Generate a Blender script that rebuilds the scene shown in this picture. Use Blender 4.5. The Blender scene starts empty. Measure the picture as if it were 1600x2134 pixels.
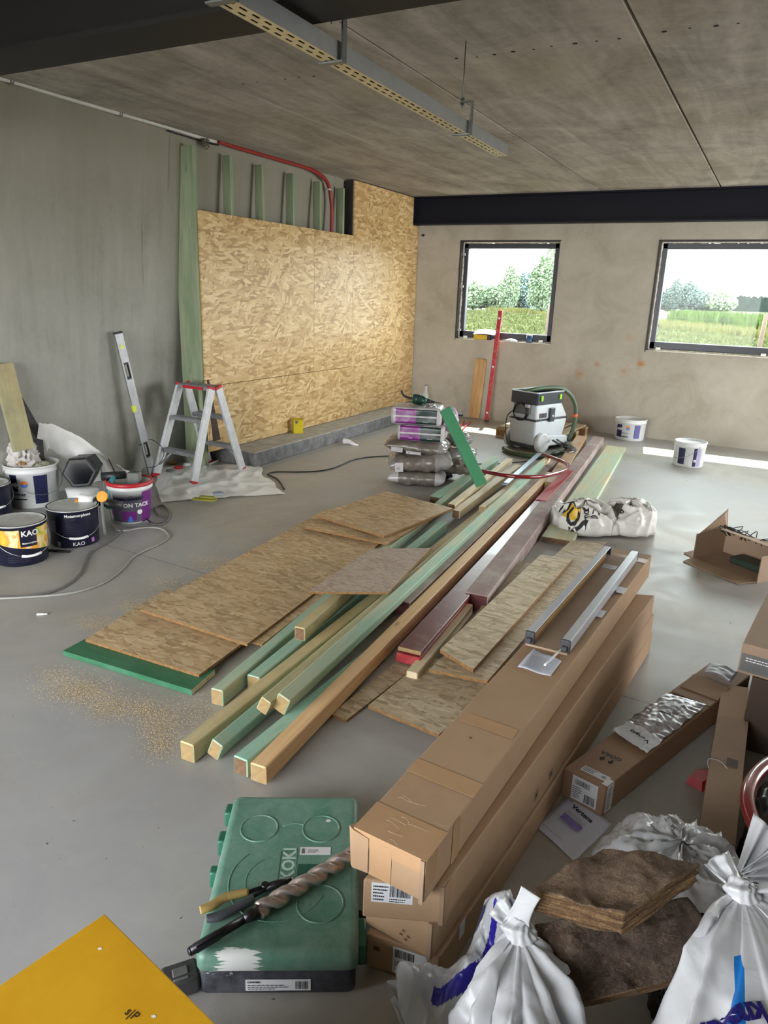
import bpy, bmesh, math, random
from mathutils import Vector, Matrix, noise
C = bpy.context.scene
COL = C.collection
PI = math.pi
random.seed(7)

# ------------------------------------------------------------------ camera
YAW, PITCH, ROLL, FOC = -0.48242274, -0.29712861, 0.03417007, 1488.33
EYE = Vector((0, 0, 1.6))
fw = Vector((math.sin(YAW)*math.cos(PITCH), math.cos(YAW)*math.cos(PITCH), math.sin(PITCH)))
r0 = Vector((math.cos(YAW), -math.sin(YAW), 0)); u0 = r0.cross(fw)
rt = r0*math.cos(ROLL) + u0*math.sin(ROLL); up = -r0*math.sin(ROLL) + u0*math.cos(ROLL)
cam_d = bpy.data.cameras.new('camera'); cam = bpy.data.objects.new('camera', cam_d); COL.objects.link(cam)
m = Matrix.Identity(4)
for i, v in enumerate((rt, up, -fw)):
    for k in range(3): m[k][i] = v[k]
m.translation = EYE
cam.matrix_world = m
cam_d.sensor_fit = 'VERTICAL'; cam_d.sensor_height = 36.0; cam_d.sensor_width = 27.0
cam_d.lens = FOC/2134*36.0; cam_d.clip_end = 2000; cam_d.clip_start = 0.05
C.camera = cam

# ------------------------------------------------------------------ light
C.view_settings.view_transform = 'Standard'; C.view_settings.look = 'None'
C.view_settings.gamma = 1; C.view_settings.use_curve_mapping = False
C.view_settings.exposure = 4.0
w = bpy.data.worlds.new('sky'); C.world = w; w.use_nodes = True
nt = w.node_tree; nt.nodes.clear()
wo = nt.nodes.new('ShaderNodeOutputWorld'); wb = nt.nodes.new('ShaderNodeBackground')
wg = nt.nodes.new('ShaderNodeTexCoord'); ws = nt.nodes.new('ShaderNodeSeparateXYZ'); wr = nt.nodes.new('ShaderNodeValToRGB')
wr.color_ramp.elements[0].position = 0.0; wr.color_ramp.elements[0].color = (1.0, 1.0, .99, 1)
wr.color_ramp.elements[1].position = 0.6; wr.color_ramp.elements[1].color = (.90, .96, 1.03, 1)
nt.links.new(wg.outputs['Generated'], ws.inputs[0]); nt.links.new(ws.outputs['Z'], wr.inputs[0])
nt.links.new(wr.outputs[0], wb.inputs['Color']); nt.links.new(wb.outputs[0], wo.inputs['Surface'])
wb.inputs['Strength'].default_value = 1.0
sd = bpy.data.lights.new('sun', 'SUN'); sun = bpy.data.objects.new('sun', sd); COL.objects.link(sun)
sd.energy = 1.5; sd.angle = math.radians(0.8); sd.color = (1.0, .93, .80)
sun.rotation_euler = Vector((.17, -1, -1.73)).to_track_quat('-Z', 'Y').to_euler(); sun.location = (0, 20, 20)
def portal(name, loc, size, d):
    l = bpy.data.lights.new(name, 'AREA'); o = bpy.data.objects.new(name, l); COL.objects.link(o)
    l.shape = 'RECTANGLE'; l.size, l.size_y = size; l.cycles.is_portal = True
    o.location = loc; o.rotation_euler = Vector(d).to_track_quat('-Z', 'Z' if abs(d[2]) < .9 else 'Y').to_euler()
# portals only steer sky sampling through the real openings
portal('portal_window', (-3.19, 9.50, 1.66), (1.3, 1.26), (0, -1, 0))
portal('portal_window_wide', (0.34, 9.50, 1.66), (3.4, 1.26), (0, -1, 0))
portal('portal_door_rear', (-2.5, -2.55, 1.25), (4.0, 2.5), (0, 1, 0))
portal('portal_window_right', (5.05, 7.05, 1.35), (3.7, 2.5), (-1, 0, 0))

# ------------------------------------------------------------------ pixel measurements -> points in the room
def ray(px, py): return rt*((px-800)/FOC) - up*((py-1067)/FOC) + fw
def G(px, py, z=0.0):
    d = ray(px, py); return EYE + d*((z-EYE.z)/d.z)
def WX(px, py, x):
    d = ray(px, py); return EYE + d*(x/d.x)
def WY(px, py, y):
    d = ray(px, py); return EYE + d*(y/d.y)

# ------------------------------------------------------------------ materials
def s2l(c):
    def f(v):
        v /= 255.0
        return v/12.92 if v <= .04045 else ((v+.055)/1.055)**2.4
    return (f(c[0]), f(c[1]), f(c[2]), 1)
MATS = {}
class N:
    def __init__(s, name):
        s.m = bpy.data.materials.new(name); s.m.use_nodes = True; s.t = s.m.node_tree; s.t.nodes.clear()
        s.out = s.n('ShaderNodeOutputMaterial'); s.b = s.n('ShaderNodeBsdfPrincipled'); s.l(s.b.outputs[0], s.out.inputs[0])
        s.tc = s.n('ShaderNodeTexCoord'); s.co = s.tc.outputs['Object']
    def n(s, k): return s.t.nodes.new(k)
    def l(s, a, b): s.t.links.new(a, b)
    def mp(s, scale=(1,1,1), rot=(0,0,0), src=None):
        q = s.n('ShaderNodeMapping'); q.inputs['Scale'].default_value = scale; q.inputs['Rotation'].default_value = rot
        s.l(src or s.co, q.inputs[0]); return q.outputs[0]
    def noise(s, sc=5, det=4, ro=.55, src=None, dist=0):
        q = s.n('ShaderNodeTexNoise'); q.inputs['Scale'].default_value = sc; q.inputs['Detail'].default_value = det
        q.inputs['Roughness'].default_value = ro; q.inputs['Distortion'].default_value = dist
        s.l(src or s.co, q.inputs['Vector']); return q.outputs['Fac']
    def vor(s, sc=5, src=None, feat='F1'):
        q = s.n('ShaderNodeTexVoronoi'); q.feature = feat; q.inputs['Scale'].default_value = sc
        s.l(src or s.co, q.inputs['Vector']); return q
    def ramp(s, fac, stops, interp='LINEAR'):
        q = s.n('ShaderNodeValToRGB'); e = q.color_ramp; e.interpolation = interp
        while len(e.elements) < len(stops): e.elements.new(.5)
        for el, (p, c) in zip(e.elements, stops):
            el.position = p; el.color = c if len(c) == 4 else (*c, 1)
        s.l(fac, q.inputs[0]); return q.outputs[0]
    def mix(s, f, a, b, mode='MIX'):
        q = s.n('ShaderNodeMix'); q.data_type = 'RGBA'; q.blend_type = mode
        for v, i in ((f, 0), (a, 6), (b, 7)):
            if isinstance(v, (int, float)): q.inputs[i].default_value = v
            elif isinstance(v, tuple): q.inputs[i].default_value = v
            else: s.l(v, q.inputs[i])
        return q.outputs[2]
    def math(s, op, a, b=0.0, cl=False):
        q = s.n('ShaderNodeMath'); q.operation = op; q.use_clamp = cl
        for v, i in ((a, 0), (b, 1)):
            if isinstance(v, (int, float)): q.inputs[i].default_value = v
            else: s.l(v, q.inputs[i])
        return q.outputs[0]
    def sep(s, src=None):
        q = s.n('ShaderNodeSeparateXYZ'); s.l(src or s.co, q.inputs[0]); return q.outputs
    def base(s, c):
        if isinstance(c, tuple): s.b.inputs['Base Color'].default_value = c
        else: s.l(c, s.b.inputs['Base Color'])
    def set(s, rough=.6, metal=0, **k):
        if isinstance(rough, (int, float)): s.b.inputs['Roughness'].default_value = rough
        else: s.l(rough, s.b.inputs['Roughness'])
        s.b.inputs['Metallic'].default_value = metal
        for a, v in k.items(): s.b.inputs[a].default_value = v
    def bump(s, h, st=.3, d=.01):
        q = s.n('ShaderNodeBump'); q.inputs['Strength'].default_value = st; q.inputs['Distance'].default_value = d
        s.l(h, q.inputs['Height']); s.l(q.outputs[0], s.b.inputs['Normal'])
    def n_col(s):
        q = s.n('ShaderNodeTexNoise'); q.inputs['Scale'].default_value = 6; s.l(s.co, q.inputs['Vector']); return q.outputs['Color']
    def rnd(s):
        q = s.n('ShaderNodeObjectInfo'); return q.outputs['Random']
G1 = lambda v: (v, v, v, 1)
def dk(c, k): return (c[0]*k, c[1]*k, c[2]*k, 1)
def plain(name, rgb, rough=.5, metal=0, var=.12, sc=9, bump=.0, spec=.5, coat=0, dirt=None):
    if name in MATS: return MATS[name]
    a = N(name); c = s2l(rgb)
    f = a.noise(sc, 5, .6)
    col = a.ramp(f, [(.3, dk(c, 1-var)), (.7, dk(c, 1+var))])
    if dirt:
        g = a.noise(sc*2.3, 6, .7); g = a.ramp(g, [(.52, G1(0)), (.7, G1(1))]); col = a.mix(a.math('MULTIPLY', g, dirt[1]), col, s2l(dirt[0]))
    a.base(col); a.set(rough, metal); a.b.inputs['Specular IOR Level'].default_value = spec
    if coat: a.b.inputs['Coat Weight'].default_value = coat
    if bump: a.bump(a.noise(sc*6, 4), bump, .004)
    MATS[name] = a.m; return a.m
def osb(name, tones, sc=1.0, dirt=0.0, dirtc=(120, 110, 95), rough=.55, plane='xy', lay=7):
    """pressed wood strands: layers of stretched cells laid over each other"""
    a = N(name); X = a.sep(); cb = a.n('ShaderNodeCombineXYZ'); o = {'xy': (0, 1, 2), 'yz': (1, 2, 0)}[plane]
    for i in range(2): a.l(X[o[i]], cb.inputs[i])
    wv = a.n('ShaderNodeTexNoise'); wv.inputs['Scale'].default_value = 9*sc; a.l(cb.outputs[0], wv.inputs['Vector']); src = a.mix(.012, cb.outputs[0], wv.outputs['Color'])
    cur = None; edge = None; rr = random.Random(5)
    for i in range(lay):
        q = a.n('ShaderNodeMapping'); q.inputs['Rotation'].default_value = (0, 0, rr.uniform(0, PI)); q.inputs['Location'].default_value = (rr.uniform(0, 9), rr.uniform(0, 9), 0); a.l(src, q.inputs[0])
        q2 = a.n('ShaderNodeMapping'); ln = rr.uniform(8, 13)*sc; q2.inputs['Scale'].default_value = (ln, ln*rr.uniform(3.6, 5.4), 1); a.l(q.outputs[0], q2.inputs[0])
        v = a.n('ShaderNodeTexVoronoi'); v.voronoi_dimensions = '2D'; v.inputs['Scale'].default_value = 1; v.inputs['Randomness'].default_value = 1; a.l(q2.outputs[0], v.inputs['Vector'])
        sp = a.n('ShaderNodeSeparateColor'); a.l(v.outputs['Color'], sp.inputs[0])
        sh = a.math('SUBTRACT', sp.outputs[0], a.math('MULTIPLY', a.math('POWER', v.outputs['Distance'], 3.0), .45))
        if cur is None: cur = sh
        else: cur = a.mix(a.math('GREATER_THAN', sp.outputs[1], .60), cur, sh)
    n2 = a.noise(90*sc, 3)
    f = a.math('ADD', a.math('MULTIPLY', cur, .75), a.math('MULTIPLY', n2, .3))
    t = [s2l(x) for x in tones]
    col = a.ramp(f, [(.10, t[0]), (.34, t[1]), (.62, t[2]), (.95, t[3])])
    big = a.noise(1.7*sc, 4, .6)
    col = a.mix(a.ramp(big, [(.35, G1(.0)), (.75, G1(.4))]), col, t[1])
    if dirt:
        d = a.ramp(a.noise(3.3, 6, .7), [(.38, G1(0)), (.7, G1(dirt))]); col = a.mix(d, col, s2l(dirtc))
    a.base(col); a.set(rough); a.bump(f, .3, .003)
    MATS[name] = a.m; return a.m
def wood(name, c1, c2, tint=None, tamt=0.0, rough=.6, dirt=None, knots=True, stretch=1.0):
    """grain runs along the object's own x axis"""
    a = N(name); A, B = s2l(c1), s2l(c2)
    off = a.n('ShaderNodeVectorMath'); off.operation = 'ADD'; a.l(a.co, off.inputs[0])
    r = a.math('MULTIPLY', a.rnd(), 37.0); cb = a.n('ShaderNodeCombineXYZ')
    for i in range(3): a.l(r, cb.inputs[i])
    a.l(cb.outputs[0], off.inputs[1]); src = off.outputs[0]
    g = a.noise(1, 6, .6, a.mp((1.3*stretch, 26, 26), (0, 0, 0), src), 1.6)
    fine = a.noise(1, 3, .6, a.mp((6, 160, 160), (0, 0, 0), src))
    f = a.math('ADD', a.math('MULTIPLY', g, .75), a.math('MULTIPLY', fine, .25))
    col = a.ramp(f, [(.3, A), (.5, tuple((x+y)/2 for x, y in zip(A, B))), (.68, B)])
    if knots:
        v = a.vor(1, a.mp((3.2, 9, 9), (0, 0, 0), src)); k = a.ramp(v.outputs['Distance'], [(.03, G1(1)), (.13, G1(0))])
        col = a.mix(a.math('MULTIPLY', k, .75), col, dk(A, .42))
    if tint:
        t = a.ramp(a.noise(1, 4, .65, a.mp((1.6, 9, 9), (0, 0, 0), src)), [(.34, G1(max(0, tamt-.45))), (.62, G1(min(1, tamt+.3)))])
        tc = a.mix(f, dk(s2l(tint), .85), dk(s2l(tint), 1.15)); col = a.mix(t, col, tc)
    if dirt:
        d = a.ramp(a.noise(5, 6, .7), [(.45, G1(0)), (.72, G1(dirt[1]))]); col = a.mix(d, col, s2l(dirt[0]))
    a.base(col); a.set(rough); a.bump(f, .25, .002)
    MATS[name] = a.m; return a.m

# ------------------------------------------------------------------ mesh building
class M:
    def __init__(s): s.b = bmesh.new()
    def _face(s, vs, mi=0, sm=False):
        try: f = s.b.faces.new(vs)
        except ValueError: return None
        f.material_index = mi; f.smooth = sm; return f
    def quad(s, pts, mi=0, sm=False):
        return s._face([s.b.verts.new(Vector(p)) for p in pts], mi, sm)
    def hexa(s, lo, hi, mi=0, top=None, ends=None):
        a = [s.b.verts.new(Vector(p)) for p in lo]; b = [s.b.verts.new(Vector(p)) for p in hi]; n = len(a)
        s._face(a[::-1], mi); s._face(b, mi if top is None else top)
        for i in range(n): s._face([a[i], a[(i+1) % n], b[(i+1) % n], b[i]], mi if ends is None else ends)
        return s
    def box(s, c, size, rot=None, mi=0, bev=0.0, seg=1):
        c = Vector(c); hx, hy, hz = [q/2 for q in size]
        R = Matrix.Identity(3) if rot is None else (Matrix.Rotation(rot, 3, 'Z') if isinstance(rot, (int, float)) else rot)
        vs = [s.b.verts.new(c + R @ Vector((x*hx, y*hy, z*hz))) for x in (-1, 1) for y in (-1, 1) for z in (-1, 1)]
        fs = [s._face([vs[i] for i in q], mi) for q in ((0,1,3,2), (4,6,7,5), (0,4,5,1), (2,3,7,6), (0,2,6,4), (1,5,7,3))]
        if bev:
            es = list({e for f in fs for e in f.edges})
            g = bmesh.ops.bevel(s.b, geom=es, offset=bev, segments=seg, profile=.5, affect='EDGES', clamp_overlap=True)
            for f in g['faces']: f.material_index = mi; f.smooth = seg > 1
        return s
    def prism(s, poly, vec, mi=0):
        v = Vector(vec); lo = [Vector(p) for p in poly]; return s.hexa(lo, [p+v for p in lo], mi)
    def ring(s, c, R, r, n, sx=1):
        return [s.b.verts.new(c + R @ Vector((math.cos(2*PI*i/n)*r*sx, math.sin(2*PI*i/n)*r, 0))) for i in range(n)]
    def loft(s, rings, mi=0, sm=True, cap=(True, True), closed=True):
        for a, b in zip(rings, rings[1:]):
            n = len(a)
            for i in range(n if closed else n-1): s._face([a[i], a[(i+1) % n], b[(i+1) % n], b[i]], mi, sm)
        if cap[0]: s._face(rings[0][::-1], mi)
        if cap[1]: s._face(rings[-1], mi)
        return s
    def cyl(s, p0, p1, r, r1=None, n=20, mi=0, cap=(True, True), sm=True):
        p0, p1 = Vector(p0), Vector(p1); R = (p1-p0).to_track_quat('Z', 'Y').to_matrix()
        return s.loft([s.ring(p0, R, r, n), s.ring(p1, R, r if r1 is None else r1, n)], mi, sm, cap)
    def lathe(s, c, prof, n=32, mi=0, R=None, cap=(True, True), mis=None, sm=True):
        c = Vector(c); R = R or Matrix.Identity(3)
        rs = [s.ring(c + R @ Vector((0, 0, z)), R, max(r, 1e-4), n) for r, z in prof]
        for k, (a, b) in enumerate(zip(rs, rs[1:])):
            s.loft([a, b], mis[k] if mis else mi, sm, (False, False))
        if cap[0]: s._face(rs[0][::-1], mis[0] if mis else mi)
        if cap[1]: s._face(rs[-1], mis[-1] if mis else mi)
        return s
    def tube(s, pts, r, n=8, mi=0, smooth=3, cap=True):
        p = [Vector(q) for q in pts]
        if smooth > 1 and len(p) > 2:
            o = []
            for i in range(len(p)-1):
                a, b, c, d = p[max(i-1, 0)], p[i], p[i+1], p[min(i+2, len(p)-1)]
                for k in range(smooth):
                    t = k/smooth
                    o.append(.5*((2*b)+(c-a)*t+(2*a-5*b+4*c-d)*t*t+(3*b-a-3*c+d)*t**3))
            o.append(p[-1]); p = o
        nrm = None; rings = []
        for i, q in enumerate(p):
            t = (p[min(i+1, len(p)-1)] - p[max(i-1, 0)])
            t = t.normalized() if t.length > 1e-9 else Vector((0, 0, 1))
            if nrm is None: nrm = t.orthogonal().normalized()
            nrm = (nrm - t*nrm.dot(t)); nrm = nrm.normalized() if nrm.length > 1e-6 else t.orthogonal().normalized()
            bi = t.cross(nrm); rr = r if isinstance(r, (int, float)) else r[0] + (r[1]-r[0])*i/(len(p)-1)
            rings.append([s.b.verts.new(q + (nrm*math.cos(2*PI*k/n) + bi*math.sin(2*PI*k/n))*rr) for k in range(n)])
        return s.loft(rings, mi, True, (cap, cap))
    def grid(s, nu, nv, fn, mi=0, sm=True, closeu=False):
        V = [[s.b.verts.new(Vector(fn(i/(nu), j/(nv)))) for j in range(nv+1)] for i in range(nu + (0 if closeu else 1))]
        L = len(V)
        for i in range(nu):
            for j in range(nv):
                m_ = mi(i/nu, j/nv) if callable(mi) else mi
                s._face([V[i][j], V[(i+1) % L][j], V[(i+1) % L][j+1], V[i][j+1]], m_, sm)
        return s
    def arc(s, c, r, r1, z0, z1, a0, a1, n=16, mi=0):
        c = Vector(c)
        def f(u, v):
            a = a0+(a1-a0)*u; q = r+(r1-r)*v; return c + Vector((math.cos(a)*q, math.sin(a)*q, z0+(z1-z0)*v))
        return s.grid(n, 1, f, mi)
    def text(s, body, size, fn, mi=0, bold=0.0, ax='LEFT', sx=1.0):
        cu = bpy.data.curves.new('lettering', 'FONT'); cu.body = body; cu.size = size; cu.align_x = ax; cu.resolution_u = 2; cu.offset = bold
        o = bpy.data.objects.new('lettering', cu); me = bpy.data.meshes.new_from_object(o)
        vs = [s.b.verts.new(fn(v.co.x*sx, v.co.y)) for v in me.vertices]
        for p in me.polygons: s._face([vs[i] for i in p.vertices], mi)
        bpy.data.objects.remove(o); bpy.data.curves.remove(cu); bpy.data.meshes.remove(me); return s
    def build(s, name, mats, parent=None, at=None, rot=None, solid=None, sub=0):
        """at: world origin of the new object; rot: 3x3 world rotation; verts were given in world space"""
        if not isinstance(mats, (list, tuple)): mats = [mats]
        me = bpy.data.meshes.new(name); o = bpy.data.objects.new(name, me); COL.objects.link(o)
        bmesh.ops.recalc_face_normals(s.b, faces=s.b.faces) if s.b.faces else None
        if parent is not None:
            W = WORLD[parent]; o.parent = parent
            T = W if at is None else Matrix.Translation(at)
        else:
            if at is None and s.b.verts:
                xs = [v.co for v in s.b.verts]
                at = Vector(((min(p.x for p in xs)+max(p.x for p in xs))/2, (min(p.y for p in xs)+max(p.y for p in xs))/2, min(p.z for p in xs)))
            T = Matrix.Translation(at or Vector())
        if rot is not None: T = Matrix.Translation(T.translation) @ rot.to_4x4()
        s.b.transform(T.inverted())
        s.b.to_mesh(me); s.b.free()
        for m_ in mats: me.materials.append(m_)
        WORLD[o] = T.copy()
        o.matrix_local = (WORLD[parent].inverted() @ T) if parent is not None else T
        if solid:
            md = o.modifiers.new('thickness', 'SOLIDIFY'); md.thickness = solid; md.offset = 0
        if sub:
            md = o.modifiers.new('smooth', 'SUBSURF'); md.levels = sub; md.render_levels = sub
        return o
WORLD = {}
def tag(o, label, cat, group=None, kind=None):
    o['label'] = label; o['category'] = cat
    if group: o['group'] = group
    if kind: o['kind'] = kind
    return o
def thing(name, label, cat, loc, rz=0.0, group=None):
    o = bpy.data.objects.new(name, None); COL.objects.link(o); o.empty_display_size = .05
    T = Matrix.Translation(Vector(loc)) @ Matrix.Rotation(rz, 4, 'Z'); o.matrix_local = T; WORLD[o] = T
    return tag(o, label, cat, group)
def lab(o, text): o['label'] = text; return o
def struct(o): o['kind'] = 'structure'; return o
def dup(root, loc, rz, label, group=None):
    r = root.copy(); COL.objects.link(r); T = Matrix.Translation(Vector(loc)) @ Matrix.Rotation(rz, 4, 'Z')
    r.matrix_local = T; r['label'] = label; WORLD[r] = T
    if group: r['group'] = group
    def rec(a, b):
        for ch in [x for x in COL.objects if x.parent == a and x is not b]:
            c = ch.copy(); COL.objects.link(c); c.parent = b; c.matrix_local = ch.matrix_local.copy(); WORLD[c] = WORLD[b] @ c.matrix_local
            rec(ch, c)
    rec(root, r); return r
# ================================================================== THE ROOM
H = 2.81; YB = 9.22; XL0, XL1 = -4.84, -4.58     # ceiling height, far wall, left wall at floor / ceiling
XR, YR = 4.75, -2.3
# floor: power floated concrete with saw cuts
a = N('floated_concrete')
f1 = a.noise(.55, 5, .6); f2 = a.noise(3.5, 8, .7, None, .6); f3 = a.noise(38, 4, .6)
c = a.ramp(f2, [(.3, s2l((152, 146, 134))), (.5, s2l((170, 164, 152))), (.72, s2l((186, 180, 168)))])
c = a.mix(a.ramp(f1, [(.38, G1(0)), (.60, G1(.65))]), c, s2l((156, 159, 164)))
spk = a.ramp(a.vor(26).outputs['Distance'], [(.02, G1(.6)), (.06, G1(0))]); c = a.mix(spk, c, s2l((88, 84, 78)))
scr = a.noise(1, 5, .7, a.mp((2.5, 14, 1), (0, 0, .5)), 1.0); c = a.mix(a.ramp(scr, [(.6, G1(0)), (.8, G1(.3))]), c, s2l((190, 187, 180)))
warm = a.ramp(a.noise(.9, 5, .65, a.mp((1, 1, 1), (0, 0, 1))), [(.5, G1(0)), (.72, G1(.45))]); c = a.mix(warm, c, s2l((150, 136, 114)))
xyz = a.sep()
def line(coord, p, wd): return a.math('LESS_THAN', a.math('ABSOLUTE', a.math('SUBTRACT', coord, p)), wd)
J1 = G(223, 1136).y; J2 = G(1287, 1447).y
pa, pb = G(223, 1136), G(1287, 1447); k_ = (pb.y-pa.y)/(pb.x-pa.x)
ln = a.math('MAXIMUM', line(a.math('SUBTRACT', xyz[1], a.math('MULTIPLY', xyz[0], k_)), pa.y-k_*pa.x, .0022), line(xyz[0], -4.02, .0018))
c = a.mix(ln, c, s2l((82, 78, 72)))
a.base(c); a.set(a.ramp(f2, [(.3, G1(.36)), (.7, G1(.55))])); a.bump(a.math('ADD', a.math('MULTIPLY', f2, .6), a.math('MULTIPLY', f3, .2)), .12, .004)
M_floor = a.m
struct(M().box((0, 3.6, -.1), (11.4, 13.4, .2)).build('floor', M_floor, at=Vector((0, 0, 0))))

# ceiling: precast slabs with joints
a = N('precast_concrete')
st = a.noise(1, 6, .65, a.mp((5.5, .8, 1), (0, 0, -.12)), .7); cl = a.noise(1.5, 7, .7, None, .8); fi = a.noise(16, 5, .65)
f = a.math('ADD', a.math('MULTIPLY', st, .45), a.math('ADD', a.math('MULTIPLY', cl, .4), a.math('MULTIPLY', fi, .15)))
c = a.ramp(f, [(.34, s2l((108, 102, 94))), (.46, s2l((144, 137, 128))), (.56, s2l((168, 161, 151))), (.7, s2l((194, 187, 176)))])
yw = a.ramp(a.noise(.8, 4, .6, a.mp((1, 1, 1), (0, 0, 2))), [(.5, G1(0)), (.7, G1(.4))]); c = a.mix(yw, c, s2l((150, 136, 108)))
a.base(c); a.set(.8); a.bump(fi, .25, .006); M_ceil = a.m
M_dark = plain('dark_gap', (26, 25, 24), .9)
ce = M(); xs = [-6.2, -4.545, -3.30, -2.06, -.80, .46, 1.72, 2.98, 4.24, 5.5]
for i in range(len(xs)-1):
    g = .004 if i not in (3, 4) else .007
    ce.box(((xs[i]+xs[i+1])/2, 3.535, H+.12), (xs[i+1]-xs[i]-2*g, 11.97, .24), None, 0, .004)
ce.box((0, 3.535, H+.27), (11.8, 11.97, .06), None, 0)
ceil = struct(ce.build('ceiling', M_ceil, at=Vector((0, 0, H))))
dh = M()
for k, (px, py) in enumerate([(951, 122), (994, 119), (1030, 114), (1069, 108), (1112, 103), (1149, 97), (1198, 91), (1243, 86), (1290, 81), (1384, 66), (1437, 59), (1492, 54), (1538, 49), (594, 165), (623, 161), (654, 159), (506, 175), (536, 171)]):
    p = G(px, py, H-.001); dh.cyl(p, p+Vector((0, 0, .0008)), random.choice([.007, .010, .013]), None, 10)
dh.build('drill_holes', M_dark, ceil)

# left wall: filled concrete, leaning a touch
a = N('filled_concrete_wall')
vs = a.noise(1, 6, .65, a.mp((1, 5, .55)), .5); cl = a.noise(1.1, 6, .65); fi = a.noise(22, 5, .6)
f = a.math('ADD', a.math('MULTIPLY', vs, .4), a.math('ADD', a.math('MULTIPLY', cl, .45), a.math('MULTIPLY', fi, .12)))
c = a.ramp(f, [(.34, s2l((124, 123, 113))), (.48, s2l((147, 147, 140))), (.64, s2l((163, 162, 155)))])
z = a.sep()[2]; hi = a.ramp(z, [(.9, G1(0)), (2.5, G1(1))]) if False else a.ramp(a.math('MULTIPLY', z, .36), [(.45, G1(0)), (.95, G1(.6))])
c = a.mix(hi, c, s2l((132, 124, 104)))
crk = a.noise(1, 4, .7, a.mp((1, 9, .35)), .4); c = a.mix(a.ramp(crk, [(.66, G1(0)), (.69, G1(.5))]), c, s2l((98, 92, 80)))
a.base(c); a.set(.75); a.bump(f, .2, .01); M_wl = a.m
wl = M(); wl.hexa([(XL0, YR, 0), (XL0-.9, YR, 0), (XL0-.9, YB+.3, 0), (XL0, YB+.3, 0)], [(XL1, YR, H), (XL0-.9, YR, H), (XL0-.9, YB+.3, H), (XL1, YB+.3, H)])
struct(wl.build('wall_left', M_wl, at=Vector((0, 0, 0))))

# far wall: plaster, two openings
a = N('plastered_wall')
f = a.noise(2.2, 7, .68, None, .5); fi = a.noise(1, 5, .65, a.mp((14, 14, 40)), .8)
c = a.ramp(f, [(.32, s2l((160, 153, 137))), (.5, s2l((174, 168, 154))), (.7, s2l((185, 179, 166)))])
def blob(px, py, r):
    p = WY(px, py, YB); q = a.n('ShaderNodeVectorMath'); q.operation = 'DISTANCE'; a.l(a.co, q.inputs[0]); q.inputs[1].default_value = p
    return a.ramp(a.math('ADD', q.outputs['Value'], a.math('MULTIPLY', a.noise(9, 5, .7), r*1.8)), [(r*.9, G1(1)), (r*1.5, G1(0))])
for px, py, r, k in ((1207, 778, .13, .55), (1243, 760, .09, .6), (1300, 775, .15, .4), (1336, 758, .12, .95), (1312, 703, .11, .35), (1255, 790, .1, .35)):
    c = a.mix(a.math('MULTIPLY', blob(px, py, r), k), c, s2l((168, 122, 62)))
a.base(c); a.set(.85); a.bump(a.math('ADD', a.math('MULTIPLY', fi, .6), f), .35, .012); M_wb = a.m
W1 = (-3.825, -2.522, 1.042, 2.28); W2 = (-1.36, 2.05, 1.042, 2.28)
wb_ = M(); y0, y1 = YB, YB+.30; yc = (y0+y1)/2; T = y1-y0
def bx(m_, x0, x1, z0, z1): m_.box(((x0+x1)/2, yc, (z0+z1)/2), (x1-x0, T, z1-z0))
bx(wb_, -5.6, 5.5, 0, W1[2]); bx(wb_, -5.6, 5.5, W1[3], H)
for x0, x1 in ((-5.6, W1[0]), (W1[1], W2[0]), (W2[1], 5.5)): bx(wb_, x0, x1, W1[2], W1[3])
struct(wb_.build('wall_back', M_wb, at=Vector((0, 0, 0))))
# right wall with a side window, rear wall with a wide doorway (both out of frame)
wr_ = M()
for yy0, yy1, zz0, zz1 in ((YR, 5.2, 0, H), (8.9, YB+.3, 0, H), (5.2, 8.9, 0, .1), (5.2, 8.9, 2.6, H)):
    wr_.box((XR+.15, (yy0+yy1)/2, (zz0+zz1)/2), (.3, yy1-yy0, zz1-zz0))
struct(wr_.build('wall_right', M_wb, at=Vector((0, 0, 0))))
wq = M()
for xx0, xx1, zz0, zz1 in ((-5.6, -4.5, 0, H), (-.5, 5.0, 0, H), (-4.5, -.5, 2.5, H)):
    wq.box(((xx0+xx1)/2, YR-.15, (zz0+zz1)/2), (xx1-xx0, .3, zz1-zz0))
struct(wq.build('wall_rear', M_wl, at=Vector((0, 0, 0))))

# steel beams
M_steel = plain('anthracite_beam_paint', (17, 19, 30), .55, 0, .08, 3, 0, .2)
M_steel2 = plain('shade_darkened_beam_paint', (17, 16, 14), .55, 0, .1, 3, 0, .25)  # near beam: colour darkened to hold the shade on its camera side
def ibeam(name, y, zb, x0, x1, hgt, wd, mat, ep=0):
    b_ = M(); b_.box(((x0+x1)/2, y, zb+.009), (x1-x0, wd, .018)); b_.box(((x0+x1)/2, y, zb+hgt-.009), (x1-x0, wd, .018)); b_.box(((x0+x1)/2, y, zb+hgt/2), (x1-x0, .012, hgt-.036))
    if ep: b_.box((x0+.01, y, zb+hgt/2), (.02, wd+.02, hgt))
    return struct(b_.build(name, mat, at=Vector(((x0+x1)/2, y, zb))))
ibeam('trim_1', YB-.085, 2.475, -4.47, 5.0, H-2.475, .17, M_steel, 1)
ibeam('trim_2', 2.25, 2.47, -5.2, 5.0, H-2.47, .22, M_steel2)
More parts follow.
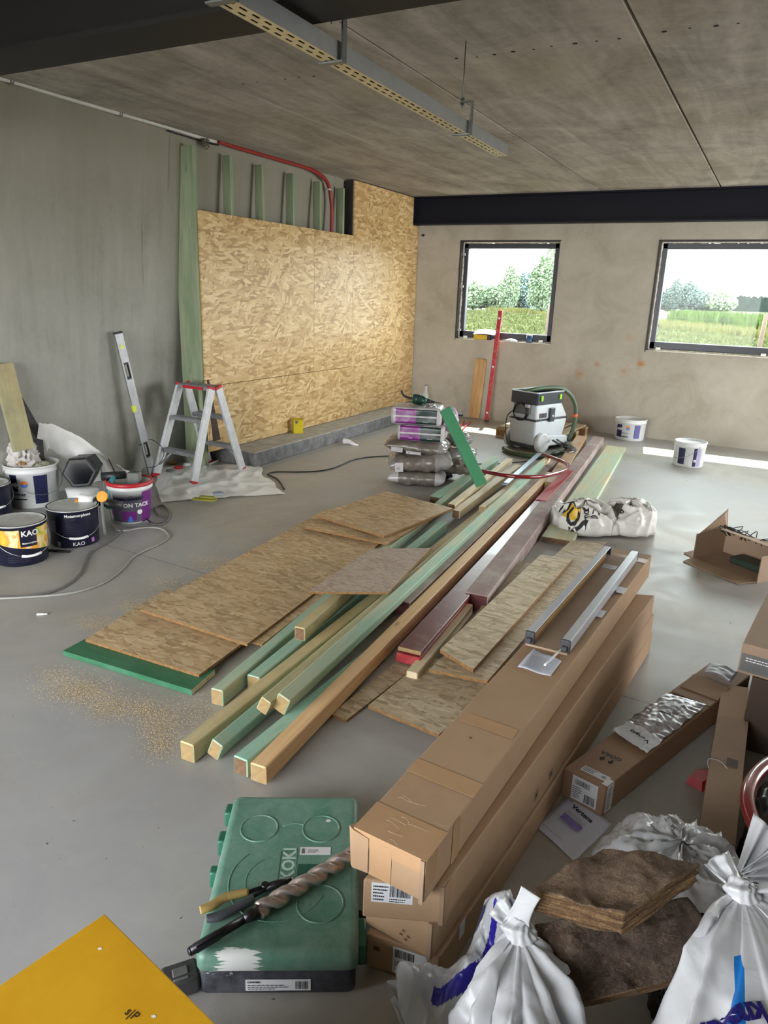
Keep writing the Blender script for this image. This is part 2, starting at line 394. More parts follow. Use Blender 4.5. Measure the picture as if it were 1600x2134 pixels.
# stub bracket at the far beam's left end
ledge = M(); e = .012
a = N('ledge_concrete'); f = a.noise(9, 7, .7); c = a.ramp(f, [(.35, s2l((150, 147, 138))), (.7, s2l((182, 178, 168)))])
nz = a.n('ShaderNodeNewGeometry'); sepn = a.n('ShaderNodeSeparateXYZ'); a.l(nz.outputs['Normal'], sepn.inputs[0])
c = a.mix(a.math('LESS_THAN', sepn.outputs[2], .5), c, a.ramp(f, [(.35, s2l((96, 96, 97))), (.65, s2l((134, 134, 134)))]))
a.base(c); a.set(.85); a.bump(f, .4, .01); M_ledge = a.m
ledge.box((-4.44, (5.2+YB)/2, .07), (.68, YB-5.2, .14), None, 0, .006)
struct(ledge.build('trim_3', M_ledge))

# ------------------------------------------------------------------ windows
M_fr = plain('anthracite_window_profile', (47, 51, 62), .38, 0, .05, 4)
M_foam = plain('sealing_foam', (206, 200, 184), .9, 0, .35, 30, .6)
M_mem = plain('black_membrane', (38, 37, 38), .5, 0, .3, 14, .3)
M_alu = plain('bare_aluminium', (190, 192, 195), .35, .85, .08, 12)
M_white = plain('white_plastic', (226, 227, 224), .4, 0, .04, 6)
gl = N('window_glass'); gl.t.nodes.remove(gl.b); tr = gl.n('ShaderNodeBsdfTransparent'); tr.inputs[0].default_value = (.86, .90, .88, 1)
go = gl.n('ShaderNodeBsdfGlossy'); go.inputs['Roughness'].default_value = .02; mx = gl.n('ShaderNodeMixShader'); mx.inputs[0].default_value = .010
gl.l(tr.outputs[0], mx.inputs[1]); gl.l(go.outputs[0], mx.inputs[2]); gl.l(mx.outputs[0], gl.out.inputs[0]); M_glass = gl.m
def window(n, X0, X1, Z0, Z1, mull=()):
    t = thing('window_%d' % n, '', '', ((X0+X1)/2, YB+.15, Z0)); del t['label'], t['category']; struct(t)
    yf = YB+.10; d = .075; e_ = .022; fwid = .062; k = M()
    x0, x1, z0, z1 = X0+e_, X1-e_*.6, Z0+.028, Z1-e_
    for (cx, cz, sx, sz) in (((x0+x1)/2, z0+fwid/2+.01, x1-x0, fwid+.02), ((x0+x1)/2, z1-fwid/2, x1-x0, fwid), (x0+fwid/2, (z0+z1)/2, fwid, z1-z0), (x1-fwid/2, (z0+z1)/2, fwid, z1-z0)):
        k.box((cx, yf, cz), (sx, d, sz), None, 0, .006)
    for mx_ in mull: k.box((mx_, yf, (z0+z1)/2), (.045, d*.9, z1-z0), None, 0, .005)
    k.build('window_frame', M_fr, t)
    p = M(); p.box(((x0+x1)/2, yf+.012, (z0+z1)/2), (x1-x0-.08, .006, z1-z0-.08)); p.build('pane', M_glass, t)
    fo = M()
    def strip(p0, p1, wob):
        L = (Vector(p1)-Vector(p0)).length; nn = int(L/.03); pts = []
        for i in range(nn+1):
            q = Vector(p0).lerp(Vector(p1), i/nn); s_ = noise.noise(q*23)*wob
            pts.append(q + Vector((s_, noise.noise(q*17+Vector((5, 5, 5)))*.012, s_)))
        fo.tube(pts, .0165, 6, 0, 1)
    o_ = .008
    strip((X0+o_+.006, yf-.03, Z0+.02), (X0+o_+.006, yf-.03, Z1-.01), .009); strip((X0, yf-.03, Z1-o_), (X1, yf-.03, Z1-o_), .008); strip((X0, yf-.015, Z0+.012), (X1, yf-.015, Z0+.012), .008)
    fo.build('foam_seal', M_foam, t)
    me_ = M(); y_ = YB+.045
    me_.box((X0+.004, y_, (Z0+Z1)/2), (.008, .10, Z1-Z0)); me_.box(((X0+X1)/2, y_, Z1-.004), (X1-X0, .10, .008)); me_.box((X1-.004, y_, (Z0+Z1)/2), (.008, .10, Z1-Z0))
    me_.box((X0-.006, YB-.001, (Z0+Z1)/2), (.016, .004, Z1-Z0+.02)); me_.box(((X0+X1)/2, YB-.001, Z1+.006), (X1-X0+.02, .004, .012))
    me_.build('sealing_tape', M_mem, t)
    sl = M(); sl.box(((X0+X1)/2, YB+.04, Z0+.004), (X1-X0, .10, .008)); lab(sl.build('sill', plain('sill_mortar', (190, 186, 176), .85, 0, .2, 20, .4), t), 'rough pale mortar sill')
    for bxp in ([X0+.02+.10, X1-.14] if n == 1 else [X0+.13, -.10, .9]):
        b_ = M(); b_.box((bxp, yf-.055, Z0+.03), (.055, .02, .032), None, 0, .003); b_.build('packer', M_white, t)
    if n == 1:
        for zz in (2.12, 1.72, 1.16):
            b_ = M(); b_.box((X0+.028, yf-.055, zz), (.045, .012, .03), None, 0, .002); b_.build('fixing_lug', M_alu, t)
    return t
window(1, *W1)
w2t = window(2, *W2, mull=(.045,))
# opened inner sash of the wide window, swung into the room
sa = M(); hx = Vector((.075, YB+.06, 1.10)); dr = Vector((.92, -.38, 0)).normalized(); Rm = Matrix((dr, Vector((-dr.y, dr.x, 0)), Vector((0, 0, 1)))).transposed()
L = .95
for (u, zz, su, sz) in ((L/2, .035, L, .06), (L/2, 1.08, L, .06), (.03, .56, .06, 1.1), (L-.03, .56, .06, 1.1)):
    sa.box(hx+Rm @ Vector((u, 0, zz)), (su, .06, sz), Rm, 0, .006)
sa.build('sash', M_fr, w2t)

# ------------------------------------------------------------------ outside
a = N('field_soil_and_crop'); f = a.noise(1.1, 6, .7); g = a.noise(.12, 4, .6)
row = a.noise(1, 4, .6, a.mp((.6, 3.2, 1), (0, 0, .2)))
c = a.ramp(a.math('ADD', a.math('MULTIPLY', f, .6), a.math('MULTIPLY', row, .4)), [(.40, s2l((54, 48, 36))), (.52, s2l((44, 48, 27))), (.66, s2l((54, 58, 32)))])
a.base(c); a.set(.9, **{'Specular IOR Level': .1}); M_field = a.m
gd = M(); gd.box((0, 210, -.35), (500, 400, .3)); gd.box((0, -8, -.35), (60, 10.8, .3)); struct(gd.build('ground', M_field))
def leafmat(name, c1, c2):
    a = N(name); f = a.noise(.9, 5, .7); a.base(a.ramp(f, [(.35, s2l(c1)), (.65, s2l(c2))])); a.set(.8, **{'Specular IOR Level': .15}); return a.m
L1 = leafmat('haze_pale_leaves', (104, 120, 96), (128, 142, 116)); L2 = leafmat('blue_green_leaves', (96, 114, 110), (118, 134, 128)); L3 = leafmat('far_wood_leaves', (74, 88, 84), (92, 104, 98))  # green tree leaves lightened so their colour carries the haze outside
L4 = leafmat('tall_grass', (92, 98, 48), (116, 118, 66)); L5 = leafmat('fresh_weeds', (54, 72, 30), (78, 96, 44)); L6 = leafmat('dry_grass', (84, 84, 46), (98, 98, 56)); M_bark = plain('bark', (84, 74, 62), .9)
def tufts(m_, n, rgn, h, wd, mi=0):
    for i in range(n):
        x, y = rgn(); z = -.2; hh = h*random.uniform(.5, 1.1); a_ = random.uniform(0, PI); dx, dy = math.cos(a_)*wd, math.sin(a_)*wd
        m_._face([m_.b.verts.new((x-dx, y-dy, z)), m_.b.verts.new((x+dx, y+dy, z)), m_.b.verts.new((x+random.uniform(-1, 1)*wd, y, z+hh))], mi)
fl = M(); 
def rgc():
    x = random.uniform(-34, 22); return x, 21+(bandy(x)-21)*random.random()
def bandy(x): return 44 + max(0, -x)*1.4
tufts(fl, 22000, rgc, .26, .17)
tag(fl.build('crop_plants', leafmat('beet_leaves', (66, 73, 40), (88, 92, 54)), at=Vector((0, 40, -.2))), 'low leafy green crop growing over the field beyond the windows', 'crop', kind='stuff')
def bandy(x): return 44 + max(0, -x)*1.4
fl = M(); 
def rg():
    x = random.uniform(-34, 24); return x, bandy(x)+random.uniform(0, 7)
tufts(fl, 12000, rg, .62, .14, 0)
tag(fl.build('dry_grass_strip', L6, at=Vector((0, 50, -.2))), 'yellowish tall grass strip between the crop field and green weeds', 'grass', kind='stuff')
fl = M()
def rg():
    x = random.uniform(-8, 26); return x, bandy(x)+8+random.uniform(0, 12)
tufts(fl, 15000, rg, 1.25, .3, 0)
tag(fl.build('weed_bank', L5, at=Vector((3, 60, -.2))), 'bank of fresh green weeds seen through the wide right window', 'weeds', kind='stuff')
def tree(px, d, hgt, rad, mat, label, base=.2, grp='trees beyond the field', nleaf=2600, slim=1.0, low=636):
    dd = ray(px, low); k = d/dd.y; x, y = dd.x*k, d
    rad *= .78
    t = thing('tree', label, 'tree', (x, y, -.2), 0, grp)
    tk = M(); tk.cyl((x, y, -.2), (x, y, hgt*.6), .12*hgt/6, .05, 8); tk.build('trunk', M_bark, t)
    cr = M(); cz = hgt*(base+1)/2; hz = hgt*(1-base)/2
    for i in range(nleaf):
        while True:
            v = Vector([random.uniform(-1, 1) for _ in range(3)])
            if v.length < 1: break
        tp = 1-.45*max(0, v.z)*slim; q = Vector((x+v.x*rad*tp, y+v.y*rad*tp, cz+v.z*hz)) ; s_ = rad*random.uniform(.10, .26)
        s_ *= .42; n1 = Vector([random.uniform(-1, 1) for _ in range(3)]).normalized()*s_; n2 = n1.orthogonal().normalized()*s_
        cr._face([cr.b.verts.new(q-n1), cr.b.verts.new(q+n2), cr.b.verts.new(q+n1), cr.b.verts.new(q-n2)], 0)
    cr.build('crown', mat, t)
for args in ((985, 95, 3.6, 2.6, L1, 'pale green round tree at the left edge of the left window', .0), (1003, 98, 3.2, 2.6, L2, 'low bluish bush second from the left in the left window', .0), (1022, 97, 3.2, 2.4, L1, 'low pale bush left of the tall poplar-like tree in the left window', .0),
             (1040, 96, 3.4, 2.2, L1, 'small round bush at the foot of the tall green tree in left window', .0),
             (1058, 92, 5.6, 1.9, L1, 'tall narrow green tree in the middle of the left window', .0), (1071, 95, 4.6, 1.8, L1, 'green tree just right of the middle tree in left window', .0),
             (1085, 96, 5.0, 1.9, L2, 'blue-green spruce in the left window', .0), (1101, 95, 5.0, 2.0, L2, 'blue-green spruce beside the big tree in the left window', .0),
             (1128, 80, 6.2, 2.3, L1, 'large green tree in the right part of the left window', .0), (1146, 78, 8.6, 1.7, L1, 'tallest feathery tree at the right edge of the left window', .0)):
    tree(*args)
for args in ((1393, 170, 4.6, 4.0, L3, 'grey-green tree at the left edge of the right window', .0), (1405, 168, 6.8, 2.2, L3, 'pointed tree highest in the right window', .0), (1432, 170, 6.2, 3.6, L3, 'second pointed tree in the right window', .0),
             (1452, 172, 4.6, 4.0, L3, 'round grey-green tree right of the two pointed trees', .0), (1475, 175, 4.0, 4.5, L3, 'low rounded tree mid horizon in the right window', .0), (1500, 172, 4.4, 4.5, L1, 'broad green tree on the horizon in the right window', .0)):
    tree(*args)
wd = M()
for i in range(4200):
    px = random.uniform(1380, 2100); dd = ray(px, 632); k = 260/dd.y; x = dd.x*k; z = random.uniform(-.2, 3.6 + 1.2*noise.noise(Vector((px*.05, 0, 0))))
    s_ = random.uniform(.6, 1.3); wd._face([wd.b.verts.new((x-s_, 260, z)), wd.b.verts.new((x, 260+s_, z-s_)), wd.b.verts.new((x+s_, 260, z)), wd.b.verts.new((x, 260-s_, z+s_))], 0)
tag(wd.build('distant_woodland', L3), 'hazy dark line of woodland along the horizon in the right window', 'woodland', kind='stuff')
A, B = Vector((-10.5, 24, -.2)), Vector((3.2, 15.5, -.2))
fe = thing('wire_fence', 'thin wire mesh field fence with wooden posts outside the windows', 'fence', A.lerp(B, .5)); M_wire = plain('galvanised_wire', (90, 94, 94), .5, .3)
wi = M()
for k in range(7):
    z = 1.72 - k*.17; za = z; zb = z-.12; wi.cyl(A+Vector((0, 0, za)), B+Vector((0, 0, zb)), .0013, None, 5)
for i in range(44):
    q = A.lerp(B, i/43); wi.cyl(q+Vector((0, 0, .5)), q+Vector((0, 0, 1.68-.1*i/43)), .0009, None, 4)
wi.build('wire_mesh', M_wire, fe)
M_post = plain('weathered_post_wood', (84, 68, 58), .85)
pq = WY(1582, 700, 14.8)
for q in (A, A.lerp(B, .33), Vector((pq.x, pq.y, -.2))):
    b_ = M(); b_.cyl(q, q+Vector((.05, 0, 1.66)), .045, .04, 10); b_.build('post', M_post, fe)
# ================================================================== FIXED TO THE LEFT WALL AND CEILING
OS = [(152, 118, 72), (186, 153, 102), (204, 175, 126), (226, 202, 156)]
M_osb = osb('golden_osb', OS, .8, 0, (0, 0, 0), .42, 'yz')
M_osbe = plain('osb_edge', (132, 98, 58), .85, 0, .35, 60, .4)
XO = -4.45
def yz(px, py, x=XO): p = WX(px, py, x); return p.y, p.z
def wall_panel(poly, x, label, th=.018):
    m_ = M(); m_.prism([(x-th, y, z) for y, z in poly], (th, 0, 0)); return tag(m_.build('osb_board', M_osb), label, 'osb board', 'osb boards fixed to the studs')
ya, zt = yz(414, 437); yb, zs_ = yz(655, 480); yc_, _ = yz(739, 400); zt = (zt+yz(740, 492)[1])/2
zm = .745; yd = yz(758, 770)[0]
wall_panel([(ya, zm), (yb-.002, zm), (yb-.002, zt), (ya, zt)], XO, 'upper left golden osb panel on the wall, below the three nearest open studs')
wall_panel([(yb+.002, zm), (yc_-.002, zm), (yc_-.002, zt), (yb+.002, zt)], XO, 'middle golden osb panel below the red pipe end')
wall_panel([(yc_+.002, .32), (YB-.01, .32), (YB-.01, 2.465), (YB-.18, 2.465), (YB-.18, H-.012), (yc_+.002, H-.012)], XO, 'tall golden osb panel reaching the ceiling in the far left corner')
wall_panel([(ya, .145), (yd, .145), (yd, zm-.003), (ya, zm-.003)], XO+.012, 'low wide osb panel standing on the concrete ledge behind the stepladder', .012)
wall_panel([(yd-.3, .145), (YB-.01, .145), (YB-.01, .316), (yd-.3, .316)], XO, 'narrow bottom osb strip on the ledge in the far left corner')
M_gst = wood('green_treated_stud', (138, 146, 118), (164, 170, 140), (112, 132, 104), .5, .65)
RZ = Matrix.Rotation(-PI/2, 3, 'Y')
def stud(pxf, pyt, zb, label, wdt=.042, grp='green studs on the left wall'):
    y, z = yz(pxf, pyt); m_ = M(); x0 = XL1-.05*(1-z/H)*2-.02; x0 = -4.56 if zb > 1 else -4.70
    m_.box(((x0+XO-.02)/2, y, (zb+z)/2), (abs(XO-.02-x0), wdt, z-zb), None, 0, .002)
    return tag(m_.build('wall_stud', M_gst, at=Vector((XO, y, zb)), rot=RZ), label, 'stud', grp)
o = [('full-height green stud at the left end of the osb, nearest the stepladder', 407, 302, .0),]
stud(408, 302, .0, o[0][0], .048)
for px, py, l_ in ((485, 323, 'first short green stud showing above the osb, next to the full-height one'), (552, 343, 'second short stud above the osb, with a bare yellow edge'), (616, 361, 'third short green stud above the osb'),
                   (672, 378, 'fourth short green stud above the osb, just left of the red pipe'), (720, 392, 'last short green stud above the osb, right of the red pipe')):
    stud(px, py, 1.9, l_, .038)
m_ = M(); m_.box(((-4.6+XO-.018)/2, yc_-.008, (1.9+H-.02)/2), (.13, .02, H-.02-1.9)); tag(m_.build('black_batten', M_mem), 'black membrane strip closing the gap beside the tall osb panel', 'strip')
# conduit and pipe
M_cond = plain('white_conduit', (198, 198, 192), .45, 0, .04, 5); M_red = plain('red_corrugated_pipe', (140, 34, 32), .4, 0, .12, 12)
M_blk = plain('black_rubber', (26, 26, 28), .5, 0, .1, 9); M_zinc = plain('zinc_steel', (150, 152, 152), .35, .9, .1, 14)
XP = -4.55
cpt = [WX(*p, XP) for p in ((-30, 155), (22, 168), (120, 198), (249, 236), (350, 265), (430, 290), (457, 296))]
ro = thing('conduit', 'white plastic conduit running along the top of the left wall', 'conduit', cpt[3]); m_ = M(); m_.tube(cpt, .0165, 10); m_.build('tube', M_cond, ro)
for i in (1, 3):
    k = M(); d_ = (cpt[i+1]-cpt[i-1]).normalized(); k.cyl(cpt[i]-d_*.012, cpt[i]+d_*.012, .022, None, 14); k.cyl(cpt[i], cpt[i]+Vector((0, 0, .05)), .005, None, 8); k.build('pipe_clip', M_zinc, ro)
m_ = M(); m_.tube([p+Vector((-.012, .0, -.024)) for p in cpt[4:]] + [WX(418, 291, XP), WX(424, 298, XP+.02)], .006, 6); m_.tube([p+Vector((.015, 0, .016)) for p in cpt[:6]], .005, 6); tag(m_.build('power_cable', M_blk), 'thin black cable tied along the white conduit', 'cable')
rp = [WX(*p, XP+.03) for p in ((455, 294), (490, 306), (545, 322), (600, 338), (640, 350), (668, 365), (684, 385), (690, 420), (691, 455), (690, 500))]
rt_ = thing('red_pipe', 'red plastic pipe bending down from the conduit behind the osb', 'pipe', rp[5]); m_ = M(); m_.tube(rp, .0195, 12, 0, 5); m_.build('tube', M_red, rt_)
k = M(); q = WX(686, 395, XP+.03); k.box(q+Vector((-.01, .0, 0)), (.03, .07, .012)); k.cyl(q-Vector((0, 0, .008)), q+Vector((0, 0, .008)), .022, None, 12); k.build('pipe_clip', M_cond, rt_)
m_ = M(); q = WX(427, 294, XP+.02)
for i in range(5): m_.box(q+Vector((random.uniform(-.01, .02), random.uniform(-.035, .035), random.uniform(-.03, .02))), (.03, .03, .028), Matrix.Rotation(random.random()*3, 3, 'X'), 0, .004)
for i in range(4):
    z_ = random.uniform(-.03, .02); m_.tube([q+Vector((0, -.05, z_)), q+Vector((.01, .0, z_-.035)), q+Vector((0, .05, z_))], .004, 5)
tag(m_.build('cable_connector', plain('grey_connector', (92, 88, 78), .6, 0, .4, 30)), 'cluster of grey connectors and wires where white conduit meets red pipe', 'connector')
# near the OSB, dark slat leaning
# cable tray
ZT = 2.395
a = N('perforated_steel'); X_ = a.sep()
u = a.math('MULTIPLY', X_[1], 1/.062); v = a.math('MULTIPLY', X_[0], 1/.030)
rowi = a.math('FLOOR', v); u2 = a.math('ADD', u, a.math('MULTIPLY', rowi, .5))
fu = a.math('SUBTRACT', a.math('FRACT', u2), .5); fv = a.math('SUBTRACT', a.math('FRACT', v), .5)
slot = a.math('MULTIPLY', a.math('LESS_THAN', a.math('ABSOLUTE', fu), .30), a.math('LESS_THAN', a.math('ABSOLUTE', fv), .17))
tr = a.n('ShaderNodeBsdfTransparent'); mx = a.n('ShaderNodeMixShader'); a.l(slot, mx.inputs[0]); a.l(a.b.outputs[0], mx.inputs[1]); a.l(tr.outputs[0], mx.inputs[2]); a.l(mx.outputs[0], a.out.inputs[0])
a.base(s2l((212, 198, 156))); a.set(.45, .35); M_perf = a.m
M_tray = plain('galvanised_sheet', (160, 163, 165), .38, .75, .1, 8)
p0, p1 = G(430, 0, ZT), G(1035, 327, ZT); q1 = G(1057, 325, ZT); q0 = G(517, 15, ZT)
dirT = (p1-p0).normalized(); dirT = ((p1-p0).normalized()+(q1-q0).normalized()).normalized(); mid = (p1+q1)/2; wT = (Vector((q1.x-p1.x, 0, 0))).length*.98; wT = max(.07, wT)
RT = Matrix((Vector((dirT.y, -dirT.x, 0)), dirT, Vector((0, 0, 1)))).transposed()
end = mid; start = mid - dirT*5.2; cT = (end+start)/2; LT = 5.2
ro = thing('cable_tray', 'perforated galvanised cable tray hung under the concrete ceiling', 'cable tray', cT)
m_ = M(); m_.box(cT+Vector((0, 0, .001)), (wT, LT, .0015), RT); m_.build('tray_bottom', M_perf, ro, at=cT, rot=RT)
for sg in (-1, 1):
    m_ = M(); m_.box(cT+RT @ Vector((sg*wT/2, 0, .028)), (.002, LT, .056), RT); m_.box(cT+RT @ Vector((sg*(wT/2-.005), 0, .057)), (.012, LT, .003), RT); m_.build('tray_side', M_tray, ro, at=cT, rot=RT)
def hanger(t):
    c_ = start.lerp(end, t); k = M(); r = RT
    k.box(c_+r @ Vector((.0, 0, -.004)), (wT+.03, .03, .005), r); k.box(c_+r @ Vector((wT/2+.014, 0, .07)), (.005, .03, .15), r); k.box(c_+r @ Vector((wT/2-.018, 0, .145)), (.07, .03, .005), r)
    k.cyl(c_+r @ Vector((wT/2-.04, 0, .12)), Vector((*(c_+r @ Vector((wT/2-.04, 0, 0))).xy, H)), .0028, None, 8)
    for z in (.13, .155): k.cyl(c_+r @ Vector((wT/2-.04, 0, z)), c_+r @ Vector((wT/2-.04, 0, z+.009)), .011, None, 6)
    k.build('hanger', plain('hanger_steel', (110, 116, 118), .4, .8), ro)
def tpos(px, py):
    p = G(px, py, ZT); return (p-start).dot(dirT)/LT
for px, py in ((700, 128), (975, 278)): hanger(tpos(px, py))
hanger(tpos(520, 8)-.01)
m_ = M(); m_.tube([start+RT @ Vector((.02, 0, .012))]+[start.lerp(end, t)+RT @ Vector((.015*math.sin(t*20), 0, .012)) for t in (.2, .4, .6, .8)], .006, 6); tag(m_.build('tray_cable', M_blk), 'dark cable lying in the ceiling cable tray', 'cable')
# small hook on the far wall next to the osb
m_ = M(); q = WY(882, 491, YB-.0); m_.cyl(q, q+Vector((0, -.05, 0)), .012, .008, 10); m_.cyl(q+Vector((0, -.045, 0)), q+Vector((.03, -.05, .01)), .01, None, 8)
tag(m_.build('wall_hook', M_blk), 'small dark bolt sticking out of the far wall below the beam', 'bolt')
# mortar dirt on the far wall foot handled by material

# ================================================================== LEFT SIDE
M_aluf = plain('worn_aluminium', (150, 152, 155), .42, .55, .12, 18, 0, .5, 0, ((120, 118, 112), .5))
M_rail = plain('brushed_rail', (196, 198, 201), .42, .25, .1, 18, 0, .5, 0, ((150, 150, 148), .4))
M_redp = plain('red_plastic', (176, 34, 44), .4, 0, .08, 10)
# stepladder, double sided
F1, R1 = G(403, 1010), G(506, 981); up_ = G(0, 0)
hgt = .79; wv = Vector((-.43, .03, 0)); topF = Vector((F1.x+.0, 0, hgt)); topF = F1.lerp(R1, .44)+Vector((-.015, 0, hgt)); topR = F1.lerp(R1, .56)+Vector((-.015, 0, hgt))
wt = Vector((-.37, .02, 0))
F2 = F1+wv+Vector((-.03, -.0, 0)); R2 = R1+wv
ro = thing('stepladder', 'small aluminium double-sided stepladder with red corners beside the ledge', 'stepladder', (F1+R2)/2)
def rail(b_, t_, wide):
    k = M(); d_ = (t_-b_); L = d_.length; z_ = d_.normalized(); x_ = wide.normalized(); x_ = (x_-z_*x_.dot(z_)).normalized(); y_ = z_.cross(x_); R = Matrix((x_, y_, z_)).transposed()
    k.box((b_+t_)/2, (.026, .074, L), R, 0, .003); k.build('rail', M_rail, ro)
    k = M(); k.box(b_+z_*.012, (.034, .075, .035), R, 0, .004); k.build('foot', M_redp, ro)
    k = M(); k.box(t_-z_*.008, (.029, .077, .026), R, 0, .004); k.build('corner_cap', M_redp, ro)
for f_, t_ in ((F1, topF), (F2, topF+wt), (R1, topR), (R2, topR+wt)): rail(f_, t_, wv)
for (fa, fb, ta) in ((F1, F2, topF), (R1, R2, topR)):
    for t in (.31, .66, 1.0):
        a_ = fa.lerp(ta, t); b_ = fb.lerp(ta+wt, t); k = M(); x_ = (b_-a_).normalized(); y_ = Vector((0, 0, 1)).cross(x_).normalized(); R = Matrix((x_, y_, Vector((0, 0, 1)))).transposed()
        k.box((a_+b_)/2+Vector((0, 0, -.012)), ((b_-a_).length-.02, .085, .03), R, 0, .003)
        for g_ in (-.03, -.015, 0, .015, .03): k.box((a_+b_)/2+R @ Vector((0, g_, .005)), ((b_-a_).length-.05, .004, .004), R)
        k.build('step', M_aluf, ro)
    for a0, b0 in ((fa, .12), (fb, -.12)):
        k = M(); k.cyl(a0.lerp(ta if a0 == fa else ta+wt, .12), (fa.lerp(ta, .30)+fb.lerp(ta+wt, .30))/2+(a0-(fa+fb)/2)*.35, .008, None, 8); k.build('brace', M_aluf, ro)
k = M(); a_, b_ = topF+Vector((-.06, -.045, -.012)), topF+wt+Vector((.07, -.045, -.012)); k.box((a_+b_)/2, ((b_-a_).length, .004, .024), math.atan2((a_-b_).y, (a_-b_).x)); k.build('warning_strip', M_redp, ro)
zr = (topF-F1).normalized(); xr = wv.normalized(); xr = (xr-zr*xr.dot(zr)).normalized(); yr = zr.cross(xr)
k = M(); fn = lambda x, y: F1+zr*(.36+x)+(yr if yr.x > 0 else yr)*(y-.012)-xr*.0118
k = M(); face = Vector((0, -1, 0)); sx = -1 if yr.y > 0 else 1
k.text('||||| |||| || ||||| |||', .034, lambda x, y: F1+zr*(.36+x)+yr*(sx*-(y-.012))*-1-xr*.0125, 0, .001); k.build('lettering', plain('green_print', (60, 92, 80), .6), ro)
# spirit level leaning on the wall
b_ = G(318, 992)+Vector((0, 0, .0)); t_ = WX(246, 695, -4.66); ro = thing('spirit_level', 'long aluminium spirit level leaning against the left concrete wall', 'spirit level', b_)
z_ = (t_-b_).normalized(); x_ = Vector((.92, .38, 0)); x_ = Vector((.25, .97, 0)); x_ = (x_-z_*x_.dot(z_)).normalized(); y_ = z_.cross(x_); R = Matrix((x_, y_, z_)).transposed(); L = (t_-b_).length
m_ = M(); wl_ = .068
segs = [(0, .04), (.16, .30), (.44, .56), (.60, .78), (.86, 1.0)]
cuts = [(.145, .255), (.70, .81)]
prev = 0
for c0, c1 in cuts+[(1, 1)]:
    m_.box(b_+z_*(L*(prev+c0)/2), (wl_, .024, L*(c0-prev)), R, 0, .002); prev = c1
for c0, c1 in cuts:
    for sg in (-1, 1): m_.box(b_+z_*(L*(c0+c1)/2)+x_*sg*(wl_/2-.008), (.016, .024, L*(c1-c0)), R)
m_.build('bar', M_aluf, ro)
for c0, c1 in cuts:
    k = M(); zc = b_+z_*(L*(c0+c1)/2); hh = L*(c1-c0)/2
    for sg in (-1, 1): k.box(zc+x_*sg*.017, (.005, .027, hh*2-.02), R); k.box(zc+z_*sg*(hh-.008), (.036, .027, .016), R)
    k.build('grip', M_blk, ro)
M_vial = plain('yellow_green_vial', (196, 206, 60), .3)
for t in (.075, .5, .915):
    k = M()
    if t == .5: k.box(b_+z_*L*t-x_*.02, (.03, .027, .06), R, 0, .002)
    else: k.cyl(b_+z_*L*t-y_*.014, b_+z_*L*t+y_*.014, .017, None, 18)
    k.build('vial', M_vial if t != .075 else M_aluf, ro)
k = M(); k.box(b_+z_*(L+.006), (wl_+.004, .03, .014), R, 0, .003); k.build('end_cap', M_blk, ro); k = M(); k.box(b_+z_*.006, (wl_+.004, .03, .014), R, 0, .003); k.build('end_cap', M_blk, ro)
# pale board and black sheet leaning on the left wall
M_pal = wood('bare_old_plank', (150, 138, 100), (176, 164, 124), (150, 156, 120), .3, .7, ((120, 112, 90), .5))
def plank_between(A_, B_, width_dir, wdt, th, mat, name, label, cat, grp=None, roll=None):
    x_ = (B_-A_).normalized(); y_ = (width_dir-x_*width_dir.dot(x_)).normalized(); z_ = x_.cross(y_); R = Matrix((x_, y_, z_)).transposed(); L = (B_-A_).length
    m_ = M(); m_.box((A_+B_)/2, (L, wdt, th), R, 0, .003); o_ = m_.build(name, mat, at=A_, rot=R); return tag(o_, label, cat, grp)
plank_between(WX(50, 938, -4.60), WX(4, 758, -4.70), Vector((.15, 1, 0)), .15, .027, M_pal, 'leaning_board', 'pale greenish plank leaning on the left wall behind the rag bucket', 'plank')
m_ = M(); yy = [WX(40, 820, -4.68), WX(82, 892, -4.68), WX(84, 930, -4.7), WX(0, 930, -4.7), WX(0, 760, -4.68)]
m_ = M(); q = [WX(38, 816, -4.745), WX(84, 897, -4.76)]; d_ = (q[1]-q[0])
m_.prism([q[0], q[1]+d_*.05, Vector((-4.80, q[1].y+.02, .02)), Vector((-4.80, q[0].y-.10, .02)), Vector((-4.75, q[0].y-.06, q[0].z+.02))], (.012, 0, 0)); tag(m_.build('black_sheet', M_mem), 'black sheet leaning on the wall behind the pale plank', 'sheet')

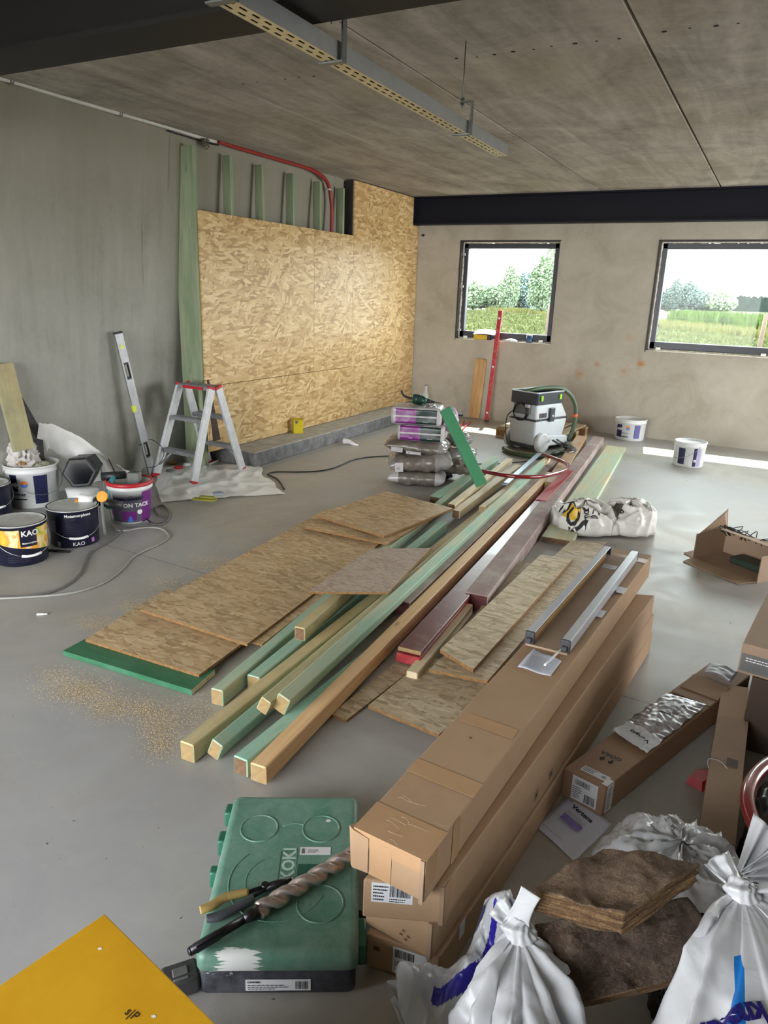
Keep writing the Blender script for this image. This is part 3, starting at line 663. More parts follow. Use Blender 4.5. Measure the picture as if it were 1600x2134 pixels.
# ---- plastic film
fm = N('milky_plastic_film'); f = fm.noise(6, 5, .6); fm.base(fm.ramp(f, [(.3, s2l((240, 239, 236))), (.7, s2l((250, 249, 247)))])); fm.set(.28)
tr = fm.n('ShaderNodeBsdfTransparent'); mx = fm.n('ShaderNodeMixShader'); mx.inputs[0].default_value = .10; fm.l(fm.b.outputs[0], mx.inputs[1]); fm.l(tr.outputs[0], mx.inputs[2]); fm.l(mx.outputs[0], fm.out.inputs[0]); fm.bump(fm.noise(9, 3, .5, None, .8), .25, .01); M_film = fm.m
def fold(p, s=1.0, seed=0.0):
    q = Vector((p[0]*s+seed, p[1]*s-seed, seed)); n_ = noise.noise(q*1.0); m2 = noise.noise(q*2.1+Vector((7, 3, 1)))
    return (1-abs(n_))**7*.7+(1-abs(m2))**7*.3
def film(poly, h, label, seed, name='plastic_film', zf=None):
    """poly: 4 corners (u,v) ruled patch, draped with folds"""
    A_, B_, C_, D_ = poly; m_ = M()
    def fn(u, v):
        p = A_.lerp(B_, u).lerp(D_.lerp(C_, u), v); e_ = min(u, 1-u, v, 1-v)*6
        jag = .05*noise.noise(p*3+Vector((seed, 0, 0)))
        k = fold(p, 4.5, seed)
        return p + Vector((jag*.8, jag*.5, .004+h*k*min(1, .35+e_)))
    m_.grid(46, 34, fn, 0, True); o_ = m_.build(name, M_film); tag(o_, label, 'plastic sheet'); return o_
film([G(330, 1048), G(592, 1030), G(530, 968), G(318, 975)], .04, 'milky plastic sheet crumpled on the floor under the stepladder foot', 3.0)
m_ = M()
P = [WX(80, 884, -4.66), WX(110, 886, -4.66), WX(150, 903, -4.62), WX(205, 940, -4.58), WX(262, 985, -4.60)]
Q = [G(40, 1010)+Vector((.1, 0, 0)), G(110, 1010), G(170, 1010), G(230, 1000), G(300, 990)]
def fn(u, v):
    i = min(int(u*4), 3); t = u*4-i; a_ = P[i].lerp(P[i+1], t); b_ = Q[i].lerp(Q[i+1], t); p = a_.lerp(b_, v)
    return p+Vector((.05*fold(p, 4, 1)*math.sin(v*PI)+.01, 0, .02*fold(p, 6, 2)))
m_.grid(40, 20, fn); tag(m_.build('plastic_film', M_film), 'milky plastic sheet hanging off the left wall behind the buckets', 'plastic sheet')
# ---- buckets
M_bw = plain('white_bucket_plastic', (214, 216, 216), .35, 0, .04, 5, 0, .5, 0, ((180, 178, 172), .25)); M_navy = plain('navy_label', (30, 34, 72), .4, 0, .05, 8); M_navyd = plain('dark_navy_tin', (20, 22, 44), .32, 0, .08, 8)
M_lid = plain('dusty_tin_lid', (198, 199, 198), .4, .4, .18, 8, 0, .5, 0, ((120, 120, 118), .4)); M_wire2 = plain('bucket_wire', (150, 152, 156), .35, .8)
M_or = plain('orange_print', (230, 120, 30), .5, 0, .02); M_ye = plain('yellow_print', (232, 190, 50), .5, 0, .1, 9); M_pu = plain('purple_print', (110, 34, 122), .4, 0, .08, 7); M_gp = plain('graphite_print', (88, 84, 100), .45, 0, .1, 9); M_wp = plain('white_print', (232, 232, 232), .5, 0, .02)
M_pk = plain('pink_violet_print', (176, 112, 190), .45, 0, .2, 9); M_blu = plain('blue_print', (60, 110, 200), .45, 0, .1); M_gnp = plain('leaf_green_print', (136, 176, 84), .5, 0, .2, 12); M_grey_p = plain('grey_print', (150, 152, 160), .5)
def curved(c, r0, r1, z0, z1, a0, eps=.0012):
    """text mapper on a bucket: x runs along the circumference seen from outside, left to right"""
    c = Vector(c)
    def f(x, y):
        t = (y)/(z1-z0); r = r0+(r1-r0)*t+eps; a_ = a0+x/r; return c+Vector((math.cos(a_)*r, math.sin(a_)*r, z0+y))
    return f
def bail(m_, c, r, z, a_mid, drop, th=.0022, n=20, out=.02):
    c = Vector(c); pts = []
    for i in range(n+1):
        t = i/n; an = a_mid-PI/2+PI*t; s_ = math.sin(t*PI); pts.append(c+Vector((math.cos(an)*(r+.006+out*s_), math.sin(an)*(r+.006+out*s_), z-drop*s_**.8)))
    m_.tube(pts, th, 6, 0, 1); return pts
def rnd_bucket(label, loc, rt_, rb, h, wrap, lid=None, grp=None, hand=None, ribs=True, rim=M_bw, body=M_bw, cat='bucket', name='plastic_bucket', openrim=False):
    ro = thing(name, label, cat, loc, 0, grp); c = Vector(loc)
    m_ = M(); th = .003
    pr = [(rb*.96, .0), (rb, .008), (rb+(rt_-rb)*.83, h*.83)]
    if ribs: pr += [(rt_+.004, h*.84), (rt_+.004, h*.87), (rt_+.0, h*.88), (rt_+.001, h*.97), (rt_+.006, h*.975), (rt_+.006, h)]
    else: pr += [(rt_, h*.97), (rt_+.004, h*.98), (rt_+.004, h)]
    inn = [(rt_-.004, h), (rb-.004, .02)]
    m_.lathe(c, pr+inn, 40, 0, None, (True, True)); m_.build('body', body, ro)
    if lid:
        k = M(); k.lathe(c, lid, 40, 0, None, (False, True)); k.build('lid', rim, ro)
    wrap(ro, c)
    if hand is not None:
        k = M(); pts = bail(k, c, rt_, h*.9, hand[0], hand[1]); k.build('bail', M_wire2, ro)
        if hand[2]:
            k = M(); mid = len(pts)//2; k.tube(pts[mid-2:mid+3], .008, 8, 0, 1); k.build('grip', M_wp, ro)
    return ro
def view_ang(p): return math.atan2(-p.y, -p.x)
def arcs(ro, c, r0, r1, h, lst):
    for nm, mat, a0, a1, f0, f1 in lst:
        k = M(); e_ = .0009 if nm != 'stripe' else .0014; k.arc(c, r0+(r1-r0)*f0+e_, r0+(r1-r0)*f1+e_, h*f0, h*f1, a0, a1, 14); k.build(nm, mat, ro)
def txt(ro, c, r0, r1, h, fz, a0, body, size, mat, bold=.0):
    k = M(); rr = r0+(r1-r0)*fz; cc = Vector(c)
    def f(x, y):
        t = fz+y/h; r = r0+(r1-r0)*t+.0022; a_ = a0+x/rr; return cc+Vector((math.cos(a_)*r, math.sin(a_)*r, h*fz+y))
    k.text(body, size, f, 0, bold); k.build('lettering', mat, ro)
# 1 large white bucket with rags
P1 = G(75, 1057); P1 = Vector((P1.x+.17*math.cos(PI/2+.6)*0, P1.y, 0)); P1 += Vector((-.10, .07, 0))*1.0; va = view_ang(P1)
rt1, rb1, h1 = .188, .165, .315
def wrap1(ro, c):
    e0, e1 = rb1, rb1+(rt1-rb1)/.83*1.0
    arcs(ro, c, rb1, rt1, h1, [('label_block', M_navyd, va-.95, va-.62, .42, .82), ('label_block', M_navy, va+.02, va+.55, .12, .80), ('stripe', M_navyd, va-.9, va-.3, .22, .25)])
    txt(ro, c, rb1, rt1, h1, .55, va-.92, 'mik', .042, M_wp, .001); txt(ro, c, rb1, rt1, h1, .32, va-.9, 'Primer', .036, M_navy, .001)
    k = M(); q = lambda x, y: Vector(c)+Vector((math.cos(va-.35+x/.175)*(.1795), math.sin(va-.35+x/.175)*(.1795), h1*.60+y))
    cc_ = [k.b.verts.new(q(math.cos(t*2*PI/20)*.026, math.sin(t*2*PI/20)*.026)+Vector((math.cos(va)*.002, math.sin(va)*.002, 0))) for t in range(20)]
    k._face(cc_[:11], 0); k._face(cc_[10:]+[cc_[0]], 1); k.build('emblem', [M_or, M_blu], ro)
ro = rnd_bucket('large white bucket full of crumpled rags beside the left wall', P1, rt1, rb1, h1, wrap1, None, 'round paint and filler buckets by the left wall', (va+.35, .17, False))
def crumple(c, r, hz, seed, n=26, amp=.35, fr=3.2):
    m_ = M(); c = Vector(c)
    def fn(u, v):
        th = u*2*PI; ph = v*PI; d_ = Vector((math.cos(th)*math.sin(ph), math.sin(th)*math.sin(ph), math.cos(ph)))
        k = noise.ridged_multi_fractal(d_*fr+Vector((seed, seed*2, 0)), .9, 2.2, 4, 1.0, 2.0)*.5
        s_ = 1-amp+amp*k; return c+Vector((d_.x*r*s_, d_.y*r*s_, d_.z*hz*s_))
    m_.grid(n*2, n, fn, 0, True, True); return m_
M_rag = plain('grey_rag', (196, 192, 188), .9, 0, .12, 20, .5, .2, 0, ((160, 148, 138), .4)); tag(crumple(P1+Vector((-.05, -.03, h1+.02)), .145, .20, 2.2, 34, .6, 3.0).build('rag', M_rag), 'crumpled light grey rag on top of the large white bucket', 'rag')
tag(crumple(P1+Vector((.06, .04, h1-.028)), .105, .04, 5.2, 24, .4, 3).build('mortar_waste', plain('mortar_waste', (160, 160, 140), .95, 0, .25, 16, .6)), 'yellowish dried mortar crumbs filling the right of the large bucket', 'waste')
m_ = M(); q = P1+Vector((.0, -.10, h1+.012)); m_.box(q, (.11, .03, .022), .45, 0, .003); tag(m_.build('wood_offcut', M_osbe), 'brown wood offcut lying in the front of the large rag bucket', 'offcut')
# 2 navy tin
def tin_lid(r, h): return [(r+.003, h*.965), (r+.006, h*.975), (r+.006, h*1.0), (r-.006, h*1.0), (r-.012, h*.965), (r-.02, h*.96), (.001, h*.962)]
P2 = G(156, 1143)+Vector((-.115, .10, 0)); va2 = view_ang(P2); rt2, rb2, h2 = .152, .146, .245
def wrap2(ro, c):
    arcs(ro, c, rb2, rt2, h2, [('label_block', M_grey_p, va2-.8, va2-.62, .0+.03, .17), ('label_block', M_gp, va2-.98, va2-.78, .45, .72), ('label_block', M_pk, va2+.70, va2+.85, .08, .2)])
    txt(ro, c, rb2, rt2, h2, .83, va2-.35, 'Metamorphose', .026, M_wp, .0006); txt(ro, c, rb2, rt2, h2, .75, va2-.12, '- - -', .016, M_wp); txt(ro, c, rb2, rt2, h2, .06, va2-.12, 'KAO', .034, M_wp)
    for i in range(7): txt(ro, c, rb2, rt2, h2, .62-.055*i, va2-.48, 'lorem'.replace('lorem', '-----------------------'), .016, M_gp)
rnd_bucket('dark navy paint tin with dusty grey lid, between the KAO tin and BETON TACK bucket'.replace('KAO', 'colourful').replace('BETON TACK', 'purple'), P2, rt2, rb2, h2, wrap2, tin_lid(rt2, h2), 'round paint and filler buckets by the left wall', (va2+.12, .15, True), False, M_lid, M_navyd, 'paint tin', 'paint_tin')
# 3 KAO tin
P3 = G(42, 1183)+Vector((-.115, .10, 0)); va3 = view_ang(P3); rt3, rb3, h3 = .15, .144, .25
a = N('colour_splash_label'); f = a.noise(5.5, 3, .5, None, 1.2)
c = a.ramp(f, [(.28, s2l((120, 176, 90))), (.38, s2l((220, 190, 60))), (.46, s2l((226, 212, 170))), (.53, s2l((224, 150, 40))), (.62, s2l((214, 180, 60))), (.72, s2l((170, 96, 180)))], 'LINEAR')
a.base(c); a.set(.4); M_splash = a.m
def wrap3(ro, c):
    k = M(); 
    k.grid(40, 1, lambda u, v: Vector(c)+Vector((math.cos(va3-1.5+3.0*u)*(rb3+(rt3-rb3)*(.9 if v > .5 else (.62-.33*u))+.0012), math.sin(va3-1.5+3.0*u)*(rb3+(rt3-rb3)*(.9 if v > .5 else (.62-.33*u))+.0012), h3*(.90 if v > .5 else (.62-.33*u)))), 0); k.build('label_print', M_splash, ro)
    arcs(ro, c, rb3, rt3, h3, [('stripe', M_navyd, va3-.02, va3+.62, .48, .90)])
    txt(ro, c, rb3+.0005, rt3+.0005, h3, .74, va3+.03, 'KAO', .046, M_wp, .0012); txt(ro, c, rb3+.0005, rt3+.0005, h3, .55, va3+.05, 'Metamorphose', .014, M_wp, .0003)
    txt(ro, c, rb3, rt3, h3, .3, va3-.35, '-----', .02, M_gp)
    for i in range(3): txt(ro, c, rb3, rt3, h3, .22-.05*i, va3-.55, '---------------------------', .014, M_gp)
rnd_bucket('navy paint tin with yellow orange and violet label, nearest tin on the left', P3, rt3, rb3, h3, wrap3, tin_lid(rt3, h3), 'round paint and filler buckets by the left wall', (va3+.30, .155, True), False, M_lid, M_navyd, 'paint tin', 'paint_tin')
# 4 purple bucket
P4 = G(275, 1095)+Vector((-.105, .10, 0)); va4 = view_ang(P4); rt4, rb4, h4 = .150, .122, .29
def wrap4(ro, c):
    arcs(ro, c, rb4, rt4, h4, [('label_block', M_gp, va4-1.3, va4+.55, .05, .62), ('label_block', M_pu, va4+.55, va4+1.5, .03, .80), ('label_block', M_pu, va4-1.5, va4-.95, .2, .60), ('stripe', M_pu, va4-.5, va4+.25, .1, .33)])
    k = M(); e0 = 0
    for i in range(34):
        for j in range(9):
            s_ = .0052*(1-j/10)
            an = va4-.95+i*.046+(j % 2)*.023; fz = .62+.02*j; r = rb4+(rt4-rb4)*fz+.0012; q = Vector(c)+Vector((math.cos(an)*r, math.sin(an)*r, h4*fz)); tx = Vector((-math.sin(an), math.cos(an), 0))
            k.quad([q-tx*s_, q-Vector((0, 0, s_)), q+tx*s_, q+Vector((0, 0, s_))])
    k.build('dot_pattern', M_navyd, ro)
    txt(ro, c, rb4+.001, rt4+.001, h4, .44, va4-.88, 'BETON TACK', .040, M_wp, .0016); txt(ro, c, rb4, rt4, h4, .7, va4-.1, '------', .014, M_navyd, .0006)
    k = M(); an = va4+.42; r = rb4+(rt4-rb4)*.3+.0022; q = Vector(c)+Vector((math.cos(an)*r, math.sin(an)*r, h4*.31)); tx = Vector((-math.sin(an), math.cos(an), 0)); k._face([k.b.verts.new(q+tx*math.cos(t*PI/10)*.018+Vector((0, 0, math.sin(t*PI/10)*.018))) for t in range(20)]); k.build('emblem', M_wp, ro)
    k = M(); an = va4-.08; r = rb4+.005+.0022; q = Vector(c)+Vector((math.cos(an)*r, math.sin(an)*r, .02)); tx = Vector((-math.sin(an), math.cos(an), 0)); k.quad([q-tx*.02, q+tx*.02, q+tx*.004+Vector((0, 0, .05)), q-tx*.002+Vector((0, 0, .05))]); k.build('pictogram', M_blu, ro)
    k = M(); k.lathe(c, [(rt4+.007, h4*.93), (rt4+.009, h4*.94), (rt4+.009, h4*1.02), (rt4-.004, h4*1.02), (rt4-.006, h4*.9), (rb4+.015, h4*.7)], 40, 0, None, (False, False)); k.build('rim', M_redp, ro)
    k = M(); k.lathe(c, [(rb4+.012, h4*.72), (.001, h4*.74)], 30, 0, None, (False, False)); lab(k.build('contents', plain('primer_residue', (86, 60, 58), .8, 0, .5, 24), ro), 'dark reddish residue inside the bucket')
rnd_bucket('white and purple bucket with red rim lettered for concrete primer', P4, rt4, rb4, h4, wrap4, None, 'round paint and filler buckets by the left wall', None)
# partial tins at the frame edge
P5 = Vector((-4.30, 2.66, 0))
P5 = G(-30, 1090)+Vector((-.1, .1, 0)); va5 = view_ang(P5)
rnd_bucket('dark tin at the left frame edge behind the colourful tin', P5, .15, .145, .25, lambda ro, c: None, tin_lid(.15, .25), 'round paint and filler buckets by the left wall', (va5+.3, .12, True), False, M_lid, M_navyd, 'paint tin', 'paint_tin')
P6 = G(-28, 1052)+Vector((-.18, .34, 0)); va6 = view_ang(P6)
def wrap6(ro, c): arcs(ro, c, .145, .165, .30, [('label_block', M_navy, va6+.25, va6+.85, .15, .8)])
rnd_bucket('white bucket with navy label cut by the left frame edge', P6, .165, .145, .30, wrap6, [(.168, .285), (.172, .29), (.172, .305), (.16, .305), (.155, .295), (.001, .295)], 'round paint and filler buckets by the left wall', (va6+.6, .15, False))
# ---- tools on and around the purple bucket
M_bp = plain('matt_black_plastic', (30, 31, 34), .45, 0, .15, 14, .1); M_tq = plain('turquoise_tool_plastic', (60, 132, 140), .4, 0, .1, 10); M_gy = plain('mid_grey_plastic', (104, 104, 102), .6, 0, .12, 14); M_orr = plain('orange_cap', (226, 150, 40), .5)
top4 = P4+Vector((0, 0, h4*1.0))
ro = thing('battery_charger', 'dusty grey boxy charger sitting in the red-rimmed bucket', 'charger', top4+Vector((.02, .03, -.06)))
m_ = M(); m_.box(top4+Vector((.02, .03, .0)), (.085, .075, .11), .5, 0, .01, 2); m_.build('housing', M_gy, ro); m_ = M(); m_.cyl(top4+Vector((.02, .03, .05)), top4+Vector((.02, .03, .058)), .02, None, 14); m_.build('socket', M_blk, ro)
ro = thing('cordless_drill', 'black and turquoise cordless drill lying across the bucket rim', 'drill', top4+Vector((-.10, -.10, -.02)))
q = top4+Vector((-.12, -.05, .02)); m_ = M(); m_.cyl(q+Vector((-.04, -.05, 0)), q+Vector((.08, .06, .01)), .03, .027, 18); m_.build('motor_housing', M_bp, ro)
m_ = M(); m_.tube([q+Vector((.03, -.0, 0)), q+Vector((.05, -.05, -.03)), q+Vector((.055, -.075, -.1)), q+Vector((.07, -.08, -.17))], .017, 10); m_.build('handle', M_tq, ro)
m_ = M(); m_.box(q+Vector((.075, -.085, -.185)), (.06, .05, .035), .5, 0, .006, 2); m_.build('battery', M_tq, ro)
q = P2+Vector((.10, .20, .22))
ro = thing('angle_grinder', 'black power tool hanging by the bucket with a turquoise grip', 'power tool', q)
m_ = M(); m_.cyl(q+Vector((-.07, -.05, .02)), q+Vector((.07, .05, -.02)), .026, .03, 16); m_.build('motor_housing', M_bp, ro); m_ = M(); m_.cyl(q+Vector((-.15, -.10, .035)), q+Vector((-.08, -.05, .018)), .03, .026, 16); lab(m_.build('guard_collar', M_wp, ro), 'white collar'); m_ = M(); m_.cyl(q+Vector((-.17, -.11, .0)), q+Vector((-.15, -.1, .0)), .032, .03, 16); lab(m_.build('cap_ring', M_orr, ro), 'orange ring')
q = P2+Vector((.17, .10, .30)); ro = thing('hand_tool', 'orange round-headed tool with a white cord handle over the dark tin', 'tool', q); m_ = M(); d_ = Vector((.3, -.9, .45)).normalized(); m_.cyl(q, q+d_*.012, .036, None, 20); m_.build('head', M_orr, ro); m_ = M(); m_.tube([q+Vector((-.01, 0, -.02)), q+Vector((.01, -.02, -.09)), q+Vector((.035, -.04, -.16)), q+Vector((.03, -.03, -.24))], .009, 8); m_.build('handle', M_gy, ro)
# turquoise bowl
q = P4+Vector((-.24, .12, .14)); m_ = M(); m_.lathe(q, [(.04, -.06), (.09, .05), (.095, .065), (.085, .065), (.04, -.04)], 24); m_.cyl(q-Vector((0, 0, .14)), q-Vector((0, 0, .055)), .05, .045, 20); tag(m_.build('mixing_bowl', M_tq), 'turquoise bowl behind the power tools beside the purple bucket', 'bowl')
# black hexagonal speaker standing on a white bucket
cS = G(168, 1060)+Vector((-.18, .38, 0)); cS = WX(166, 985, -4.42)
ro = thing('hexagonal_work_light', 'black hexagonal work lamp behind the dark navy tin', 'work light', cS-Vector((0, 0, .13)))
axS = (EYE-cS); axS.z = .1; axS = axS.normalized(); axS = (axS+Vector((-.25, 0, .05))).normalized(); RS = axS.to_track_quat('Z', 'Y').to_matrix() @ Matrix.Rotation(.05, 3, 'Z')
m_ = M(); hx_ = lambda c_, r: [m_.b.verts.new(c_+RS @ Vector((math.cos(PI/3*i)*r, math.sin(PI/3*i)*r, 0))) for i in range(6)]
m_.loft([hx_(cS-axS*.20+Vector((.03, .03, .03)), .095), hx_(cS-axS*.06, .125), hx_(cS-axS*.0, .125), hx_(cS+axS*.01, .113)], 0, False); m_.build('housing', M_bp, ro)
m_ = M(); pts = [cS+axS*.012+RS @ Vector((math.cos(PI/3*i)*.10, math.sin(PI/3*i)*.10, 0)) for i in range(7)]; m_.tube(pts, .0022, 6, 0, 1); lab(m_.build('bezel', M_gy, ro), 'thin grey hexagonal outline')
m_ = M(); m_._face([m_.b.verts.new(cS+axS*.0125+RS @ Vector((math.cos(PI/3*i)*.097, math.sin(PI/3*i)*.097, 0))) for i in range(6)]); m_.build('screen', plain('black_gloss', (12, 14, 20), .12), ro)
for i in (0, 1, 2, 3):
    k = M(); an = PI/3*i+.52; k.box(cS-axS*.11+RS @ Vector((math.cos(an)*.105, math.sin(an)*.105, 0)), (.02, .055, .11), RS @ Matrix.Rotation(an, 3, 'Z'), 0, .004); k.build('side_pad', M_gy if i == 1 else M_bp, ro)
sb = Vector((cS.x-.01, cS.y+.02, 0)); m_ = M(); m_.lathe(sb, [(.10, 0), (.12, cS.z-.125), (.001, cS.z-.122)], 28); tag(m_.build('upturned_bucket', M_bw), 'plain white bucket under the black hexagonal lamp', 'bucket')

# ---- cables on the floor (left)
M_gc = plain('grey_cable', (150, 149, 144), .6, 0, .08, 30); M_gc2 = plain('dark_grey_cable', (104, 104, 104), .6, 0, .08, 30)
def cable(pts, r, mat, label, name='cable', z=None):
    m_ = M(); m_.tube([G(p[0], p[1], 0)+Vector((0, 0, (p[2] if len(p) > 2 else r+.001))) for p in pts], r, 8, 0, 6); return tag(m_.build(name, mat), label, 'cable')
cable([(214, 1022, .2), (222, 1055, .1), (232, 1088), (242, 1105), (262, 1108), (300, 1102), (335, 1104), (352, 1120), (330, 1137), (300, 1150), (275, 1165), (255, 1188), (225, 1212), (190, 1228), (140, 1240), (60, 1247), (-20, 1251)], .0065, M_gc, 'light grey cable looping over the floor in front of the tins, nearest one')
cable([(255, 1108), (220, 1135), (190, 1152), (176, 1175), (168, 1197), (140, 1222), (100, 1238), (50, 1245), (-20, 1247)], .0065, M_gc2, 'darker grey cable running from the purple bucket to the left frame edge')
cable([(262, 1100), (285, 1098), (318, 1096), (345, 1090), (352, 1072), (340, 1055), (322, 1060), (330, 1075), (346, 1082), (338, 1095), (310, 1092)], .006, M_gc2, 'grey cable coil on the floor right of the purple bucket')
cable([(232, 1028, .28), (262, 1055, .12), (292, 1078, .05), (318, 1092), (345, 1090)], .005, M_blk, 'black cable hanging across the front of the purple bucket')
cable([(295, 1000, .3), (320, 985, .3), (345, 1000, .25), (330, 1020, .2), (300, 1030, .2), (305, 1060, .1), (300, 1085, .05)], .0028, M_blk, 'thin black charger lead hanging from the red rim')
cable([(592, 1021), (578, 1000), (558, 990), (575, 985), (620, 985), (665, 983), (700, 975), (735, 960), (780, 953), (840, 952), (900, 958)], .006, M_blk, 'long black cable crossing the floor from the film to the bag stack')
cable([(1150, 948), (1110, 960), (1070, 965), (1030, 968), (1000, 968), (985, 966)], .005, M_blk, 'black cable on the floor between the vacuum and the timber pile')
# small floor items left
m_ = M(); a_, b_ = G(93, 1147), G(146, 1152); m_.box((a_+b_)/2+Vector((0, 0, .006)), ((b_-a_).length, .022, .01), math.atan2((b_-a_).y, (b_-a_).x), 0, .002); tag(m_.build('chisel', M_blk), 'dark flat chisel lying between the two front tins', 'chisel')
ro = thing('scraper', 'yellow-green scraper lying on the edge of the plastic sheet', 'scraper', G(430, 1050)); m_ = M(); a_, b_ = G(400, 1049), G(452, 1047); m_.box((a_+b_)/2+Vector((0, 0, .03)), ((b_-a_).length, .07, .008), .35, 0, .003); m_.build('blade', plain('olive_plastic', (166, 160, 40), .5), ro)
m_ = M(); m_.box((a_+b_)/2+Vector((.02, .01, .045)), (.12, .03, .025), .35, 0, .008, 2); m_.build('handle', plain('dark_olive_plastic', (120, 118, 40), .5), ro)
m_ = M(); q = G(446, 1042)+Vector((.03, .02, .05)); m_.lathe(q, [(.045, 0), (.047, .008), (.04, .012), (.001, .01)], 24); tag(m_.build('lid', plain('pale_blue_lid', (140, 152, 164), .4)), 'small pale blue lid beside the yellow-green scraper', 'lid')
m_ = M(); a_ = G(88, 1282); m_.cyl(a_+Vector((-.02, -.015, .005)), a_+Vector((.02, .015, .005)), .005, None, 8); tag(m_.build('foam_scrap', M_wp), 'small white scrap on the bare floor left of the green board', 'scrap')
m_ = M(); a_ = G(720, 925); m_.tube([a_+Vector((-.02, 0, .025)), a_+Vector((.04, 0, .03)), a_+Vector((.12, -.02, .012)), a_+Vector((.16, .0, .006))], [.035, .008], 8); tag(m_.build('plastic_tube', M_wp), 'crumpled white tube on the floor before the ledge', 'tube')
# mess behind the ladder
for i, (px, py, c_, l_) in enumerate(((355, 985, M_gy, 'grey rubble lump behind the stepladder, nearest the wall'), (372, 978, M_redp, 'red wrapper scrap behind the stepladder'), (390, 972, M_wp, 'white scrap behind the stepladder'), (360, 968, M_osbe, 'brown wood chip at the wall foot behind the stepladder'))):
    tag(crumple(G(px, py)+Vector((0, 0, .018)), .05, .02, i*3.3, 12, .5, 2).build('debris', c_), l_, 'debris')
m_ = M(); a_, b_ = G(425, 975), G(455, 962); m_.cyl(a_+Vector((0, 0, .012)), b_+Vector((0, 0, .012)), .01, None, 10); tag(m_.build('pipe_offcut', M_wp), 'short white pipe offcut on the floor under the stepladder', 'pipe')
# dark slat leaning on osb
m_ = M(); a_, b_ = WX(452, 918, XO+.12), WX(435, 792, XO+.04); a_.z = max(a_.z, .14); x_ = (b_-a_).normalized()
m_.hexa([a_+Vector((0, -.04, 0)), a_+Vector((0, .05, 0)), a_+Vector((-.012, .05, 0)), a_+Vector((-.012, -.04, 0))], [b_+Vector((0, -.012, 0)), b_+Vector((0, .004, 0)), b_+Vector((-.012, .004, 0)), b_+Vector((-.012, -.012, 0))])
tag(m_.build('dark_wedge', plain('dark_stained_wood', (60, 44, 34), .8, 0, .4, 20)), 'dark tapered slat leaning on the osb behind the stepladder', 'slat')
# yellow box on the ledge
q = G(622, 903, .14)+Vector((-.03, .03, 0)); ro = thing('yellow_box', 'small yellow open box standing on the concrete ledge', 'box', q); M_yel = plain('yellow_card', (196, 178, 26), .5, 0, .08, 9)
m_ = M(); rz = .75; R = Matrix.Rotation(rz, 3, 'Z')
for (cx, cy, sx, sy) in ((0, -.045, .10, .003), (0, .045, .10, .003), (-.05, 0, .003, .09), (.05, 0, .003, .09)): m_.box(q+R @ Vector((cx, cy, .075)), (sx, sy, .15), R)
m_.box(q+Vector((0, 0, .003)), (.1, .09, .003), R); m_.build('carton', M_yel, ro)
m_ = M(); m_.box(q+R @ Vector((.01, -.058, .148)), (.09, .028, .002), R @ Matrix.Rotation(.3, 3, 'X')); m_.build('flap', M_yel, ro); m_ = M(); m_.cyl(q+R @ Vector((-.02, -.0485, .12)), q+R @ Vector((-.02, -.0468, .12)), .015, None, 14); m_.build('emblem', M_gp, ro)
# ================================================================== TIMBER AND BOARDS ON THE FLOOR
M_green = wood('green_tinted_timber', (190, 178, 138), (212, 202, 166), (150, 188, 168), .72, .62)
M_greent = wood('strong_green_timber', (172, 174, 140), (196, 198, 164), (148, 192, 172), .9, .6)
M_tan = wood('tan_timber', (192, 168, 120), (216, 196, 150), (168, 182, 146), .25, .62, ((120, 108, 82), .3))
M_pine = wood('orange_pine_timber', (214, 168, 114), (238, 202, 156), None, 0, .55)
M_pale = wood('pale_fresh_pine', (206, 188, 150), (228, 212, 180), None, 0, .6)
M_mauve = wood('dusty_mauve_beam', (150, 130, 124), (172, 154, 146), (140, 114, 112), .35, .7, ((184, 176, 168), .8), False)
M_maroon = plain('maroon_film_faced_board', (110, 68, 66), .32, 0, .12, 5, 0, .5, .15, ((150, 132, 124), .45))
M_redb = plain('red_painted_board', (162, 46, 52), .5, 0, .12, 8, 0, .5, 0, ((160, 130, 124), .3))
M_end = plain('sawn_end_grain', (154, 130, 88), .8, 0, .15, 50, .4); M_endd = plain('dark_end_grain', (112, 86, 64), .85, 0, .25, 50, .4); M_endm = plain('maroon_end', (84, 34, 36), .7, 0, .2, 30)
def timber(pa, pb, za, zb, w, h, mat, label, roll=0.0, end=None, name='timber', grp=None, bev=.004, cat='timber', zl=False):
    """pa, pb: points of the middle of the top face, at heights za and zb"""
    A_, B_ = G(pa[0], pa[1], za), G(pb[0], pb[1], zb)
    x_ = (B_-A_).normalized(); y_ = Vector((0, 0, 1)).cross(x_).normalized(); z_ = x_.cross(y_)
    Rr = Matrix.Rotation(math.radians(roll), 3, x_); y_ = Rr @ y_; z2 = Rr @ z_; R = Matrix((x_, y_, z2)).transposed()
    off = -(h/2 if not roll else h/2)*z_; L = (B_-A_).length; c_ = (A_+B_)/2+off
    m_ = M(); m_.box(c_, (L, w, h), R, 0, bev)
    for f in m_.b.faces:
        n_ = f.normal if f.normal.length else f.calc_center_median()
    m_.b.normal_update()
    for f in m_.b.faces:
        if abs(f.normal.dot(x_)) > .95: f.material_index = 1
    o_ = m_.build(name, [mat, end or M_end], at=A_+off, rot=R)
    return tag(o_, label, cat, grp)
TG = 'timbers laid out on the floor'
timber((451, 1437), (1030, 950), .075, .075, .055, .072, M_green, 'green-tinted timber at the left of the pile, its end beside the osb corner', 0, None, 'timber', TG)
timber((527, 1409), (924, 1086), .072, .072, .06, .07, M_greent, 'blue-green timber second from the left, its far end ending short behind the osb offcut', 0, None, 'timber', TG)
timber((624, 1308), (812, 1140), .142, .150, .052, .065, M_tan, 'short tan timber lying on top with dark brown end, running under the small fibreboard', 0, M_endd, 'timber', TG)
timber((388, 1549), (1088, 998), .078, .078, .06, .075, M_tan, 'long tan timber with a teal side, its square end farthest left at the front', 0, None, 'timber', TG)
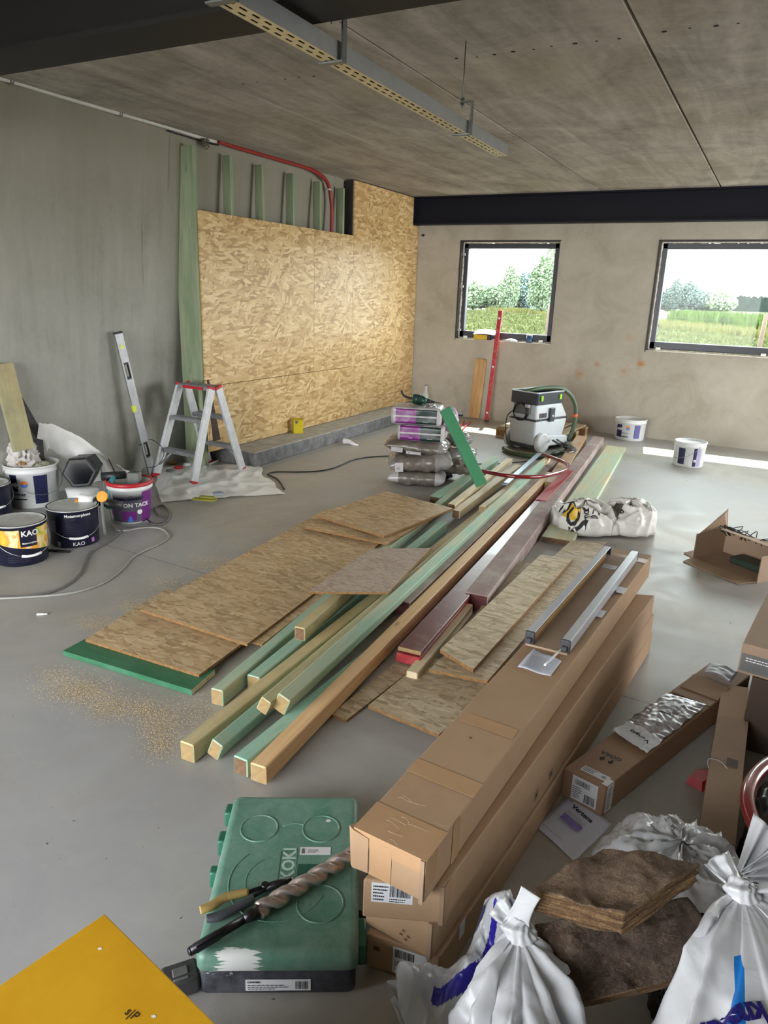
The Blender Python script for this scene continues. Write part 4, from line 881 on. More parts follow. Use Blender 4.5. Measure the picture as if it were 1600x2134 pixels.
timber((446, 1545), (1010, 1070), .082, .080, .048, .072, M_green, 'tilted green timber leaning against the long tan one at the front', 22, None, 'timber', TG)
timber((548, 1456), (1104, 984), .152, .150, .045, .065, M_tan, 'upper tan timber tilted, left of the pair lying on top', 24, None, 'timber', TG)
timber((585, 1450), (1128, 962), .157, .150, .055, .075, M_green, 'upper pale green timber with broad tinted side, right of the pair lying on top', 22, None, 'timber', TG)
timber((500, 1580), (806, 1330), .074, .074, .06, .07, M_greent, 'dark green timber on the floor tucked left of the orange pine one', 0, M_endd, 'timber', TG)
timber((537, 1595), (1146, 984), .084, .095, .062, .070, M_pine, 'long orange pine timber, its end nearest the camera', 0, None, 'timber', TG)
timber((838, 1253), (1158, 955), .085, .09, .085, .08, M_mauve, 'dusty mauve beam with dark end, between the green and the pine timbers', 0, M_endm, 'timber', TG, .004, 'beam')
timber((850, 1366), (1180, 985), .070, .08, .115, .045, M_redb, 'bright red board under the maroon plank', 0, M_redb, 'board', TG, .003, 'board')
timber((853, 1352), (1172, 998), .098, .105, .112, .022, M_maroon, 'glossy maroon faced plank with raw osb-coloured edge, right of the pine timber', 0, M_end, 'plank', TG, .002, 'plank')
timber((1126, 1042), (1186, 980), .110, .116, .085, .006, M_redb, 'faded red strip at the far end of the maroon plank under the red hose', 0, M_redb, 'board', TG, .002, 'board')
timber((993, 1238), (1247, 910), .105, .105, .125, .10, M_mauve, 'wide dusty beam with cement-crusted side, longest at the right of the pile', 0, M_endm, 'timber', TG, .005, 'beam')
timber((1150, 1005), (1212, 908), .11, .10, .12, .095, wood('dusty_pine_beam', (176, 128, 82), (200, 160, 116), (190, 176, 160), .5, .6), 'pine beam with orange side at the far end next to the vacuum cleaner', 0, None, 'timber', TG, .005, 'beam')
timber((858, 1401), (976, 1257), .058, .058, .052, .055, M_pale, 'short pale timber offcut right of the red board', 0, M_pale, 'timber', TG)
timber((1160, 1122), (1284, 930), .045, .045, .21, .042, wood('tan_mint_plank', (196, 182, 138), (218, 206, 168), (166, 200, 176), .38, .62), 'wide tan and mint plank at the right edge of the pile, under the torn sack', 0, M_endd, 'plank', TG, .003, 'plank')
timber((941, 1050), (1062, 955), .12, .12, .055, .05, M_pale, 'pale batten under the foot of the leaning green board', 0, M_endd, 'batten', TG, .003, 'batten')
timber((950, 1063), (1080, 968), .10, .10, .06, .065, M_pale, 'stained pale timber with a dark square end near the bag stack', 0, M_endd, 'timber', TG)
timber((1005, 1055), (1142, 952), .13, .135, .05, .05, M_pale, 'pale batten between the stained timber and the upper green one at the far end', 0, None, 'batten', TG, .003, 'batten')
timber((905, 1035), (1030, 957), .07, .07, .09, .06, M_greent, 'mint timber beside the foot of the bag stack', 0, M_endd, 'timber', TG)
timber((1052, 1008), (1124, 944), .155, .16, .045, .012, plain('grey_blue_profile', (128, 140, 152), .4, .5, .05), 'grey-blue metal profile lying on the far ends of the timbers', 0, plain('grey_blue_profile', (128, 140, 152)), 'metal_profile', None, .001, 'profile')
# leaning green board
M_grn = plain('bright_green_paint', (62, 126, 90), .45, 0, .08, 6, .05); M_grd = wood('dark_green_board', (40, 96, 66), (58, 118, 84), None, 0, .4, ((110, 150, 130), .35), False)
A_, B_ = G(1004, 1011, .17), WY(927, 852, 5.18)
plank_between(A_, B_, Vector((.8, .6, 0)), .095, .022, M_grn, 'green_plank', 'bright green board leaning on the stack of bags', 'board')
m_ = M(); q = [G(*p, .028) for p in ((131, 1356), (178, 1331), (431, 1410), (399, 1438))]; 
q[1] += (q[1]-q[0])*.55; q[2] += (q[2]-q[3])*.55
m_.prism(q, (0, 0, -.025)); m_.b.normal_update()
for f in m_.b.faces:
    if f.normal.x > .8: f.material_index = 1
x_ = (q[3]-q[0]).normalized(); R = Matrix((x_, Vector((0, 0, 1)).cross(x_), Vector((0, 0, 1)))).transposed()
tag(m_.build('green_board', [M_grd, M_pale], at=q[0], rot=R), 'dark green painted board flat on the floor under the osb sheets', 'board')
# osb sheets on the floor
OF = [(148, 120, 82), (184, 154, 112), (202, 174, 134), (222, 200, 162)]
OG = [(136, 114, 84), (168, 148, 116), (188, 168, 138), (208, 192, 164)]
M_of = osb('floor_osb', OF, 1.35, .5, (168, 150, 126)); M_og = osb('grey_brown_osb', OG, 1.35, .5, (170, 156, 136)); M_fb = osb('grey_chipboard', [(146, 128, 112), (172, 154, 138), (186, 170, 154), (200, 186, 172)], 2.4, .3, (168, 156, 142))
def sheet(px, zs, th, mat, label, edge=None, name='osb_sheet', grp='osb sheets and strips lying on the floor', ext=None):
    q = [G(p[0], p[1], z) for p, z in zip(px, zs)]
    m_ = M(); m_.prism([p-Vector((0, 0, th)) for p in q], (0, 0, th)); m_.b.normal_update()
    for f in m_.b.faces:
        if abs(f.normal.z) < .5: f.material_index = 1
    return tag(m_.build(name, [mat, edge or M_osbe], at=q[0]), label, 'osb sheet' if 'osb' in name else 'board', grp)
sheet([(178, 1332), (415, 1406), (560, 1300), (345, 1228)], [.042]*4, .013, M_of, 'brown stained osb sheet lying on the green board, nearest of the left sheets')
sheet([(312, 1272), (546, 1343), (905, 1060), (700, 1068)], [.054, .054, .06, .06], .010, M_of, 'lower of the two long osb sheets, showing as a strip beside the green timbers')
sheet([(293, 1270), (515, 1342), (898, 1052), (682, 1060)], [.068, .068, .072, .072], .012, M_of, 'long osb sheet on the left of the timber pile, second from the front')
sheet([(634, 1098), (808, 1133), (918, 1069), (740, 1048)], [.094, .094, .094, .094], .012, M_of, 'osb offcut under the topmost one near the bag stack')
sheet([(656, 1072), (800, 1117), (944, 1059), (806, 1024)], [.118, .118, .118, .118], .014, M_of, 'topmost large osb offcut in front of the bag stack')
sheet([(643, 1233), (809, 1235), (897, 1142), (772, 1143)], [.176, .176, .178, .178], .011, M_fb, 'greyish chipboard offcut resting on the green timbers', None, 'chipboard_sheet')
sheet([(690, 1488), (722, 1500), (865, 1390), (835, 1370)], [.014]*4, .012, M_og, 'narrow osb strip on the floor beside the pine timber')
sheet([(767, 1470), (914, 1531), (1085, 1385), (890, 1370)], [.03]*4, .014, M_og, 'dark scratched osb sheet running under the long cartons')
sheet([(984, 1290), (1004, 1330), (1112, 1172), (1066, 1172)], [.050]*4, .012, M_og, 'osb strip showing left of the pale top strip')
sheet([(894, 1395), (1016, 1419), (1264, 1130), (1190, 1126)], [.068, .068, .06, .06], .014, M_og, 'long osb sheet under the pale top strip beside the cartons')
sheet([(917, 1353), (986, 1395), (1194, 1164), (1126, 1156)], [.092, .092, .085, .085], .018, osb('pale_osb', [(150, 130, 96), (186, 166, 130), (206, 188, 154), (222, 208, 178)], 1.1, .3, (160, 148, 126)), 'pale thick osb strip lying topmost beside the maroon plank')
# sawdust
M_saw = plain('sawdust', (196, 176, 138), .95, 0, .15, 60, 0, .1)
m_ = M(); 
def crumb(p, s):
    a_ = random.uniform(0, 6.28); v1 = Vector((math.cos(a_), math.sin(a_), 0))*s; v2 = Vector((-v1.y, v1.x, 0))*.5; h_ = Vector((0, 0, s*random.uniform(.2, .8)))
    vs_ = [m_.b.verts.new(p+v) for v in (-v1, v2*.8, v1, h_+v2*.1)]; m_._face([vs_[0], vs_[1], vs_[3]]); m_._face([vs_[1], vs_[2], vs_[3]]); m_._face([vs_[2], vs_[0], vs_[3]])
for px, py, sx, sy, n_ in ((165, 1440, 40, 16, 4200), (235, 1475, 30, 16, 2600), (120, 1405, 26, 10, 900), (330, 1500, 26, 22, 3000), (335, 1550, 22, 18, 1800), (300, 1475, 16, 12, 900), (440, 1172, 26, 9, 1700), (500, 1130, 18, 8, 600), (275, 1262, 14, 9, 1000), (205, 1300, 24, 10, 1700), (350, 1215, 22, 10, 900), (560, 1105, 20, 8, 500), (400, 1490, 30, 26, 1500)):
    for i in range(n_):
        p = G(random.gauss(px, sx), random.gauss(py, sy)); crumb(p+Vector((0, 0, .0006)), random.uniform(.001, .0027))
tag(m_.build('sawdust', M_saw), 'pale sawdust scattered around the green board and osb sheets', 'sawdust', kind='stuff')
m_ = M()
for i in range(420):
    x_, y_ = random.uniform(-4.0, 2.0), random.uniform(.8, 8.8); crumb(Vector((x_, y_, .0006)), random.uniform(.002, .006))
tag(m_.build('floor_grit', plain('dark_grit', (84, 76, 66), .95)), 'small dark crumbs and grit strewn over the concrete floor', 'grit', kind='stuff')

# ================================================================== CARTONS
M_card = plain('brown_cardboard', (174, 144, 114), .72, 0, .06, 3, .05, .3, 0, ((160, 128, 96), .3)); M_cardd = plain('aged_cardboard', (162, 138, 116), .75, 0, .08, 4, .08, .3)
M_tape = plain('clear_packing_tape', (188, 152, 116), .16, 0, .06, 8, .1, .5, .3); M_lab = plain('paper_label', (222, 224, 228), .55, 0, .02); M_ink = plain('black_ink', (28, 28, 32), .6, 0, .02); M_cin = plain('carton_inside', (112, 84, 60), .85)
class Frame:
    """face-aligned frame: origin o, axes u (right), v (up), n (out)"""
    def __init__(s, o, u, v): s.o = Vector(o); s.u = Vector(u).normalized(); s.v = Vector(v).normalized(); s.n = s.u.cross(s.v).normalized()
    def p(s, x, y, e=.001): return s.o+s.u*x+s.v*y+s.n*e
    def rect(s, m_, x0, y0, x1, y1, e=.001, mi=0): m_.quad([s.p(x0, y0, e), s.p(x1, y0, e), s.p(x1, y1, e), s.p(x0, y1, e)], mi)
def decal(root, fr, x0, y0, x1, y1, mat, name, e=.001, th=.0004):
    m_ = M(); m_.prism([fr.p(x0, y0, e-th), fr.p(x1, y0, e-th), fr.p(x1, y1, e-th), fr.p(x0, y1, e-th)], fr.n*th); return m_.build(name, mat, root)
def barcode(root, fr, x0, y0, x1, y1, n=26, e=.0016, seed=1, name='barcode'):
    r_ = random.Random(seed); m_ = M(); x = x0; st = (x1-x0)/(n*2)
    while x < x1-st: 
        w_ = st*r_.choice([.6, 1, 1.6]); fr.rect(m_, x, y0, min(x+w_, x1), y1, e); x += w_+st*r_.choice([.6, .9, 1.4])
    return m_.build(name, M_ink, root)
def lines(root, fr, x0, y0, x1, y1, n, e=.0016, mat=None, seed=3, name='fine_print'):
    r_ = random.Random(seed); m_ = M(); dy = (y1-y0)/n
    for i in range(n):
        x = x0; xe = x0+(x1-x0)*r_.uniform(.6, 1)
        while x < xe: 
            w_ = r_.uniform(.03, .09)*(x1-x0)+.001; fr.rect(m_, x, y0+i*dy+dy*.25, min(x+w_, xe), y0+i*dy+dy*.65, e); x += w_+.015*(x1-x0)+.0006
    return m_.build(name, mat or M_ink, root)
def words(root, fr, x, y, size, body, mat=None, e=.0016, bold=0.0, flip=False, name='lettering', sx=1.0):
    m_ = M(); s_ = -1 if flip else 1; m_.text(body, size, lambda a_, b_: fr.p(x+s_*a_, y+s_*b_, e), 0, bold, 'LEFT', sx); return m_.build(name, mat or M_ink, root)
def carton(nl, nr, fr_, h, label, grp, flap=0):
    L = fr_-nr; fl_ = nl+L; ro = thing('long_carton', label, 'carton', (nl+nr)/2-Vector((0, 0, h)), 0, grp); dz = Vector((0, 0, h))
    x_ = L.normalized(); R = Matrix((x_, Vector((0, 0, 1)).cross(x_).normalized(), Vector((0, 0, 1)))).transposed(); wd = (nr-nl).length
    c_ = (nl+fr_)/2-dz/2; m_ = M(); m_.hexa([nl-dz, nr-dz, fr_-dz, fl_-dz], [nl, nr, fr_, fl_])
    bmesh.ops.bevel(m_.b, geom=list(m_.b.edges), offset=.004, segments=2, profile=.5, affect='EDGES')
    m_.build('carton_body', M_card, ro, at=nl-dz)
    end = Frame(nl-dz, nr-nl, (0, 0, 1)); side = Frame(nr-dz, L, (0, 0, 1)); top = Frame(nl, nr-nl, L)
    return ro, end, side, top, wd, L.length, h
GL = 'stacked long brown cartons'
Wd = .186
def near_far(nr_px, fr_px, nl_px, z):
    nr = G(*nr_px, z); fr_ = G(*fr_px, z); nl = G(*nl_px, z); nl = nr+(nl-nr).normalized()*Wd; return nl, nr, fr_
c4 = carton(*near_far((917, 1994), (1360, 1318), (777, 1949), .105), .103, 'lowest of the four stacked long cartons, white label on its end', GL)
c3 = carton(*near_far((904, 1926), (1363, 1279), (762, 1851), .215), .108, 'third long carton from the top, plain end with small printed symbol', GL)
c2 = carton(*near_far((927, 1847), (1364, 1240), (775, 1844-10), .325), .108, 'second long carton from the top, barcode label under the top one', GL)
c1 = carton(*near_far((889, 1795), (1358, 1157), (741, 1724), .440), .113, 'topmost long brown carton carrying the aluminium profiles', GL)
ro, en, si, tp, wd_, L_, h_ = c1
# tape on the top carton
decal(ro, tp, -.001, -.002, wd_+.001, .10, M_tape, 'tape', .0012); decal(ro, tp, .0, .24, wd_, .30, M_tape, 'tape', .0012); decal(ro, tp, .02, .52, wd_-.01, .57, M_tape, 'tape', .0012); decal(ro, tp, .0, L_-.14, wd_, L_-.08, M_tape, 'tape', .0012)
decal(ro, en, -.001, .075, wd_, h_+.0005, M_tape, 'tape', .0012); decal(ro, en, .045, .004, .10, .1, M_tape, 'tape', .0014); decal(ro, si, .0, .03, .05, h_, M_tape, 'tape', .0012); decal(ro, si, .13, .0, .17, h_, M_tape, 'tape', .0012)
m_ = M(); a_ = en.p(-.006, .012, .002); m_.hexa([en.p(-.008, .004, 0), en.p(-.004, .006, -.03), en.p(-.002, h_-.006, -.03), en.p(-.014, h_-.002, 0)], [en.p(-.0, .004, .006), en.p(.04, .006, .003), en.p(.04, h_-.012, .003), en.p(.0, h_-.004, .006)]); m_.build('end_flap', M_card, ro)
m_ = M(); fr = en; m_.prism([en.p(wd_-.012, -.002, .002), en.p(wd_-.002, -.002, .002), en.p(wd_-.002, h_, .002), en.p(wd_-.012, h_, .002)], en.n*.004); m_.build('seam_flap', M_cardd, ro)
m_ = M()
for i in range(10):
    x0 = random.uniform(.01, wd_-.03); y0 = random.uniform(.0, .16) if i < 18 else random.uniform(.5, .6); m_.tube([tp.p(x0, y0, .0022), tp.p(x0+.012, y0+random.uniform(-.004, .006), .0034), tp.p(x0+random.uniform(.02, .05), y0+random.uniform(-.01, .01), .0022)], .0002, 4)
m_.build('tape_wrinkle_glints', plain('tape_glint', (205, 190, 170), .12, 0, .02, 5, 0, .6, .5), ro)  # pale threads paint the thin highlights along the tape's wrinkles
m_ = M(); m_.cyl(tp.p(.078, .46, .0), tp.p(.078, .46, .0013), .004, None, 10); m_.build('punched_hole', M_cin, ro)
m_ = M(); q = tp.p(.1, L_*.5, .0)
# labels
ro, en, si, tp, wd_, L_, h_ = c2; decal(ro, en, .02, .048, .115, .103, M_lab, 'label'); barcode(ro, en, .062, .066, .110, .097, 20, .0016, 2); lines(ro, en, .024, .052, .06, .098, 5); lines(ro, en, .062, .05, .11, .063, 2, .0016, None, 7); decal(ro, si, .0, .0, .035, h_, M_tape, 'tape', .0012)
m_ = M(); m_.prism([en.p(wd_-.01, 0, .001), en.p(wd_, 0, .001), en.p(wd_, h_, .001), en.p(wd_-.01, h_, .001)], en.n*.004); m_.build('seam_flap', M_cardd, ro)
ro, en, si, tp, wd_, L_, h_ = c3
m_ = M(); 
for (x0, y0) in ((.105, .04), (.118, .03), (.098, .026), (.112, .018)): en.rect(m_, x0, y0, x0+.008, y0+.006, .0012)
m_.build('printed_symbol', M_cin, ro)
for t in (.30, .36): 
    fr = Frame(si.p(t*L_, .03, 0), si.u, si.v); m_ = M(); fr.rect(m_, 0, 0, .028, .002); fr.rect(m_, 0, .028, .028, .03); fr.rect(m_, 0, 0, .002, .03); fr.rect(m_, .026, 0, .028, .03); fr.rect(m_, .008, .006, .020, .022); m_.build('printed_symbol', M_ink, ro)
m_ = M(); m_.prism([en.p(wd_-.012, 0, .001), en.p(wd_-.002, 0, .001), en.p(wd_-.002, h_, .001), en.p(wd_-.012, h_, .001)], en.n*.004); m_.build('seam_flap', M_cardd, ro)
ro, en, si, tp, wd_, L_, h_ = c4; decal(ro, en, .07, .01, .155, .09, M_lab, 'label'); barcode(ro, en, .076, .06, .125, .085, 18, .0016, 5); lines(ro, en, .075, .015, .15, .05, 6); m_ = M(); en.rect(m_, .02, .06, .036, .074, .0012); m_.build('printed_symbol', M_cin, ro)
fr = Frame(si.p(.10, .06, 0), si.u, si.v); decal(ro, fr, 0, 0, .03, .05, M_lab, 'label')
# aluminium profiles with end caps lying on a cardboard tray on the top carton
M_cap = plain('dark_grey_end_cap', (58, 60, 64), .5, 0, .05, 10); M_al = plain('satin_aluminium', (196, 200, 208), .34, .45, .03, 12)
M_tancard = plain('golden_card_strip', (186, 146, 92), .6, 0, .05, 5)
zt = .44
rl = [(G(1106, 1318, zt+.05), G(1266, 1140, zt+.05)), (G(1180, 1336, zt+.05), G(1323, 1150, zt+.05))]
ctr = (rl[0][0]+rl[1][1])/2; d_ = (rl[0][1]-rl[0][0]).normalized(); perp = Vector((d_.y, -d_.x, 0))
tro = thing('cardboard_tray', 'flat open cardboard tray between the two aluminium profiles', 'tray', Vector((ctr.x, ctr.y, zt)))
m_ = M(); a_, b_, c_, e_ = rl[0][0]-perp*.012, rl[1][0]+perp*.01, rl[1][1]+perp*.01, rl[0][1]-perp*.012
m_.prism([Vector((p.x, p.y, zt+.002)) for p in (a_-d_*.01, b_-d_*.01, c_+d_*.01, e_+d_*.01)], (0, 0, .008)); m_.build('tray_floor', M_cardd, tro)
m_ = M(); p0_ = Vector((a_.x, a_.y, zt+.01))+perp*.022; m_.prism([p0_, p0_+perp*.004, p0_+perp*.004+d_*1.0, p0_+d_*1.0], (0, 0, .036)); m_.build('tray_side', M_tancard, tro)
for px, py in ((1262, 1172), (1167, 1338)):
    pass
q = G(1270, 1182, zt+.01); fr = Frame(q, perp, d_); decal(tro, fr, -.03, -.02, .03, .03, M_lab, 'label', .001); lines(tro, fr, -.025, -.015, .025, .025, 5)
for i, (a_, b_) in enumerate(rl):
    b_ = a_+d_*((b_-a_).length); ro = thing('aluminium_profile', ['left aluminium profile with dark end caps on the top carton', 'right aluminium profile with dark end caps, its outer face pale and bright'][i], 'profile', Vector((a_.x, a_.y, zt+.01)), 0, 'aluminium profiles on the top carton')
    R = Matrix((d_, Vector((-d_.y, d_.x, 0)), Vector((0, 0, 1)))).transposed(); c_ = (a_+b_)/2; c_.z = zt+.01+.0225; L_ = (b_-a_).length
    m_ = M(); m_.box(c_+R @ Vector((0, 0, .020)), (L_, .030, .005), R, 0, .001); m_.box(c_+R @ Vector((0, -.013 if i else .013, -.002)), (L_, .004, .041), R, 0, .001); m_.box(c_+R @ Vector((0, 0, -.018)), (L_, .028, .003), R); m_.build('channel', M_al, ro)
    for e_, s_ in ((a_, -1), (b_, 1)):
        k = M(); q = Vector((e_.x, e_.y, c_.z)); k.box(q+d_*s_*.004, (.012, .034, .047), R, 0, .003, 2); k.box(q+d_*s_*.014-Vector((0, 0, .006)), (.014, .02, .02), R, 0, .003); k.build('end_cap', M_cap, ro)
# leaflets
def paper(px, z, label, lift=.004, name='paper_sheet', mat=None, curl=0.0, zs=None):
    q = [G(p[0], p[1], z) for p in px]; m_ = M()
    def fn(u, v):
        p = q[0].lerp(q[1], u).lerp(q[3].lerp(q[2], u), v); k = (1-u)*(v) ; return p+Vector((0, 0, lift+curl*max(0, (1-u)*1.6-.9)**2+.002*math.sin(u*7+v*3)))
    m_.grid(12, 12, fn); o_ = m_.build(name, mat or plain('printer_paper', (206, 210, 224), .6, 0, .02)); md = o_.modifiers.new('t', 'SOLIDIFY'); md.thickness = .0004; tag(o_, label, 'paper'); return o_, q, fn
def on_paper(fn, q, flat=0): return lambda x, y: fn(x, y)
pl, ql, fnl = paper([(1078, 1391), (1147, 1411), (1170, 1379), (1113, 1352)], zt, 'white printed leaflet lying on the top carton by the profile ends', .003)
fr = Frame(ql[0]+Vector((0, 0, .0055)), ql[1]-ql[0], ql[3]-ql[0]); lines(pl, fr, .015, .012, .10, .10, 14, .001, M_grey_p)
m_ = M(); m_.tube([G(1135, 1386, zt+.012), G(1150, 1372, zt+.018), G(1160, 1362, zt+.02), G(1172, 1352, zt+.02)], .004, 8); tag(m_.build('profile_cable', M_wp), 'short white cable coming out of the right profile over the leaflet', 'cable')
# white slips under the right profile
for i, (px, py, l_) in enumerate(((1228, 1275, 'white slip under the right profile, nearest the leaflet'), (1252, 1232, 'dark printed slip under the right profile, middle one'), (1275, 1235-8, 'white slip poking out from under the right profile, farthest'))):
    q = G(px, py, zt+.0035); fr = Frame(q, perp, d_); m_ = M(); m_.prism([fr.p(-.05, -.035), fr.p(.055, -.03), fr.p(.055, .04), fr.p(-.05, .035)], (0, 0, .0012)); o_ = tag(m_.build('paper_slip', M_gp if i == 1 else M_lab), l_, 'paper')
    if i == 1: barcode(o_, fr, -.0, -.02, .03, .02, 12, .003, 9)
# carton with GORA print
Z5 = .110
nl, nr, fr5, fl5 = G(1175, 1600, Z5), G(1261, 1643, Z5), G(1564, 1407, Z5), G(1480, 1380, Z5)
nl = nr+(nl-nr); L5 = fr5-nr; ro5 = thing('long_carton', 'opened long carton with barcode label and upward arrows, right of the stack', 'carton', (nl+nr)/2-Vector((0, 0, Z5)))
dz = Vector((0, 0, Z5-.002)); m_ = M(); m_.hexa([nl-dz, nr-dz, fr5-dz, fl5-dz], [nl, nr, fr5, fl5]); bmesh.ops.bevel(m_.b, geom=list(m_.b.edges), offset=.004, segments=2, profile=.5, affect='EDGES'); m_.build('carton_body', plain('brown_cardboard_two', (154, 124, 98), .72, 0, .06, 4, .05), ro5)
en, si, tp = Frame(nl-dz, nr-nl, (0, 0, 1)), Frame(nr-dz, L5, (0, 0, 1)), Frame(nl, nr-nl, L5)
w5 = (nr-nl).length
decal(ro5, en, .035, .012, .125, .102, M_lab, 'label', .0012); barcode(ro5, en, .045, .072, .10, .092, 20, .002, 4); barcode(ro5, en, .082, .018, .12, .05, 14, .002, 6); lines(ro5, en, .038, .02, .075, .066, 6, .002)
decal(ro5, tp, .045, .03, .165-.01, .062, M_lab, 'label', .0012) if w5 > .15 else decal(ro5, tp, .04, .03, w5-.015, .062, M_lab, 'label', .0012)
lines(ro5, tp, .045, .035, w5-.05, .058, 3, .002); m_ = M(); m_.cyl(tp.p(w5-.032, .046, .0012), tp.p(w5-.032, .046, .002), .008, None, 12); m_.build('printed_symbol', M_grey_p, ro5)
decal(ro5, si, .015, .003, .055, .106, M_lab, 'label', .0012); decal(ro5, tp, w5-.02, .012, w5, .052, M_lab, 'label', .0014); lines(ro5, Frame(si.p(.02, .012, 0), si.u, si.v), .0, .0, .028, .085, 12, .002)
m_ = M()
for x_ in (.055, .085):
    tp.rect(m_, x_-.003, .135, x_+.003, .155, .0014); m_._face([m_.b.verts.new(tp.p(x_-.011, .142, .0014)), m_.b.verts.new(tp.p(x_, .126, .0014)), m_.b.verts.new(tp.p(x_+.011, .142, .0014))])
m_.build('printed_arrows', M_ink, ro5)
words(ro5, tp, .105, .182, .026, 'GÓRA', None, .0014, .0006, True)
for t in (.66, .72, .82): 
    m_ = M(); m_.box(tp.p(w5/2, L5.length*t, .001), (w5*.98, .003, .003), math.atan2(tp.u.y, tp.u.x)); m_.build('crease', M_cin, ro5)
m_ = M(); m_.hexa([tp.p(0, L5.length*.72, .001), tp.p(w5, L5.length*.72, .001), tp.p(w5*.98, L5.length*.82, .012), tp.p(.0, L5.length*.82, .016)], [tp.p(0, L5.length*.72, .004), tp.p(w5, L5.length*.72, .004), tp.p(w5*.98, L5.length*.82, .015), tp.p(.0, L5.length*.82, .019)]); m_.build('lid_flap', M_cardd, ro5)
# silver mailing bag
sv = N('silver_foil_bag'); f = sv.noise(1, 5, .6, sv.mp((16, 40, 16), (0, 0, .5)), 1); sv.base(sv.ramp(f, [(.35, s2l((130, 126, 130))), (.65, s2l((190, 188, 194)))])); sv.set(.3, .45); sv.bump(f, .35, .008); M_sil = sv.m
M_grp = plain('grey_mailing_bag', (146, 142, 150), .4, 0, .06, 8)
q = [G(1276, 1525, Z5+.005), G(1347, 1572, Z5+.005), G(1473, 1470, Z5+.005), G(1390, 1446, Z5+.005)]
ro = thing('mailing_bag', 'crumpled silver mailing bag lying across the opened long carton', 'bag', q[0].lerp(q[2], .5))
def fb(u, v, e=0):
    p = q[0].lerp(q[1], u).lerp(q[3].lerp(q[2], u), v); e_ = min(u, 1-u)*min(v, 1-v)*8; p += (q[1]-q[0])*.06*noise.noise(Vector((v*9, u*2, 0)))*(1 if u > .5 else -1)
    return p+Vector((0, 0, .004+e+.018*min(1, e_)+.010*abs(noise.noise(Vector((u*5, v*16, 3))))))
m_ = M(); m_.grid(30, 50, lambda u, v: fb(u, .22+v*.78)); m_.build('foil_sleeve', M_sil, ro)
m_ = M(); m_.grid(24, 14, lambda u, v: fb(u, v*.24)+Vector((0, 0, -.0005))); m_.build('paper_end', M_lab, ro)
k = M(); k.text('Vertens', .034, lambda a_, b_: fb(max(0, min(1, .86-a_*5.2)), max(0, min(.24, .09-b_*1.6+.04)), .002), 0, .001); k.build('lettering', M_ink, ro)
m_ = M(); m_.grid(10, 14, lambda u, v: fb(.35+u*.35, .55+v*.3, .0025)); m_.build('window_patch', M_grp, ro)
qq = [G(1466, 1402, Z5+.02), G(1520, 1425, Z5+.02), G(1537, 1402, Z5+.02), G(1478, 1383, Z5+.02)]
m_ = M(); m_.grid(14, 12, lambda u, v: qq[0].lerp(qq[1], u).lerp(qq[3].lerp(qq[2], u), v)+Vector((0, 0, .004+.012*math.sin(u*PI)+.004*noise.noise(Vector((u*4, v*6, 2)))))); o_ = m_.build('grey_pouch', M_grp); o_.modifiers.new('t', 'SOLIDIFY').thickness = .003; tag(o_, 'small grey plastic pouch on the far end of the opened carton', 'pouch')
# narrow carton strip
z_ = .125; nl, nr, fr6 = G(1455, 1735, z_), G(1532, 1762, z_), G(1566, 1433, z_); fr6 = G(1567, 1433, z_)
ro6 = thing('narrow_carton', 'narrow flattened carton pointing away, crossing the far end of the opened one', 'carton', (nl+nr)/2-Vector((0, 0, z_)))
fl6 = G(1506, 1424, z_); mid_l, mid_r = nl.lerp(fl6, .72), nr.lerp(fr6, .72)
m_ = M(); dz = Vector((0, 0, .12)); m_.hexa([nl-dz, nr-dz, mid_r-dz, mid_l-dz], [nl, nr, mid_r, mid_l]); m_.build('carton_body', M_cardd, ro6)
m_ = M(); dz = Vector((0, 0, .008)); ud = (nr-nl)*.12; up3 = Vector((0, 0, -.004)); m_.hexa([mid_l-dz+up3, mid_r-dz-ud+up3, fr6-dz-ud+up3, fl6-dz+up3], [mid_l+up3, mid_r-ud+up3, fr6-ud+up3, fl6+up3]); m_.hexa([mid_l-Vector((0, 0, .12)), mid_r-ud*.9-Vector((0, 0, .12)), fr6-ud*.9-Vector((0, 0, .12)), fl6-Vector((0, 0, .12))], [mid_l-dz, mid_r-ud-dz, fr6-ud-dz, fl6-dz]); m_.build('inner_panel', M_card, ro6)
t6 = Frame(nl, nr-nl, fl6-nl); L6 = (fl6-nl).length; w6 = (nr-nl).length
m_ = M(); t6.rect(m_, w6*.5, L6*.40, w6*.85, L6*.45, .0012); m_.build('printed_symbol', plain('faded_print', (104, 92, 84), .8), ro6)
m_ = M(); m_.tube([t6.p(.0, L6*.38, -.02), t6.p(-.006, L6*.40, .004), t6.p(w6*.3, L6*.41, .003), t6.p(w6*.55, L6*.38, .002)], .0012, 5); m_.build('adhesive_strip', M_bw, ro6)
# sheet on the floor
pp, qp, fnp = paper([(1197, 1797), (1275, 1718), (1194, 1655), (1114, 1721)], 0, 'white printed sheet with a violet block lying on the floor by the carton end', .002, 'paper_sheet', None, .0)
c_ = sum(qp, Vector())/4; fr = Frame(qp[3]+Vector((0, 0, .0045)), qp[0]-qp[3], qp[2]-qp[3]); W_, H_ = (qp[0]-qp[3]).length, (qp[2]-qp[3]).length
ang = 0
fr = Frame(qp[3]+Vector((0, 0, .0052)), (qp[0]-qp[3]), (qp[2]-qp[3]))
words(pp, fr, W_*.20, H_*.74, .027, 'Vertens', None, .0005, .0008); decal(pp, fr, W_*.2, H_*.44, W_*.66, H_*.56, plain('violet_block', (140, 122, 190), .6), 'printed_block', .0006)
for y0 in (.60, .38): lines(pp, fr, W_*.22, H_*y0, W_*.7, H_*(y0+.05), 2, .0006, M_grey_p, int(y0*10))
